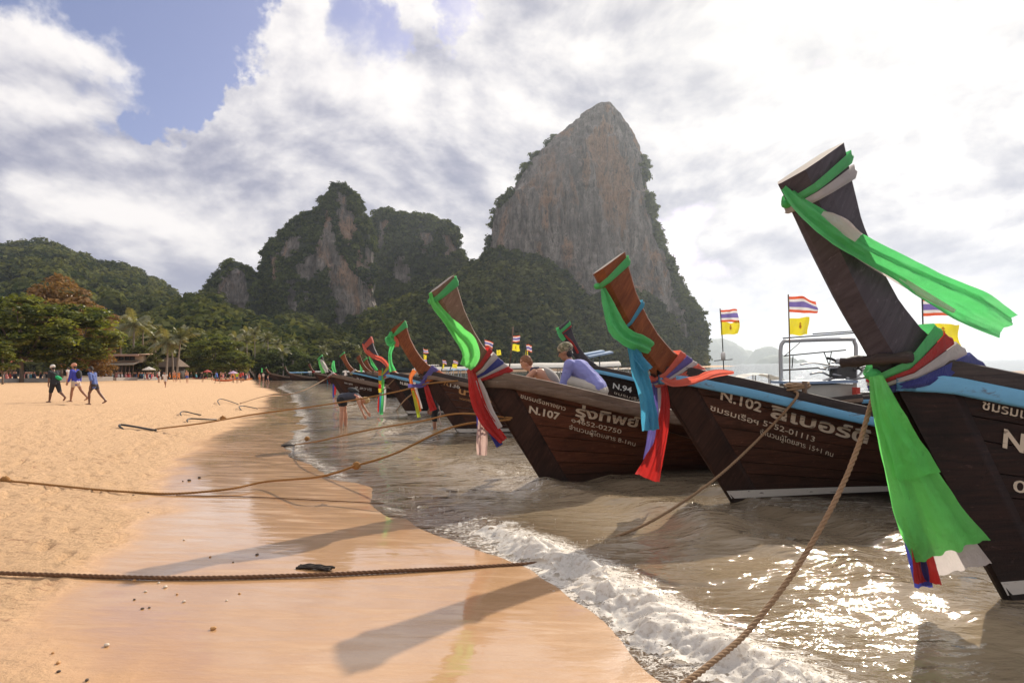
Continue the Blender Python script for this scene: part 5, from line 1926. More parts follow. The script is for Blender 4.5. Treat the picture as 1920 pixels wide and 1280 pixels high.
# farther boats
def small_sash(label, b, cols, k0, k1_, tails, wrap=None):
    p = fr(b, (k0 + k1_) / 2)
    dd = p[1]
    s = Sash(label, p)
    s.band(b, cols[0], k0, k1_, k0, k1_ + 0.02)
    for q, (c, path) in enumerate(tails):
        s.tail(c, [(x, y, dd - .15 - .05 * j, w) for j, (x, y, w) in enumerate(path)], tilt=0.25, pleats=1.2, amp=0.14, seed=60 + q + int(p[0]), n=18, m=9)
    if wrap:
        s2 = Sash('sash wrapped low round the bow below the ' + label.split(' on ')[0], fr(b, 0.15))
        for q, c in enumerate(wrap[0]):
            s2.band(b, c, 0.08 + 0.05 * q, 0.13 + 0.05 * q, 0.10 + 0.06 * q, 0.16 + 0.06 * q, 0.05)
        for q, (c, path) in enumerate(wrap[1]):
            s2.tail(c, [(x, y, dd + 1.0 - .05 * j, w) for j, (x, y, w) in enumerate(path)], tilt=0.25, pleats=1.2, amp=0.14, seed=70 + q, n=18, m=9)


small_sash('green and white sash on the dark prow behind the bending woman', B9, ['green'], 0.92, 0.97,
           [('white', [(601, 674, 4), (608, 686, 8), (613, 698, 6)]), ('lime', [(599, 673, 4), (603, 686, 9), (607, 699, 8)])],
           (['coral', 'white'], [('blue', [(627, 708, 4), (626, 726, 5), (625, 745, 3)]), ('red', [(630, 710, 3), (629, 726, 4), (628, 740, 3)])]))
small_sash('green knot and sash end on the red-brown prow with the blue strip', B7, ['green'], 0.93, 0.98, [('green', [(626, 676, 3), (625, 687, 6), (628, 698, 6)])],
           (['yellow', 'white'], [('white', [(648, 694, 5), (648, 704, 6)])]))
small_sash('long green sash on the thin far prow', B10, ['green'], 0.9, 0.98, [('green', [(676, 676, 4), (677, 688, 4), (678, 699, 4)])], (['orange'], []))
small_sash('red and sky blue sash on the far reddish boat', B12, ['red'], 0.2, 0.3, [('sky', [(615, 706, 4), (615, 718, 4), (614, 730, 3)]), ('red', [(618, 706, 3), (618, 716, 4), (618, 728, 3)])])
small_sash('green and white cloth on the far beached prow', FARB[0], ['green'], 0.75, 0.95, [('white', [(468, 692, 3), (474, 700, 4), (478, 706, 3)])])
small_sash('green sash hanging on the far boat with the blue canopy', FARB[1], ['green'], 0.85, 0.95, [('green', [(491, 690, 2.5), (491, 698, 2.5)])])


# ------------------------------------------------------------------ flags
def flag_grid(w, h, seed, n=26, m=14, droop=0.12, amp=0.07):
    P = np.zeros((m, n, 3))
    uu, vv = np.linspace(0, 1, n), np.linspace(0, 1, m)
    for j, v in enumerate(vv):
        q = np.stack([uu * 2.2, np.full(n, v * 0.8 + seed), np.zeros(n)], 1)
        P[j, :, 0] = uu * w * (1 - 0.05 * abs(math.sin(seed)))
        P[j, :, 1] = amp * w * uu ** 0.6 * (np.sin(uu * 9 + seed + v * 1.5) + 1.2 * fbm(q, 3))
        P[j, :, 2] = -v * h - droop * h * uu ** 1.5 + h * uu * (0.22 * fbm(q + 5, 2) + 0.07 * np.sin(uu * 7 + seed * 2))
        P[j, :, 0] -= w * 0.10 * uu * (0.5 + 0.5 * math.sin(v * 4 + seed))
    return P


def thai_flag(w, h, seed, parent, loc, offset=None, droop=0.12, name='national_flag'):
    m = 13
    P = flag_grid(w, h, seed, 26, m, droop)
    mb = MB().grid(P)
    idx = []
    for j in range(m - 1):
        c = (j + 0.5) / (m - 1)
        k = 0 if c < 1 / 6 or c > 5 / 6 else (1 if c < 2 / 6 or c > 4 / 6 else 2)
        idx += [k] * 25
    mb.I = idx
    o = mb.obj(name, [cloth_mat('flag_red', (0.72, 0.11, 0.04), 0.55), cloth_mat('flag_white', (0.75, 0.72, 0.70), 0.55), cloth_mat('flag_blue', (0.17, 0.13, 0.38), 0.55)], parent, True, None, loc)
    return o


def yellow_flag(w, h, seed, parent, loc, emblem=True, droop=0.15):
    P = flag_grid(w, h, seed + 2, 24, 12, droop, 0.06)
    o = MB().grid(P).obj('yellow_flag', [cloth_mat('flag_yellow', (0.80, 0.68, 0.035), 0.55)], parent, True, None, loc)
    if emblem:
        c = P[5, 12] + np.array((0, -0.012, 0))
        a, b_ = w * 0.07, h * 0.16
        mb = MB()
        V = [c]
        for k in range(14):
            r = 1.0 if k % 2 else 0.7
            V.append(c + np.array((a * r * math.cos(k * math.pi / 7), 0, b_ * r * math.sin(k * math.pi / 7) - 0.2 * b_)))
        mb.add(V, [(0, 1 + k, 1 + (k + 1) % 14) for k in range(14)])
        mb.add([c + np.array((-a * 0.8, 0, b_ * 0.75)), c + np.array((a * 0.8, 0, b_ * 0.75)), c + np.array((0, 0, b_ * 1.6))], [(0, 1, 2)])
        mb.obj('emblem', [cloth_mat('flag_emblem', (0.62, 0.25, 0.05), 0.4)], o)
    return o


def flag_pole(label, top, base, d, parts, lean_d=0.0, thick=0.014, extra=None, mat=None):
    A = np.array(W(*base, d))
    Bt = np.array(W(*top, d))
    t = thing('flag_pole', label, 'flag', tuple(A), 0, 'flags on the boats')
    MB().tube(np.array([A, (A + Bt) / 2 + (0.004 * d * 0.2, 0, 0), Bt]) - A, thick, 6).obj('pole', [mat or M_DKMETAL], t)
    for (kind, x, y, w, h, seed, droop) in parts:
        p = np.array(W(x, y, d)) - A
        (thai_flag if kind == 't' else yellow_flag)(w / F * d, h / F * d, seed, t, tuple(p + (0, -0.01, 0)), droop=droop)
    return t, A


t, A = flag_pole('striped flag and yellow flag on a thin mast with a white float', (1350, 578), (1357, 694), 24, [('t', 1350, 581, 36, 23, 1.0, 0.02), ('y', 1351, 604, 36, 24, 1.2, 0.0)], thick=0.02)
p = np.array(W(1356, 668, 24)) - A
MB().lathe([(0.0, -0.16), (0.08, -0.15), (0.09, 0.1), (0.05, 0.16), (0.0, 0.17)], tuple(p), 12).obj('float', [plain('white_float', (0.7, 0.66, 0.6), 0.5)], t)
MB().tube([tuple(p + (-0.35, 0, -0.16)), tuple(p + (0.35, 0, -0.12))], 0.018, 6).obj('crossbar', [M_DKMETAL], t)
flag_pole('larger striped flag and yellow flag on a bamboo mast by the steel frame', (1478, 552), (1481, 728), 17.2, [('t', 1479, 556, 56, 29, 2.0, 0.15), ('y', 1480, 597, 40, 30, 2.2, 0.05)], thick=0.018, mat=M_RAIL)
flag_pole('biggest striped flag and yellow flag behind the nearest prow', (1729, 553), (1731, 700), 10.3, [('t', 1729, 559, 78, 34, 3.0, 0.08), ('y', 1730, 607, 76, 38, 3.3, 0.02)], thick=0.012)
flag_pole('striped flag and yellow flag on a tall bamboo mast left of the sunburnt man', (962, 612), (955, 690), 24, [('t', 961, 630, 15, 11, 4.0, 0.05), ('y', 959, 645, 16, 12, 4.3, 0.1)], thick=0.03, mat=M_RAIL)
flag_pole('small tilted striped flag just right of the N.107 prow', (908, 634), (908, 700), 22, [('t', 908, 637, 18, 11, 5.0, 0.45)], thick=0.02)
flag_pole('small yellow flag alone on a short mast', (930, 655), (930, 700), 24, [('y', 931, 656, 9, 10, 5.5, 0.05)], thick=0.02)
flag_pole('crumpled striped flag over the sunburnt man', (985, 643), (990, 700), 20, [('t', 986, 646, 12, 12, 6.0, 0.1), ('y', 985, 655, 5, 13, 6.5, 0.1)], thick=0.02)
flag_pole('striped and yellow flags flying behind the N.136 prow', (793, 652), (792, 695), 30, [('t', 793, 654, 11, 8, 7.0, 0.2), ('y', 793, 664, 7, 9, 7.3, 0.1), ('t', 793, 673, 8, 7, 7.5, 0.1)], thick=0.03)
flag_pole('little striped and yellow flag pair on a white canopy', (829, 673), (828, 697), 40, [('t', 829, 675, 9, 6, 8.0, 0.3), ('y', 829, 682, 4, 8, 8.3, 0.1)], thick=0.03)
flag_pole('leaning striped and yellow flags left of the N.107 prow', (850, 673), (842, 697), 36, [('t', 850, 675, 9, 6, 9.0, 0.3), ('y', 848, 682, 10, 7, 9.3, 0.2)], thick=0.03)
flag_pole('small striped flag among the far canopies', (700, 676), (699, 700), 46, [('t', 700, 678, 8, 5, 10.0, 0.2), ('y', 700, 685, 5, 5, 10.3, 0.1)], thick=0.03)


# ------------------------------------------------------------------ ropes
def rope_mat(name, col):
    def fn(t):
        co = t.n('ShaderNodeTexCoord').outputs['Object']
        n = t.noise(co, 40.0, 4, 0.7)
        c = t.mix(n, tuple(x * 0.55 for x in col), tuple(x * 1.3 for x in col))
        return t.n('ShaderNodeBsdfPrincipled', i_Base_Color=c, i_Roughness=0.9, i_Normal=t.bump(t.noise(co, 220.0, 3), 0.6, 0.004))
    return material(name, fn)


M_ROPE = rope_mat('rope_tan', (0.30, 0.185, 0.10))
M_ROPEB = rope_mat('rope_brown', (0.17, 0.085, 0.040))
M_ROPEY = rope_mat('rope_orange', (0.33, 0.16, 0.045))


def rope(label, pts, dia, mat, twisted=True, group='mooring ropes'):
    P = np.array(pts, float)
    L = np.linalg.norm(np.diff(P, axis=0), axis=1).sum()
    c = P[len(P) // 2]
    if twisted:
        pitch = dia * 3.6
        n = int(min(L / (pitch / 9), 2600))
        S = spline(P, n)
        T_ = np.gradient(S, axis=0)
        T_ /= np.linalg.norm(T_, axis=1)[:, None]
        a = np.cross(T_, (0.02, 0.03, 1.0))
        a /= np.linalg.norm(a, axis=1)[:, None]
        b = np.cross(T_, a)
        s = np.linspace(0, L, n)
        t = thing('mooring_rope', label, 'rope', tuple(c), 0, group)
        for k in range(3):
            ph = 2 * math.pi * (s / pitch + k / 3)
            Q = S + (a * np.cos(ph)[:, None] + b * np.sin(ph)[:, None]) * dia * 0.235
            MB().tube(Q, dia * 0.275, 6).obj('strand', [mat], t, True, c)
    else:
        n = max(24, int(L * 6))
        S = spline(P, n)
        o = MB().tube(S, dia / 2, 6).obj('mooring_rope', [mat], None, True, c, tuple(c))
        tag(o, label, 'rope', group)


def gp(px, py, dz=0.0):
    return tuple(G(px, py, dz))


r0 = fr(B1, 0.16, -0.10)
rope('thick twisted rope hanging from the nearest bow down to the bottom of the picture',
     [tuple(B1.world((-0.9, 0.15, 1.5))), W(1638, 742, 4.42), W(1608, 840, 4.28), W(1565, 940, 4.12), W(1495, 1062, 3.92), W(1405, 1180, 3.62), W(1330, 1245, 3.32), W(1285, 1279, 3.15), W(1235, 1310, 2.95), W(1150, 1360, 2.7), (-0.1, 2.0, 0.0)], 0.036, M_ROPE)
hb = hull_px(B2, 1490, 735)
rope('pale rope running from the N.102 rail down into the breaking wave',
     [tuple(B2.world((hb[0] + 0.02, hb[1] + 0.05, hb[2] + 0.12))), tuple(B2.world((hb[0], hb[1] - 0.05, hb[2] + 0.02))), W(1425, 820, 7.75), W(1340, 898, 7.2), W(1230, 972, 6.75), W(1130, 1015, 6.45), W(1048, 1037, 6.2), W(960, 1056, 5.7)], 0.034, M_ROPE)
hb = B3.world((-0.62, -0.14, 1.02))
rope('long orange-brown rope from the N.107 bow to the left edge of the picture',
     [tuple(hb), W(850, 800, 9.0), W(740, 850, 8.75), W(670, 872, 8.65), W(600, 893, 8.5), gp(500, 915, 0.10), gp(430, 923, 0.05), gp(330, 928, 0.022), gp(250, 925, 0.02), gp(170, 919, 0.02), gp(60, 909, 0.03), gp(0, 905, 0.03), gp(-60, 903, 0.0)], 0.034, M_ROPEY)
rope('twisted brown rope lying straight across the sand in the foreground',
     [gp(-150, 1072, 0.015), gp(0, 1078, 0.018), gp(150, 1083, 0.018), gp(300, 1087, 0.018), gp(430, 1086, 0.018), gp(560, 1082, 0.018), gp(640, 1079, 0.018), gp(760, 1072, 0.014), gp(850, 1067, 0.010), gp(930, 1062, 0.008), gp(1000, 1058, 0.01), gp(1070, 1053, 0.0), gp(1110, 1050, -0.06)], 0.036, M_ROPEB)
k = fr(B5, 0.13, -0.05)
rope('rope from the purple sash of N.136 to the anchor on the dry sand', [tuple(B5.world((0.0, -0.42, 1.44))), W(797, 720, k[1] - .15), W(740, 735, 17.0), W(620, 757, 17.6), W(480, 776, 17.6), W(380, 793, 16.6), gp(292, 806, 0.03)], 0.045, M_ROPEY, False)
rope('rope from the N.107 bow to the small anchor at the water edge', [tuple(B3.world((-0.60, -0.15, 1.04))), W(860, 775, 9.6), W(790, 789, 10.2), W(690, 806, 11.2), W(600, 826, 12.4), gp(552, 836, 0.03)], 0.030, M_ROPEY, False)
k = fr(B6, 0.12, -0.05)
rope('thin rope from the black bow down behind the bending woman', [W(748, 702, k[1] - .2), W(722, 728, k[1] - .1), W(700, 748, k[1]), W(640, 762, 25.5), W(560, 766, 25), gp(484, 766, 0.03)], 0.035, M_ROPE, False)
rope('short rope dropping from the N.136 sash into the water', [W(786, 724, 17.6), W(773, 738, 18.5), W(757, 752, 20), tuple(GW(742, 766) - (0, 0, 0.1))], 0.04, M_ROPE, False)
rope('thin rope stretched low over the shallows from the dark far boat', [tuple(fr(B9, 0.1)), W(560, 735, 38), W(500, 742, 36), gp(450, 757, 0.03)], 0.05, M_ROPE, False)
rope('thin rope lying across the wet sand behind the driftwood', [gp(330, 930, 0.012), gp(450, 932, 0.012), gp(560, 937, 0.012), gp(640, 941, 0.012), gp(720, 945, 0.01)], 0.014, M_ROPEB, False)
for (lab, px, py, dz, sc) in (('frayed orange knot on the rope over the wave edge', 668, 873, None, 0.055), ('knot with frayed orange ends at the left edge rope', 10, 905, 0.04, 0.06), ('orange rag knot on the rope by the small anchor', 576, 830, 0.1, 0.06), ('orange rag knot beside the farther anchors', 418, 787, 0.06, 0.09)):
    c = np.array(W(px, py, 8.65)) if dz is None else G(px, py, dz)
    mb = MB().ball((0, 0, 0), sc, 12, 9)
    V = mb.V[0]
    V[:] = V * (1 + 0.45 * fbm(V / sc * 2.3 + px, 3))[:, None]
    rg = np.random.default_rng(px)
    for k in range(9):
        e = rg.normal(size=3)
        e[2] = abs(e[2]) * 0.4 - 0.25
        mb.tube(spline([(0, 0, 0), tuple(e * sc * 0.9), tuple(e * sc * 1.5 + (0, 0, -sc * 0.5))], 6), np.linspace(sc * 0.16, sc * 0.05, 6), 5)
    tag(mb.obj('rope_knot', [M_ROPEY], None, True, None, tuple(c)), lab, 'knot')


# ------------------------------------------------------------------ anchors: bent iron rods
def anchor(label, pts, r=0.022):
    P = np.array([G(x, y, dz) for x, y, dz in pts])
    c = P[len(P) // 2]
    o = MB().tube(spline(P, 26), np.interp(np.linspace(0, 1, 26), [0, .1, .9, 1], [r * 0.6, r, r, r * 0.9]), 8).obj('anchor', [M_DKMETAL], None, True, c, tuple(c))
    tag(o, label, 'anchor', 'iron boat anchors dug into the sand')


anchor('nearest bent iron anchor on the dry sand with an orange rope tied to it', [(232, 804, 0.0), (224, 803, 0.06), (228, 802, 0.09), (255, 804, 0.06), (282, 807, 0.03), (293, 808, 0.03)], 0.03)
anchor('thin iron anchor left of the wet sand strip', [(341, 780, 0.0), (338, 778, 0.07), (345, 776, 0.10), (368, 778, 0.04), (377, 779, 0.03)])
anchor('flat iron anchor under the long stretched rope', [(352, 791, 0.0), (351, 790, 0.05), (358, 789, 0.08), (385, 789, 0.06), (406, 788, 0.03)], 0.026)
anchor('hooked iron anchor standing on the wet sand, farthest from the camera', [(413, 760, 0.0), (409, 758, 0.10), (409, 756, 0.16), (416, 754, 0.18), (436, 757, 0.09), (447, 759, 0.03)])
anchor('second hooked iron anchor on the wet sand', [(453, 769, 0.0), (449, 767, 0.07), (449, 766, 0.11), (458, 765, 0.10), (472, 766, 0.06), (483, 767, 0.03)])
anchor('small iron anchor at the water edge at the end of a rope', [(527, 837, 0.01), (536, 837, 0.03), (545, 837, 0.04), (553, 836, 0.03)], 0.024)

# ------------------------------------------------------------------ people
def tmp_remesh(mb, vox, smooth_it=3):
    me = mb.mesh('tmp', None)
    o = bpy.data.objects.new('tmp', me)
    C.objects.link(o)
    m = o.modifiers.new('r', 'REMESH')
    m.mode = 'VOXEL'
    m.voxel_size = vox
    m.use_smooth_shade = True
    if smooth_it:
        s = o.modifiers.new('s', 'SMOOTH')
        s.factor = 0.5
        s.iterations = smooth_it
    dg = bpy.context.evaluated_depsgraph_get()
    out = bpy.data.meshes.new_from_object(o.evaluated_get(dg))
    bpy.data.objects.remove(o)
    bpy.data.meshes.remove(me)
    return out


def capsule(mb, a, b, r0, r1, n=12, sy=1.0):
    a, b = np.array(a, float), np.array(b, float)
    d = b - a
    L = np.linalg.norm(d) + 1e-9
    d /= L
    st = [(-0.98, 0.2), (-0.7, 0.71), (-0.3, 0.95)]
    P, R = [], []
    for h, r in st:
        P.append(a + d * h * r0); R.append(r0 * r)
    P.append(a); R.append(r0)
    P.append((a + b) / 2); R.append((r0 + r1) / 2)
    P.append(b); R.append(r1)
    for h, r in st[::-1]:
        P.append(b - d * h * r1); R.append(r1 * r)
    mb.tube(P, R, n)


def rot2(v, ang):
    """unit vector in the sagittal plane: 0 = straight down, positive = forward (+x)"""
    return np.array((math.sin(ang), 0, -math.cos(ang)))


def R_(x):
    return math.radians(x)


def skeleton(h=1.68, lean=4, curve=6, legs=((0, 0), (0, 0)), arms=((0, 10, 6), (0, 10, 6)), head=(0, 0), hip_z=None, sit=False):
    """joints, facing +x, left = +y; legs = (thigh, knee flex), arms = (swing, elbow flex, out)"""
    s = h / 1.70
    J = {}
    TH, SHK = 0.42 * s, 0.42 * s
    up = np.array((math.sin(R_(lean)), 0, math.cos(R_(lean))))
    up2 = np.array((math.sin(R_(lean + curve)), 0, math.cos(R_(lean + curve))))
    up3 = np.array((math.sin(R_(lean + 2 * curve)), 0, math.cos(R_(lean + 2 * curve))))
    J['pelvis'] = np.zeros(3)
    J['belly'] = J['pelvis'] + up * 0.17 * s
    J['chest'] = J['belly'] + up2 * 0.20 * s
    J['neck'] = J['chest'] + up3 * 0.15 * s
    hp = R_(lean + 2 * curve + head[0])
    hd = np.array((math.sin(hp), 0, math.cos(hp)))
    J['skull'] = J['neck'] + hd * 0.17 * s + np.array((math.cos(hp), 0, -math.sin(hp))) * 0.02 * s
    J['hd'] = hd
    for k, sg in ((0, 1), (1, -1)):
        hip = J['pelvis'] + np.array((0, sg * 0.088 * s, -0.02 * s))
        a, f = legs[k][0], legs[k][1]
        ab = legs[k][2] if len(legs[k]) > 2 else 2
        v = rot2(None, R_(a)); v = v + np.array((0, sg * math.tan(R_(ab)), 0)); v /= np.linalg.norm(v)
        knee = hip + v * TH
        v2 = rot2(None, R_(a - f)); v2 = v2 + np.array((0, sg * math.tan(R_(ab * 0.3)), 0)); v2 /= np.linalg.norm(v2)
        ank = knee + v2 * SHK
        J['hip%d' % k], J['knee%d' % k], J['ank%d' % k] = hip, knee, ank
        fa = R_(a - f)
        pitch = legs[k][3] if len(legs[k]) > 3 else max(0.0, f - a) * 0.75 + min(0, -a * 0.0)
        fd = np.array((math.cos(R_(pitch)), 0, -math.sin(R_(pitch))))
        J['toe%d' % k] = ank + fd * 0.17 * s + np.array((0, sg * 0.02, -0.045 * s))
        J['heel%d' % k] = ank + np.array((-0.05 * s * math.cos(R_(pitch)), 0, -0.05 * s + 0.05 * s * math.sin(R_(pitch))))
        sh = J['neck'] - up3 * 0.045 * s + np.array((0, sg * 0.185 * s, 0))
        sw, el, ou = arms[k]
        v = rot2(None, R_(sw)); v = v + np.array((0, sg * math.tan(R_(ou)), 0)); v /= np.linalg.norm(v)
        elb = sh + v * 0.285 * s
        v2 = rot2(None, R_(sw + el)); v2 = v2 + np.array((0, sg * math.tan(R_(ou * 0.3)), 0)); v2 /= np.linalg.norm(v2)
        wr = elb + v2 * 0.25 * s
        J['sh%d' % k], J['elb%d' % k], J['wr%d' % k], J['hdir%d' % k] = sh, elb, wr, v2
    J['s'] = s
    low = min(J['toe0'][2], J['toe1'][2], J['heel0'][2], J['heel1'][2]) - 0.022 * s
    dz = (-low) if hip_z is None else hip_z
    for k in list(J):
        if isinstance(J[k], np.ndarray) and not k.startswith('hdir') and k != 'hd':
            J[k] = J[k] + np.array((0, 0, dz))
    return J


def hand(mb, J, k, s):
    w, v = J['wr%d' % k], J['hdir%d' % k]
    sg = 1 if k == 0 else -1
    side = np.array((1.0, 0, 0)) - v * v[0]
    side /= np.linalg.norm(side) + 1e-9
    inn = np.cross(v, side) * sg
    pal = w + v * 0.085 * s
    for q in (-0.024, 0.0, 0.024):
        capsule(mb, w + side * q * 0.6 * s + v * 0.01, pal + side * q * s, 0.016 * s, 0.017 * s, 8)
    for q, L in ((-0.030, 0.055), (-0.010, 0.072), (0.010, 0.076), (0.030, 0.068)):
        b = pal + side * q * s
        m = b + v * L * 0.5 * s + inn * 0.006 * s
        e = m + v * L * 0.45 * s + inn * 0.022 * s
        capsule(mb, b, m, 0.0095 * s, 0.009 * s, 7)
        capsule(mb, m, e, 0.009 * s, 0.0075 * s, 7)
    b = w + v * 0.03 * s + side * 0.028 * s
    m = b + v * 0.035 * s + side * 0.026 * s + inn * 0.01 * s
    capsule(mb, b, m, 0.013 * s, 0.011 * s, 7)
    capsule(mb, m, m + v * 0.03 * s + inn * 0.01 * s, 0.011 * s, 0.009 * s, 7)


def body_mesh(J, vox=0.011, build=1.0, female=False):
    s = J['s']
    mb = MB()
    f = build
    rot = Matrix.Rotation(0, 3, 'X')
    pel, bel, che, nek = J['pelvis'], J['belly'], J['chest'], J['neck']
    for sg in (-1, 1):
        o = np.array((0, sg * 0.055 * s, 0))
        capsule(mb, pel + o * 1.1, bel + o * 0.9, 0.098 * s * f * (1.06 if female else 1), 0.092 * s * f)
        capsule(mb, bel + o * 0.9, che + o * 1.25, 0.092 * s * f, 0.100 * s * f)
        capsule(mb, che + o * 1.3, nek - (nek - che) * 0.35 + o * 1.8, 0.098 * s * f, 0.066 * s)
        capsule(mb, pel + o * 1.2 - np.array((0.05 * s, 0, 0.03 * s)), pel + o * 1.2 - np.array((0.04 * s, 0, 0.06 * s)), 0.085 * s * f, 0.08 * s * f)
    hd = J['hd']
    fw = np.array((hd[2], 0, -hd[0]))
    sk = J['skull']
    capsule(mb, nek - hd * 0.03 * s, sk - hd * 0.05 * s, 0.055 * s, 0.052 * s)
    ang = math.atan2(hd[0], hd[2])
    HR = Matrix.Rotation(ang, 3, 'Y')
    mb.ball(sk + hd * 0.02 * s, (0.098 * s, 0.077 * s, 0.108 * s), 16, 12, rot=HR)
    mb.ball(sk - hd * 0.055 * s + fw * 0.03 * s, (0.060 * s, 0.056 * s, 0.066 * s), 14, 10, rot=HR)
    capsule(mb, sk + fw * 0.092 * s + hd * 0.005 * s, sk + fw * 0.108 * s - hd * 0.025 * s, 0.009 * s, 0.014 * s, 8)
    for sg in (-1, 1):
        mb.ball(sk + np.array((0, sg * 0.079 * s, 0)) - hd * 0.012 * s - fw * 0.008 * s, (0.020 * s, 0.011 * s, 0.031 * s), 8, 6, rot=HR)
    capsule(mb, sk + fw * 0.088 * s - hd * 0.062 * s + np.array((0, -0.02 * s, 0)), sk + fw * 0.088 * s - hd * 0.062 * s + np.array((0, 0.02 * s, 0)), 0.009 * s, 0.009 * s, 7)
    for k in (0, 1):
        capsule(mb, J['hip%d' % k], J['knee%d' % k], 0.088 * s * f, 0.056 * s)
        kn, an = J['knee%d' % k], J['ank%d' % k]
        mid = kn + (an - kn) * 0.32
        capsule(mb, kn, mid, 0.054 * s * f, 0.057 * s * f)
        capsule(mb, mid, an, 0.056 * s * f, 0.036 * s * f)
        capsule(mb, J['heel%d' % k], J['toe%d' % k] * 0.6 + J['heel%d' % k] * 0.4, 0.036 * s, 0.038 * s)
        to, he = J['toe%d' % k], J['heel%d' % k]
        for q in (-0.022, 0.0, 0.022):
            capsule(mb, he * 0.45 + to * 0.55 + np.array((0, q * s, 0)), to + np.array((0, q * s, 0)), 0.026 * s, 0.017 * s, 8)
        capsule(mb, an, he * 0.6 + to * 0.4, 0.036 * s, 0.034 * s)
        capsule(mb, J['sh%d' % k], J['elb%d' % k], 0.051 * s * f, 0.039 * s)
        capsule(mb, J['elb%d' % k], J['wr%d' % k], 0.040 * s, 0.027 * s)
        if vox < 0.016:
            hand(mb, J, k, s)
        else:
            capsule(mb, J['wr%d' % k], J['wr%d' % k] + J['hdir%d' % k] * 0.14 * s, 0.03 * s, 0.022 * s)
    return tmp_remesh(mb, vox, 2 if vox < 0.016 else 3)


def top_mesh(J, sleeve=0.5, hem=0.08, vox=0.013, grow=0.016, build=1.0):
    """shirt: torso and sleeves (0 none, 0.5 short, 1 upper arm, 2 long)"""
    s = J['s']
    mb = MB()
    f = build
    pel, bel, che, nek = J['pelvis'], J['belly'], J['chest'], J['neck']
    dn = (pel - bel) / np.linalg.norm(pel - bel)
    g = grow
    for sg in (-1, 1):
        o = np.array((0, sg * 0.055 * s, 0))
        capsule(mb, pel + dn * hem * s * 0.2 + o * 1.15, bel + o, 0.108 * s * f + g, 0.096 * s * f + g)
        capsule(mb, pel + dn * hem * s + o * 1.15, bel + o, 0.085 * s * f + g, 0.096 * s * f + g)
        capsule(mb, bel + o, che + o * 1.3, 0.096 * s * f + g, 0.103 * s * f + g)
        capsule(mb, che + o * 1.35, nek - (nek - che) * 0.33 + o * 1.9, 0.101 * s * f + g, 0.066 * s + g * 0.8)
    for k in (0, 1):
        if sleeve > 0:
            e = J['sh%d' % k] + (J['elb%d' % k] - J['sh%d' % k]) * min(1.0, sleeve)
            capsule(mb, J['sh%d' % k], e, 0.056 * s * f + g, 0.047 * s + g)
        if sleeve > 1:
            e = J['elb%d' % k] + (J['wr%d' % k] - J['elb%d' % k]) * (sleeve - 1.0)
            capsule(mb, J['elb%d' % k], e, 0.044 * s + g, 0.031 * s + g)
    me = tmp_remesh(mb, vox, 3)
    # wrinkles
    V = np.zeros(len(me.vertices) * 3)
    me.vertices.foreach_get('co', V)
    V = V.reshape(-1, 3)
    N = np.zeros(len(V) * 3)
    me.vertices.foreach_get('normal', N)
    N = N.reshape(-1, 3)
    V = V + N * (0.010 * fbm(V * (9, 9, 14) + 3, 3))[:, None]
    me.vertices.foreach_set('co', V.astype(np.float32).ravel())
    return me


def shorts_mesh(J, length=0.5, vox=0.013, grow=0.018, build=1.0):
    s = J['s']
    mb = MB()
    f = build
    pel, bel = J['pelvis'], J['belly']
    for sg in (-1, 1):
        o = np.array((0, sg * 0.055 * s, 0))
        capsule(mb, pel + o * 1.15, pel + (bel - pel) * 0.35 + o, 0.100 * s * f + grow * .6, 0.090 * s * f + grow * .4)
        capsule(mb, pel + o * 1.2 - np.array((0.045 * s, 0, 0.045 * s)), pel + o * 1.2, 0.085 * s * f + grow, 0.085 * s)
    for k in (0, 1):
        h, kn, an = J['hip%d' % k], J['knee%d' % k], J['ank%d' % k]
        e = h + (kn - h) * min(length, 1.0)
        capsule(mb, h, e, 0.092 * s * f + grow, (0.088 - 0.026 * min(length, 1)) * s * f + grow)
        if length > 1:
            capsule(mb, kn, kn + (an - kn) * (length - 1), 0.060 * s + grow, 0.056 * s + grow)
    return tmp_remesh(mb, vox, 3)


def hair_mesh(J, length=0.0, vox=0.011, bun=False, fuzzy=0.012, under=False):
    s = J['s']
    hd = J['hd']
    fw = np.array((hd[2], 0, -hd[0]))
    sk = J['skull']
    HR = Matrix.Rotation(math.atan2(hd[0], hd[2]), 3, 'Y')
    mb = MB()
    if not under:
        mb.ball(sk + hd * 0.045 * s - fw * 0.016 * s, (0.098 * s, 0.086 * s, 0.092 * s), 16, 12, rot=HR)
    k_ = 0.86 if under else 1.0
    mb.ball(sk - hd * (0.03 if under else 0.0) * s - fw * 0.045 * s, (0.066 * s * k_, 0.083 * s * k_, 0.085 * s * k_), 16, 12, rot=HR)
    if length > 0:
        capsule(mb, sk - fw * 0.06 * s, sk - fw * 0.075 * s - np.array((0, 0, length)), 0.07 * s, 0.04 * s)
    if bun:
        mb.ball(sk + hd * 0.11 * s - fw * 0.05 * s, 0.045 * s, 12, 8)
    me = tmp_remesh(mb, vox, 1)
    V = np.zeros(len(me.vertices) * 3)
    me.vertices.foreach_get('co', V)
    V = V.reshape(-1, 3)
    N = np.zeros(len(V) * 3)
    me.vertices.foreach_get('normal', N)
    V = V + N.reshape(-1, 3) * (fuzzy * fbm(V * 38, 3))[:, None]
    me.vertices.foreach_set('co', V.astype(np.float32).ravel())
    return me


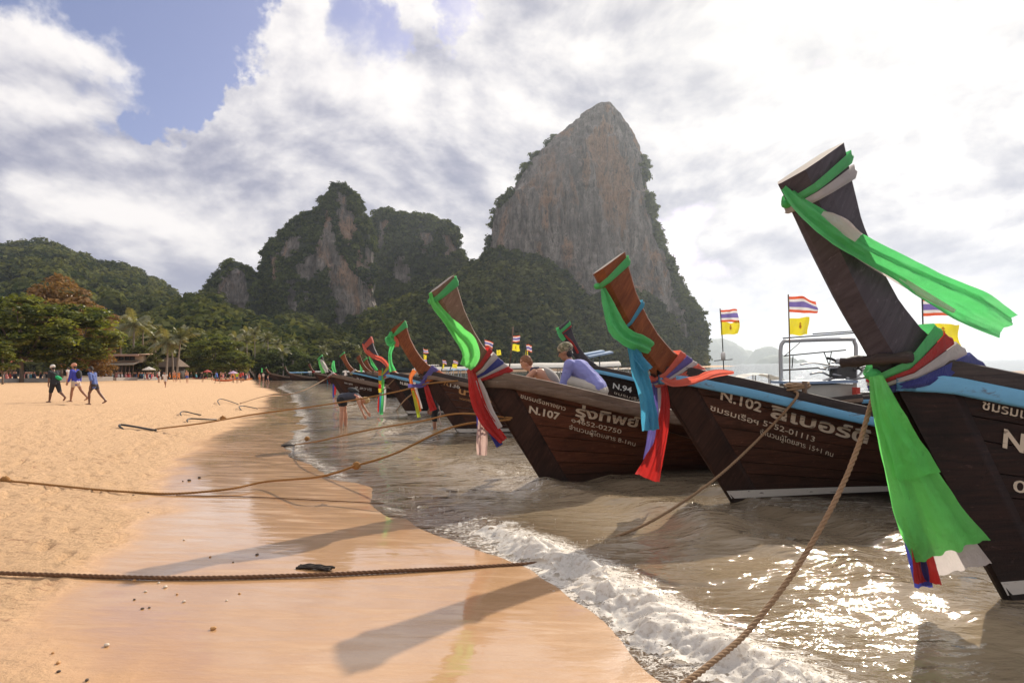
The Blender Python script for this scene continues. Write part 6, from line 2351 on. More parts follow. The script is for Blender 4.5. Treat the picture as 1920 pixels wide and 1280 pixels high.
def cap_mesh(J, brim=1.0):
    s = J['s']
    hd = J['hd']
    fw = np.array((hd[2], 0, -hd[0]))
    sk = J['skull']
    HR = Matrix.Rotation(math.atan2(hd[0], hd[2]), 3, 'Y')
    mb = MB()
    mb.ball(sk + hd * 0.052 * s - fw * 0.012 * s, (0.118 * s, 0.098 * s, 0.092 * s), 18, 12, rot=HR)
    if brim:
        mb.ball(sk + hd * 0.040 * s + fw * brim * 0.105 * s, (0.085 * s, 0.075 * s, 0.012 * s), 14, 8, rot=HR)
    return tmp_remesh(mb, 0.009, 2)


def skin(name, col):
    def fn(t):
        co = t.n('ShaderNodeTexCoord').outputs['Object']
        n = t.noise(co, 9.0, 4, 0.6)
        c = t.mix(n, tuple(x * 0.85 for x in col), tuple(x * 1.15 for x in col))
        p = t.n('ShaderNodeBsdfPrincipled', i_Base_Color=c, i_Roughness=0.5, i_Normal=t.bump(t.noise(co, 90.0, 3), 0.2, 0.003))
        p.inputs['Subsurface Weight'].default_value = 0.08
        return p
    return material(name, fn)


SK_DARK = skin('skin_dark', (0.165, 0.075, 0.045))
SK_TAN = skin('skin_tan', (0.34, 0.165, 0.095))
SK_PALE = skin('skin_pale', (0.52, 0.27, 0.175))
M_EYE = plain('eye', (0.03, 0.025, 0.02), 0.3, 0.1)
M_HAIRB = plain('black_hair', (0.020, 0.015, 0.013), 0.6, 0.4, 40.0, 0, 0.8)
M_HAIRF = plain('blond_hair', (0.52, 0.36, 0.17), 0.7, 0.4, 40.0, 0, 0.8)
M_HAIRR = plain('red_brown_hair', (0.26, 0.115, 0.055), 0.7, 0.4, 40.0, 0, 0.8)


def fabric(name, col):
    def fn(t):
        co = t.n('ShaderNodeTexCoord').outputs['Object']
        n = t.noise(co, 5.0, 5, 0.6)
        c = t.mix(n, tuple(x * 0.8 for x in col), tuple(min(1, x * 1.2) for x in col))
        return t.n('ShaderNodeBsdfPrincipled', i_Base_Color=c, i_Roughness=0.85, i_Normal=t.bump(t.noise(co, 16.0, 4, 0.6), 0.5, 0.02))
    return material('fabric_' + name, fn)


def eyes(J, root):
    s = J['s']
    hd = J['hd']
    fw = np.array((hd[2], 0, -hd[0]))
    for sg in (-1, 1):
        MB().ball(J['skull'] + fw * 0.088 * s + hd * 0.012 * s + np.array((0, sg * 0.032 * s, 0)), 0.0105 * s, 8, 6).obj('eye', [M_EYE], root)


def person(label, loc, face, J, skinm, top=None, bottom=None, hair=M_HAIRB, cap=None, hairlen=0.0, build=1.0, vox=0.011, group=None, female=False, hairkw=None):
    """face = heading in degrees (0 = +x)"""
    t = thing('person', label, 'person', tuple(loc), math.radians(face), group)
    me = body_mesh(J, vox, build, female)
    me.materials.append(skinm)
    link('body', me, t)
    eyes(J, t)
    if hair is not None:
        me = hair_mesh(J, hairlen, **(hairkw or {'under': cap is not None}))
        me.materials.append(hair)
        link('hair', me, t)
    if cap is not None:
        me = cap_mesh(J, cap[1])
        me.materials.append(cap[0])
        link('cap', me, t)
    if bottom is not None:
        me = shorts_mesh(J, bottom[1], build=build)
        me.materials.append(bottom[0])
        link('shorts', me, t)
    if top is not None:
        me = top_mesh(J, top[1], top[2] if len(top) > 2 else 0.08, build=build)
        me.materials.append(top[0])
        link('shirt', me, t)
    return t


# the three men walking left
p = G(108, 755)
J = skeleton(1.68, 5, 4, ((20, 6), (-20, 34)), ((-10, 14, 12), (10, 18, 12)), (2, 0))
t = person('man in black shirt and black shorts with a white cap walking away', G(104, 754), 158, J, SK_DARK, (fabric('black_print', (0.022, 0.024, 0.028)), 0.85, 0.06), (fabric('charcoal', (0.020, 0.021, 0.025)), 0.98), M_HAIRB, (fabric('white_cap', (0.68, 0.64, 0.58)), 0.8), build=1.08)
s_ = J['s']
mb = MB()
c = J['belly'] + np.array((-0.135, -0.08, 0.03))
mb.ball(c, (0.075, 0.16, 0.085), 16, 10, rot=Matrix.Rotation(0.5, 3, 'X'))
o = mb.obj('waist_bag', [fabric('bag_green', (0.02, 0.42, 0.16))], None, True, None)
o.parent = t
mb = MB()
mb.tube(spline([J['sh0'] + (0, -.03, .06), J['chest'] + (-.15, 0, .0), c], 10), 0.012, 6)
mb.obj('bag_strap', [fabric('strap_green', (0.03, 0.20, 0.10))], t)
J = skeleton(1.74, 3, 2, ((16, 8), (-22, 20)), ((8, 18, 8), (-14, 16, 8)), (-2, 0))
t = person('man in bright blue long-sleeved shirt and pale shorts walking left', G(143, 753), 176, J, SK_TAN, (fabric('royal_blue', (0.055, 0.065, 0.42)), 1.75, 0.10), (fabric('sand_shorts', (0.62, 0.50, 0.40)), 0.42), M_HAIRB, (fabric('salmon_cap', (0.60, 0.28, 0.18)), 0.9), build=1.05)
mb = MB()
mb.ball(J['chest'] + np.array((-0.19, 0.0, -0.06)), (0.10, 0.13, 0.20), 16, 12)
mb.obj('backpack', [fabric('dark_pack', (0.03, 0.03, 0.035))], t)
J = skeleton(1.66, 6, 3, ((22, 22), (-24, 14)), ((-20, 26, 8), (14, 20, 8)), (0, 0))
person('barefoot man in faded blue shirt and patterned shorts, rightmost of three walkers', G(177, 758), 178, J, SK_DARK, (fabric('faded_blue', (0.10, 0.145, 0.36)), 1.1, 0.12), (fabric('pattern_shorts', (0.06, 0.05, 0.055)), 0.42), M_HAIRB)

# woman bending over in the shallows, seen from the side, facing right
J = skeleton(1.78, 78, 13, ((6, 3), (-2, 3)), ((24, 8, 4), (14, 10, 4)), (6, 0))
b_ = GW(668, 800)
zb = sandz(b_[0], b_[1])
t = person('blond woman in black swimsuit and grey vest bending over in the shallow water', (b_[0] - 0.42, b_[1], WZ - 0.06), 8, J, SK_PALE, (fabric('grey_vest', (0.045, 0.048, 0.065)), 0.0, 0.02), (fabric('black_swimsuit', (0.012, 0.012, 0.014)), 0.34), M_HAIRF, hairkw=dict(bun=False, fuzzy=0.03), build=1.28, female=True)
mb = MB()
mb.ball(J['chest'] + np.array((-0.04, 0, 0.20)), (0.19, 0.13, 0.09), 18, 12, rot=Matrix.Rotation(0.35, 3, 'Y'))
mb.obj('backpack', [fabric('pack_black', (0.022, 0.024, 0.026))], t)
mb = MB()
mb.tube(spline([J['sh1'] + (-.10, 0, .10), J['sh1'] + (0.0, -.05, .04), J['sh1'] + (0.02, -.03, -.07)], 10), 0.026, 6)
mb.obj('pack_strap', [fabric('strap_pink', (0.62, 0.28, 0.22))], t)

# person standing in the water beside the N.136 bow
J = skeleton(1.64, 2, 3, ((3, 2), (-2, 2)), ((6, 10, 6), (2, 12, 6)), (6, 0))
b_ = GW(816, 806)
b_[1] += 0.3
t = person('person in black standing knee-deep beside the N.136 bow, mostly hidden', (b_[0] - 0.05, b_[1], sandz(b_[0], b_[1]) - 0.05), 200, J, SK_TAN, (fabric('black_top', (0.014, 0.014, 0.016)), 1.0, 0.06), (fabric('black_shorts', (0.014, 0.015, 0.018)), 0.8), M_HAIRB)
mb = MB()
P = np.zeros((12, 8, 3))
for i in range(12):
    for j in range(8):
        P[i, j] = (-0.10 + 0.022 * math.sin(i), 0.22 + 0.10 * j / 7 + 0.02 * math.sin(i * .8 + j), 1.02 - 0.055 * i + 0.02 * math.sin(j))
mb.grid(P)
mb.I = [0 if (q % 7) in (0, 1, 4) else 1 for q in range(len(mb.F))]
mb.obj('towel', [fabric('towel_red', (0.42, 0.05, 0.045)), fabric('towel_white', (0.68, 0.62, 0.58))], t)

# boatman crouching on the foredeck of N.107
J = skeleton(1.92, 35, 11, ((108, 138, 12), (104, 140, 10)), ((16, 14, 8), (20, 16, 8)), (-38, 0), hip_z=0.0)
pos = np.array(W(1118, 727, 9.9))
t = person('man in periwinkle blue shirt, khaki shorts and camouflage cap crouching in the N.107 boat', pos, 158, J, SK_TAN, (fabric('periwinkle', (0.25, 0.26, 0.56)), 1.9, 0.06), (fabric('khaki_shorts', (0.48, 0.44, 0.38)), 0.95), M_HAIRB, None, build=1.16, hairkw=dict(under=True))


def mat_camo(t):
    co = t.n('ShaderNodeTexCoord').outputs['Object']
    n = t.noise(co, 16.0, 3, 0.6)
    n2 = t.noise(co, 24.0, 2, 0.6)
    c = t.mix(t.step(n, 0.46, 0.52), (0.17, 0.16, 0.09), (0.36, 0.30, 0.20))
    c = t.mix(t.step(n2, 0.56, 0.60), c, (0.07, 0.06, 0.045))
    return t.n('ShaderNodeBsdfPrincipled', i_Base_Color=c, i_Roughness=0.9)


me = cap_mesh(J, -0.55)
me.materials.append(material('camouflage', mat_camo))
link('cap', me, t)

# sunburnt man with a pack, sitting on the far rail of N.107
J = skeleton(1.70, 38, 14, ((85, 80, 8), (80, 75, 8)), ((48, 22, 6), (40, 24, 6)), (-34, 0), hip_z=0.0)
pos = np.array(W(1043, 729, 10.7))
t = person('sunburnt shirtless man with red-brown hair and a grey pack behind the N.107 rail', pos, 172, J, SK_PALE, None, (fabric('grey_trunks', (0.16, 0.16, 0.18)), 0.7), M_HAIRR, hairkw=dict(fuzzy=0.02), build=1.05)
mb = MB()
mb.ball(J['chest'] + np.array((-0.17, 0.0, -0.05)), (0.11, 0.15, 0.20), 18, 12, rot=Matrix.Rotation(0.75, 3, 'Y'))
mb.obj('backpack', [fabric('grey_pack', (0.33, 0.30, 0.27))], t)
for sg in (-1, 1):
    mb = MB()
    mb.tube(spline([J['sh0'] * (1, 0, 1) + (-.06, .13 * sg, .07), J['sh0'] * (1, 0, 1) + (0.05, .13 * sg, .05), J['chest'] + (0.13, .12 * sg, -0.04)], 10), 0.02, 6)
    mb.obj('pack_strap', [fabric('strap_navy', (0.06, 0.065, 0.11))], t)

# ------------------------------------------------------------------ bathers farther along the beach (small in the picture)
def proto(J, vox=0.022):
    a = body_mesh(J, vox)
    b = top_mesh(J, 0.45, 0.05, vox=0.024, grow=0.02)
    c = shorts_mesh(J, 0.45, vox=0.024)
    h = hair_mesh(J, 0.06, vox=0.022, fuzzy=0.0)
    for m in (a, b, c, h):
        m.materials.append(M_EYE)
    return a, b, c, h


PROT = [proto(skeleton(1.68, 3, 3, ((4, 2), (-4, 3)), ((6, 14, 8), (-4, 14, 8)), (2, 0))),
        proto(skeleton(1.68, 5, 3, ((22, 10), (-22, 14)), ((-18, 18, 8), (18, 20, 8)), (2, 0))),
        proto(skeleton(1.68, 2, 2, ((2, 1), (-2, 1)), ((40, 80, 10), (10, 20, 14)), (8, 0)))]


def bather(label, px, feet, hpx, k, face, sk, top=None, bot=None, hair=M_HAIRB):
    p = G(px, feet)
    h = hpx / F * p[1]
    sc = float(np.clip(h / 1.68, 0.62, 1.15))
    t = thing('person', label, 'person', tuple(p), math.radians(face), 'bathers along the beach', sc)
    for nm, me, m in zip(('body', 'shirt', 'shorts', 'hair'), PROT[k], (sk, top, bot, hair)):
        if m is None:
            continue
        o = link(nm, me, t)
        o.material_slots[0].link = 'OBJECT'
        o.material_slots[0].material = m


fb = lambda n, c: fabric(n, c)
WHT, BLK, RED, YEL, BLU, ORG, NAV, AQU, PNK = fb('white', (.7, .66, .62)), fb('black', (.02, .02, .022)), fb('red', (.45, .04, .03)), fb('acid', (.5, .62, .03)), fb('blue', (.05, .12, .45)), fb('orange', (.62, .20, .04)), fb('navy', (.03, .04, .10)), fb('aqua', (.10, .34, .45)), fb('rose', (.6, .25, .25))
for a in [
    ('woman in white dress walking toward the camera in front of the palms', 310, 726, 29, 1, -80, SK_TAN, WHT, WHT),
    ('bather with white top sitting group edge left of the white dress', 298, 717, 23, 0, 30, SK_TAN, WHT, BLK),
    ('sunburnt bather in rust swimsuit right of the white dress', 327, 716, 22, 1, -60, SK_PALE, None, ORG),
    ('second sunburnt bather walking right beside the rust swimsuit', 335, 716, 20, 1, -30, SK_PALE, ORG, ORG),
    ('shirtless man in blue trunks standing alone at mid beach', 351, 718, 24, 0, -90, SK_PALE, None, BLU),
    ('bather all in black in front of the red kayak', 380, 716, 19, 0, -90, SK_TAN, BLK, BLK),
    ('small dark-clad bather left of the blue shirt', 397, 713, 16, 0, -90, SK_TAN, BLK, BLK),
    ('man in blue shirt striding by the orange kayak', 407, 718, 22, 1, 180, SK_DARK, BLU, NAV),
    ('bather in dark trunks right of the blue shirt', 415, 712, 15, 0, -90, SK_PALE, None, BLK),
    ('bather in dark swimsuit left of the lilac parasol', 423, 712, 15, 0, -90, SK_PALE, BLK, BLK),
    ('tall person in black under the lilac parasol', 431, 714, 21, 2, 0, SK_TAN, BLK, BLK),
    ('person in orange vest beside the lilac parasol', 437, 716, 21, 0, 180, SK_TAN, ORG, BLK),
    ('person in acid yellow shirt in the kayak group', 445, 718, 22, 0, -90, SK_TAN, YEL, BLU),
    ('person in red shirt right of the acid yellow shirt', 452, 717, 20, 0, -100, SK_TAN, RED, BLK),
    ('person in red life vest at the right end of the kayak group', 456, 715, 19, 2, 180, SK_TAN, RED, NAV),
    ('sunburnt bather standing by the far beached boat', 487, 717, 17, 0, -90, SK_PALE, None, ORG),
    ('bather in pale shirt by the far beached boat', 494, 714, 15, 0, -90, SK_PALE, WHT, BLK),
    ('bather in navy wading near the far boat with the blue canopy', 502, 717, 14, 1, 0, SK_PALE, None, NAV),
    ('person in white top and white shorts walking behind the three men', 130, 717, 33, 1, 160, SK_PALE, WHT, WHT),
    ('person in acid yellow swimsuit by the low wall at left', 72, 704, 17, 0, -90, SK_PALE, None, YEL),
    ('sunburnt person leaning behind the man in bright blue', 158, 706, 18, 2, 200, SK_PALE, PNK, WHT),
    ('sunburnt bather in orange behind the man in faded blue', 164, 704, 16, 0, -90, SK_PALE, ORG, ORG),
    ('leftmost of three bathers standing by the restaurant, in aqua', 190, 712, 20, 0, -90, SK_PALE, None, AQU),
    ('middle of three bathers standing by the restaurant, in black', 195, 713, 21, 0, -90, SK_PALE, BLK, BLK),
    ('rightmost of three bathers standing by the restaurant, in rose and black', 200, 713, 22, 0, 90, SK_PALE, PNK, BLK),
    ('far bather in orange beside the restaurant posts', 206, 703, 12, 0, -90, SK_PALE, ORG, ORG),
    ('far bather in white near the dome-shaped parasol', 268, 703, 13, 0, -90, SK_PALE, WHT, WHT),
    ('far bather in red right of the dome-shaped parasol', 288, 704, 14, 0, -90, SK_PALE, RED, RED),
    ('far bather in red near the pale palm trunks', 320, 704, 12, 0, -90, SK_PALE, RED, BLK),
    ('far bather in white near the red parasol', 372, 706, 13, 0, -90, SK_PALE, WHT, BLK),
]:
    bather(*a)

# crowd seated in the shade of the restaurants: one far-off mass
rg = np.random.default_rng(5)
mb = MB()
for k in range(110):
    px = rg.choice([rg.uniform(8, 110), rg.uniform(190, 300), rg.uniform(300, 470)])
    d = rg.uniform(84, 92) if px < 120 else (rg.uniform(99, 103) if px < 300 else rg.uniform(108, 124))
    x, y, _ = W(px, 690, d)
    z = zg(x, y) + 0.3
    c = int(rg.integers(0, 8))
    capsule(mb, (x, y, z + 0.1), (x + rg.normal(0, .05), y, z + 0.55), 0.17, 0.15, 7)
    mb.I[-1] = mb.I[-1]
    n0 = len(mb.I)
    mb.ball((x, y, z + 0.86), (0.10, 0.10, 0.13), 7, 5, 8)
    capsule(mb, (x, y - .05, z + 0.05), (x + rg.normal(0, .2), y - .5, z + 0.0), 0.09, 0.07, 6)
    j = n0 - 1
    while j >= 0 and mb.I[j] == 0:
        mb.I[j] = c
        j -= 1
    if c == 0:
        mb.I[j + 1] = 1
tag(mb.obj('seated_crowd', [NAV, BLK, WHT, RED, BLK, PNK, ORG, AQU, SK_PALE]), 'crowd of people seated in the shade along the back of the beach', 'crowd', None, 'stuff')

# ------------------------------------------------------------------ small things on the beach and in the boats
def kayak(label, px, py, L, col, ang):
    p = G(px, py)
    t = thing('kayak', label, 'kayak', tuple(p), math.radians(ang), 'kayaks on the beach')
    n, m = 26, 16
    P = np.zeros((n, m, 3))
    for i, u in enumerate(np.linspace(-1, 1, n)):
        w = 0.36 * (1 - abs(u) ** 2.4) + 0.01
        rise = 0.16 * abs(u) ** 3
        for j in range(m):
            a = 2 * math.pi * j / m
            zz = math.sin(a)
            P[i, j] = (u * L / 2, w * math.cos(a), 0.17 + rise + (0.14 if zz > 0 else 0.17) * zz * (1 - 0.6 * abs(u) ** 3))
    MB().grid(P, wrap=True).obj('hull', [plain(col[0], col[1], 0.35, 0.1)], t)
    for u in (-0.55, 0.45):
        MB().lathe([(0.19, 0.315), (0.22, 0.335), (0.24, 0.30)], (u, 0, 0), 14).obj('cockpit_rim', [BLK], t)
        MB().box((u - 0.22, 0, 0.42), (0.06, 0.36, 0.22)).obj('seat_back', [BLK], t)


kayak('red kayak lying on the sand behind the bather in black', 375, 710, 3.6, ('kayak_red', (0.55, 0.07, 0.03)), 4)
kayak('orange kayak beside the group with the lilac parasol', 421, 715, 3.6, ('kayak_orange', (0.72, 0.16, 0.03)), -3)
kayak('yellow-ended orange kayak at the right end of the bathers', 455, 713, 3.4, ('kayak_amber', (0.70, 0.25, 0.04)), 8)


def towel(label, px, py, L, ang, m, sk):
    p = G(px, py, 0.03)
    t = thing('sunbather', label, 'person', tuple(p), math.radians(ang), 'sunbathers lying on the sand')
    J = skeleton(1.66, 0, 0, ((2, 2), (0, 2)), ((4, 6, 8), (2, 6, 8)), (0, 0))
    me = PROT[0][0]
    o = link('body', me, t)
    o.rotation_euler = (0, -math.pi / 2, 0)
    o.location = (0.85, 0, 0.12)
    o.material_slots[0].link = 'OBJECT'
    o.material_slots[0].material = sk
    o = link('swimsuit', PROT[0][2], t)
    o.rotation_euler = (0, -math.pi / 2, 0)
    o.location = (0.85, 0, 0.12)
    o.material_slots[0].link = 'OBJECT'
    o.material_slots[0].material = m
    P = np.zeros((8, 4, 3))
    for i in range(8):
        for j in range(4):
            P[i, j] = (-1.0 + i * 2.0 / 7, -0.4 + j * 0.8 / 3, 0.02 + 0.015 * math.sin(i * 2 + j))
    MB().grid(P).obj('towel', [m], t)


towel('sunbather on a red towel behind the man with the white cap', 114, 709, 2, 6, RED, SK_PALE)
towel('sunbather on an orange towel in front of the restaurant', 236, 706, 2, 4, ORG, SK_TAN)
towel('sunbather on a dark towel near the dome-shaped parasol', 278, 705, 2, -5, NAV, SK_TAN)

# driftwood
p = G(594, 1066)
mb = MB()
rg = np.random.default_rng(2)
for k in range(4):
    o = (rg.uniform(-.02, .02), -0.028 + k * 0.018, 0.014 + 0.006 * (k % 2))
    pts = spline([(-0.16 + rg.uniform(-.02, .01), o[1], o[2]), (-0.05, o[1] + rg.normal(0, .006), o[2] + .006), (0.06, o[1] - 0.012, o[2]), (0.16 + rg.uniform(-.03, .02), o[1] - 0.03, o[2] - .004)], 16)
    mb.tube(pts, 0.013 + 0.004 * np.sin(np.arange(16) * 1.3 + k), 7, flat=0.8)
tag(mb.obj('driftwood', [wood_mat('driftwood_bark', (0.045, 0.030, 0.022), (0.12, 0.085, 0.06), 0.3, 0.6)], None, True, None, tuple(p)), 'short dark splintered piece of driftwood on the wet sand', 'driftwood')
bpy.data.objects['driftwood'].rotation_euler = (0, 0, -0.12)

# shells, pebbles and leaves
def shell_mesh(seed, r):
    mb = MB().ball((0, 0, r * 0.35), (r, r * 0.8, r * 0.55), 12, 8)
    V = mb.V[0]
    a = np.arctan2(V[:, 1], V[:, 0])
    V *= (1 + 0.07 * np.sin(a * 14) + 0.15 * fbm(V / r * 1.7 + seed, 2))[:, None]
    return mb.mesh('shell', [plain('shell_cream' if seed % 3 else 'shell_orange', (0.62, 0.52, 0.40) if seed % 3 else (0.50, 0.26, 0.09), 0.55, 0.3, 30.0)])


SHELLS = [
    ('whitish rounded shell alone in the middle of the foreground sand', 400, 1179, 0.020), ('orange-brown shell below the foreground rope', 310, 1101, 0.018), ('small pale shell left of the orange-brown one below the rope', 273, 1109, 0.012),
    ('pale shell right of the orange-brown one below the rope', 332, 1114, 0.011), ('brown shell below and left of the pair of pale shells', 345, 1128, 0.013), ('small stone beside the left end of the rope shadow', 252, 1124, 0.011),
    ('left of two touching brown pebbles', 267, 1141, 0.012), ('right of two touching brown pebbles', 280, 1139, 0.010), ('pale shell by the tip of the short shadow', 425, 1126, 0.010), ('tan shell on the short shadow', 449, 1113, 0.011),
    ('dark pebble on the long prow shadow', 482, 1040, 0.018), ('curled pale shell in the lower left', 200, 1210, 0.017), ('orange shell bit at the lower left edge', 109, 1243, 0.014), ('dark shell bit under the orange one', 110, 1259, 0.012),
    ('dark crumb at the bottom edge', 163, 1275, 0.012), ('yellow shell bit above the orange one', 99, 1224, 0.009), ('dark pebble on the wet sand above the stretched rope', 374, 896, 0.03), ('brown weed scrap on the wet sand', 355, 901, 0.03),
    ('dark crumb just left of the brown weed scrap', 343, 902, 0.016), ('small dark crumb right under the hanging rope', 250, 929, 0.016), ('pale pebble half way up the wet sand', 345, 1012, 0.012), ('small pale pebble right of the long prow shadow tip', 394, 1044, 0.012),
    ('dark crumb at the tip of the long prow shadow', 437, 1054, 0.010), ('dark pebble on the smooth sand near the left', 278, 961, 0.012), ('pale shell on the rope at left', 252, 1089, 0.015), ('pale shell just under the rope', 298, 1093, 0.012),
]
for k, (lab, px, py, r) in enumerate(SHELLS):
    p = G(px, py, 0.0)
    o = link('shell' if 'shell' in lab else 'pebble', shell_mesh(k, r), None, tuple(p), k * 1.7)
    if 'dark' in lab or 'stone' in lab or 'weed' in lab or 'brown peb' in lab:
        o.data.materials.clear()
        o.data.materials.append(plain('dark_pebble', (0.10, 0.07, 0.05), 0.7, 0.3, 30.0))
    tag(o, lab, 'shell' if 'shell' in lab else 'pebble', 'shells and crumbs on the sand')

# ------------------------------------------------------------------ steel frame, boxes and engine in the stern of N.94, and canopies beyond
def tube_obj(name, pts, r, mat, parent, n=8, cnt=30):
    return MB().tube(spline(pts, cnt), r, n).obj(name, [mat], parent)


def loc4(px, py, d):
    return B4.local(np.array(W(px, py, d)))


r4 = BOATS[4]
D4 = 19.4
tube_obj('canopy_frame', [loc4(1465, 724, D4), loc4(1464, 690, D4), loc4(1464, 652, D4), loc4(1469, 641, D4), loc4(1480, 639, D4), loc4(1590, 636, D4), loc4(1601, 640, D4), loc4(1605, 652, D4), loc4(1604, 690, D4), loc4(1603, 724, D4)], 0.055, M_STEEL, r4, 10, 60)
for (a, b, r) in (((1468, 634), (1602, 624), 0.022), ((1466, 694), (1560, 688), 0.025), ((1470, 667), (1586, 656), 0.022), ((1545, 660), (1556, 688), 0.015), ((1559, 658), (1555, 686), 0.015), ((1487, 667), (1485, 690), 0.015), ((1500, 642), (1470, 668), 0.012), ((1524, 626), (1612, 620), 0.02)):
    tube_obj('frame_rod', [loc4(*a, D4 + .1), loc4((a[0] + b[0]) / 2, (a[1] + b[1]) / 2, D4 + .1), loc4(*b, D4 + .1)], r, M_DKMETAL, r4, 6, 6)
def boxpx(name, x0, y0, x1, y1, d, dep, mat, parent=r4):
    a, b = loc4(x0, y1, d), loc4(x1, y0, d)
    c = (a + b) / 2
    c[1] += dep / 2
    return MB().box(c, (abs(b[0] - a[0]), dep, abs(b[2] - a[2]))).obj(name, [mat], parent, smooth=False)


boxpx('deck_house', 1500, 720, 1608, 752, 18.2, 1.2, plain('grey_planks', (0.42, 0.37, 0.31), 0.8, 0.2, 4.0))
boxpx('deck_house_top', 1490, 713, 1610, 720, 18.1, 1.5, plain('blue_grey_paint', (0.24, 0.31, 0.42), 0.6, 0.2, 4.0))
boxpx('fuel_can', 1606, 726, 1613, 748, 17.9, 0.2, plain('red_plastic', (0.55, 0.05, 0.03), 0.4, 0.1))
rg = np.random.default_rng(9)
ec = loc4(1580, 694, 18.6)
eng = MB().box(ec + (0, 0, -0.05), (0.55, 0.4, 0.36)).obj('engine', [M_DKMETAL], r4, smooth=False)
for k in range(16):
    a = ec + rg.uniform(-1, 1, 3) * (0.55, 0.25, 0.22)
    b = a + rg.normal(0, 1, 3) * (0.30, 0.12, 0.14)
    m = (a + b) / 2 + rg.normal(0, .08, 3)
    MB().tube(spline([a, m, b], 10), rg.uniform(0.018, 0.045), 7).obj('engine_pipe', [M_STEEL if k % 3 else M_DKMETAL], eng)
for k in range(3):
    c = ec + np.array((-0.2 + 0.2 * k, -0.15, 0.18))
    MB().lathe([(0.0, 0.0), (0.075, 0.0), (0.08, 0.06), (0.06, 0.14), (0.0, 0.15)], tuple(c), 12).obj('engine_cylinder', [M_STEEL], eng)
tube_obj('engine_handle', [ec + (-0.2, 0, 0.1), ec + (-0.8, 0, 0.22), ec + (-1.2, 0, 0.18)], 0.022, M_STEEL, r4)
tube_obj('propeller_shaft', [ec + (0.2, 0, 0.1), ec + (1.6, 0.1, 0.35), ec + (3.4, 0.2, 0.55)], 0.03, M_STEEL, r4)

# coil of rope and cleat on the rail of N.102
hb = hull_px(B2, 1490, 735)
c = np.array((hb[0] + 0.1, hb[1] + 0.05, hb[2] + 0.13))
mb = MB()
a = np.linspace(0, 2 * math.pi * 4, 120)
mb.tube(np.stack([c[0] + 0.14 * np.cos(a) * (1 + 0.2 * np.sin(a * .37)), c[1] + 0.06 * np.sin(a), c[2] + 0.012 * a / 6 + 0.02 * np.sin(a * 1.3)], 1), 0.014, 6)
o = mb.obj('rope_coil', [M_ROPE], None, True, c)
o.parent = None
o.location = tuple(B2.world(c))
o.rotation_euler = (0, 0, B2.th)
o.scale = (B2.sc,) * 3
tag(o, 'loops of pale rope hitched over the rail of N.102', 'rope')
MB().tube([(hb[0] + 0.16, hb[1] + 0.02, hb[2] - 0.05), (hb[0] + 0.16, hb[1] + 0.0, hb[2] + 0.22)], 0.03, 8).obj('cleat', [M_RAIL], BOATS[2])


# low hulls and canopies out on the water, mostly hidden behind the moored boats
def far_canopy(label, px0, px1, py, d, mat, thick=0.12, bow=0.0):
    A, Bp = np.array(W(px0, py, d)), np.array(W(px1, py + (px1 - px0) * 0.01, d))
    c = (A + Bp) / 2
    L = np.linalg.norm(Bp - A)
    t = thing('moored_boat', label, 'boat', (c[0], d, WZ), 0.0, 'boats seen beyond the moored row')
    h = c[2] - WZ
    P = np.zeros((24, 9, 3))
    for i, u in enumerate(np.linspace(-1, 1, 24)):
        for j, v in enumerate(np.linspace(-1, 1, 9)):
            P[i, j] = (u * L / 2, v * 0.75, h + 0.035 * (1 - v * v) - bow * u * u - 0.03 * math.sin(u * 9) ** 2)
    MB().grid(P).obj('canopy', [mat], t)
    for u in (-0.9, -0.3, 0.3, 0.9):
        for v in (-0.7, 0.7):
            MB().tube([(u * L / 2, v, 0.3), (u * L / 2, v, h - bow * u * u)], 0.025, 6).obj('canopy_post', [M_STEEL], t)
    P = np.zeros((30, 12, 3))
    for i, u in enumerate(np.linspace(-1, 1, 30)):
        wd = 0.85 * (1 - max(0, -u) ** 3 * 0.95)
        for j, v in enumerate(np.linspace(-1, 1, 12)):
            P[i, j] = (u * L * 0.72, wd * v, 0.55 * abs(v) ** 1.5 - 0.2 + 0.5 * max(0, -u) ** 3)
    MB().grid(P).obj('hull', [M_DARKH], t)


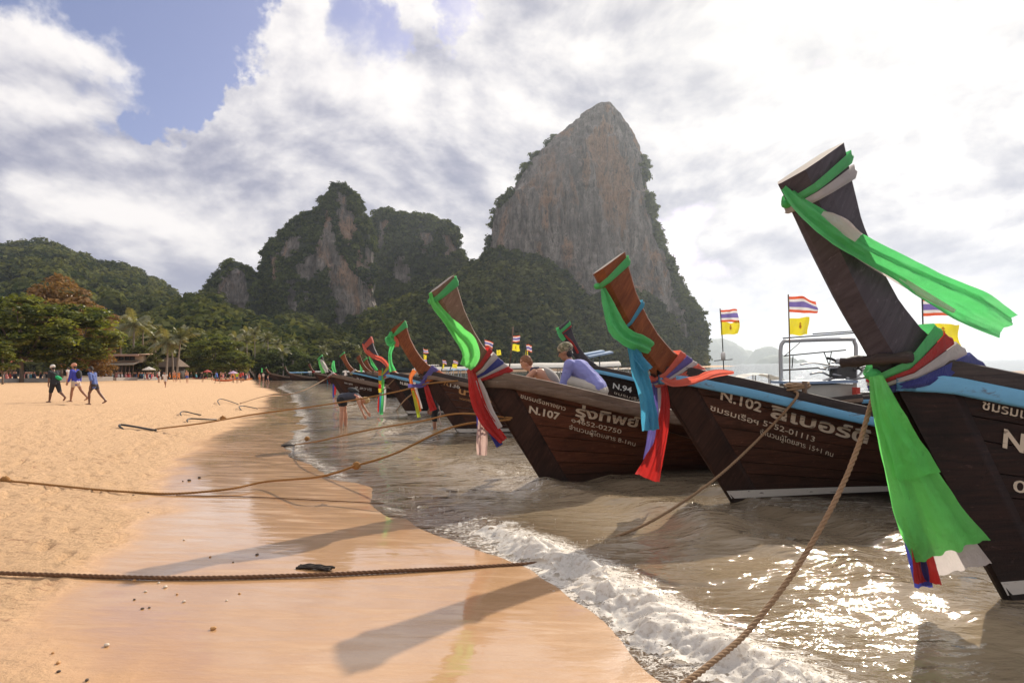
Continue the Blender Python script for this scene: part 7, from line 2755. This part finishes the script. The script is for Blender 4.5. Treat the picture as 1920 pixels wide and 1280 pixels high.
far_canopy('boat with long white canopy seen behind the N.94 prow', 1000, 1060, 697, 27, M_TARP)
far_canopy('boat with white canopy seen between the N.94 hull and the N.102 prow', 1142, 1232, 690, 33, M_TARP)
far_canopy('boat with drooping white canopy seen over the N.102 rail', 1366, 1462, 700, 26, M_TARP, bow=0.3)
far_canopy('boat with white canopy seen behind the N.136 prow', 797, 822, 684, 48, M_TARP)
far_canopy('boat with pale blue canopy seen left of the N.107 bow', 840, 902, 692, 30, M_TARPB)
far_canopy('boat with low brown canopy seen right of the nearest prow', 1790, 1990, 697, 15, plain('brown_canopy', (0.25, 0.17, 0.12), 0.8))


def solar(label, x0, y0, x1, y1, d):
    """flat boards raised on a light frame"""
    A, Bp = np.array(W(x0, y0, d)), np.array(W(x1, y1, d))
    c = (A + Bp) / 2
    t = thing('awning_board', label, 'awning', tuple(c), 0.0)
    v = Bp - A
    P = np.zeros((2, 2, 3))
    P[0, 0], P[1, 0] = A - c, Bp - c
    P[0, 1], P[1, 1] = A - c + (0, 0.9, 0.05), Bp - c + (0, 0.9, 0.05)
    mb = MB().grid(P)
    mb.add(P.reshape(-1, 3) - (0, 0, 0.06), [(0, 2, 3, 1)])
    mb.grid(np.array([P[:, 0], P[:, 0] - (0, 0, 0.06)]))
    mb.grid(np.array([P[:, 1], P[:, 1] - (0, 0, 0.06)]))
    mb.obj('board', [paint_mat('pale_blue_board', (0.34, 0.44, 0.58), 0.1)], t, smooth=False)
    for e in (0.12, 0.5):
        q = A - c + v * e
        MB().tube([tuple(q + (0, 0.4, 0)), tuple(q + (0, 0.4, -1.3))], 0.025, 6).obj('strut', [M_STEEL], t)


solar('upper pale blue awning board right of the crouching man', 1096, 664, 1134, 657, 22)
solar('lower pale blue awning board right of the crouching man', 1104, 668, 1150, 659, 21.4)

# ------------------------------------------------------------------ sea air: one even, thin haze round the whole place
def make_haze():
    m = bpy.data.materials.new('sea_haze')
    m.use_nodes = True
    t = NT(m.node_tree)
    out = t.n('ShaderNodeOutputMaterial')
    v = t.n('ShaderNodeVolumePrincipled', i_Color=(0.80, 0.90, 1.0), i_Density=0.00014, i_Anisotropy=0.62)
    t.set(out.inputs['Volume'], v)
    mb = MB()
    x0, x1, y0, y1, z0, z1 = -12600, 12600, -400, 12400, -8.0, 262.0
    mb.box(((x0 + x1) / 2, (y0 + y1) / 2, (z0 + z1) / 2), (x1 - x0, y1 - y0, z1 - z0))
    o = mb.obj('haze', [m], None, False)
    tag(o, 'thin bright sea haze lying over the bay', 'haze', None, 'stuff')


make_haze()
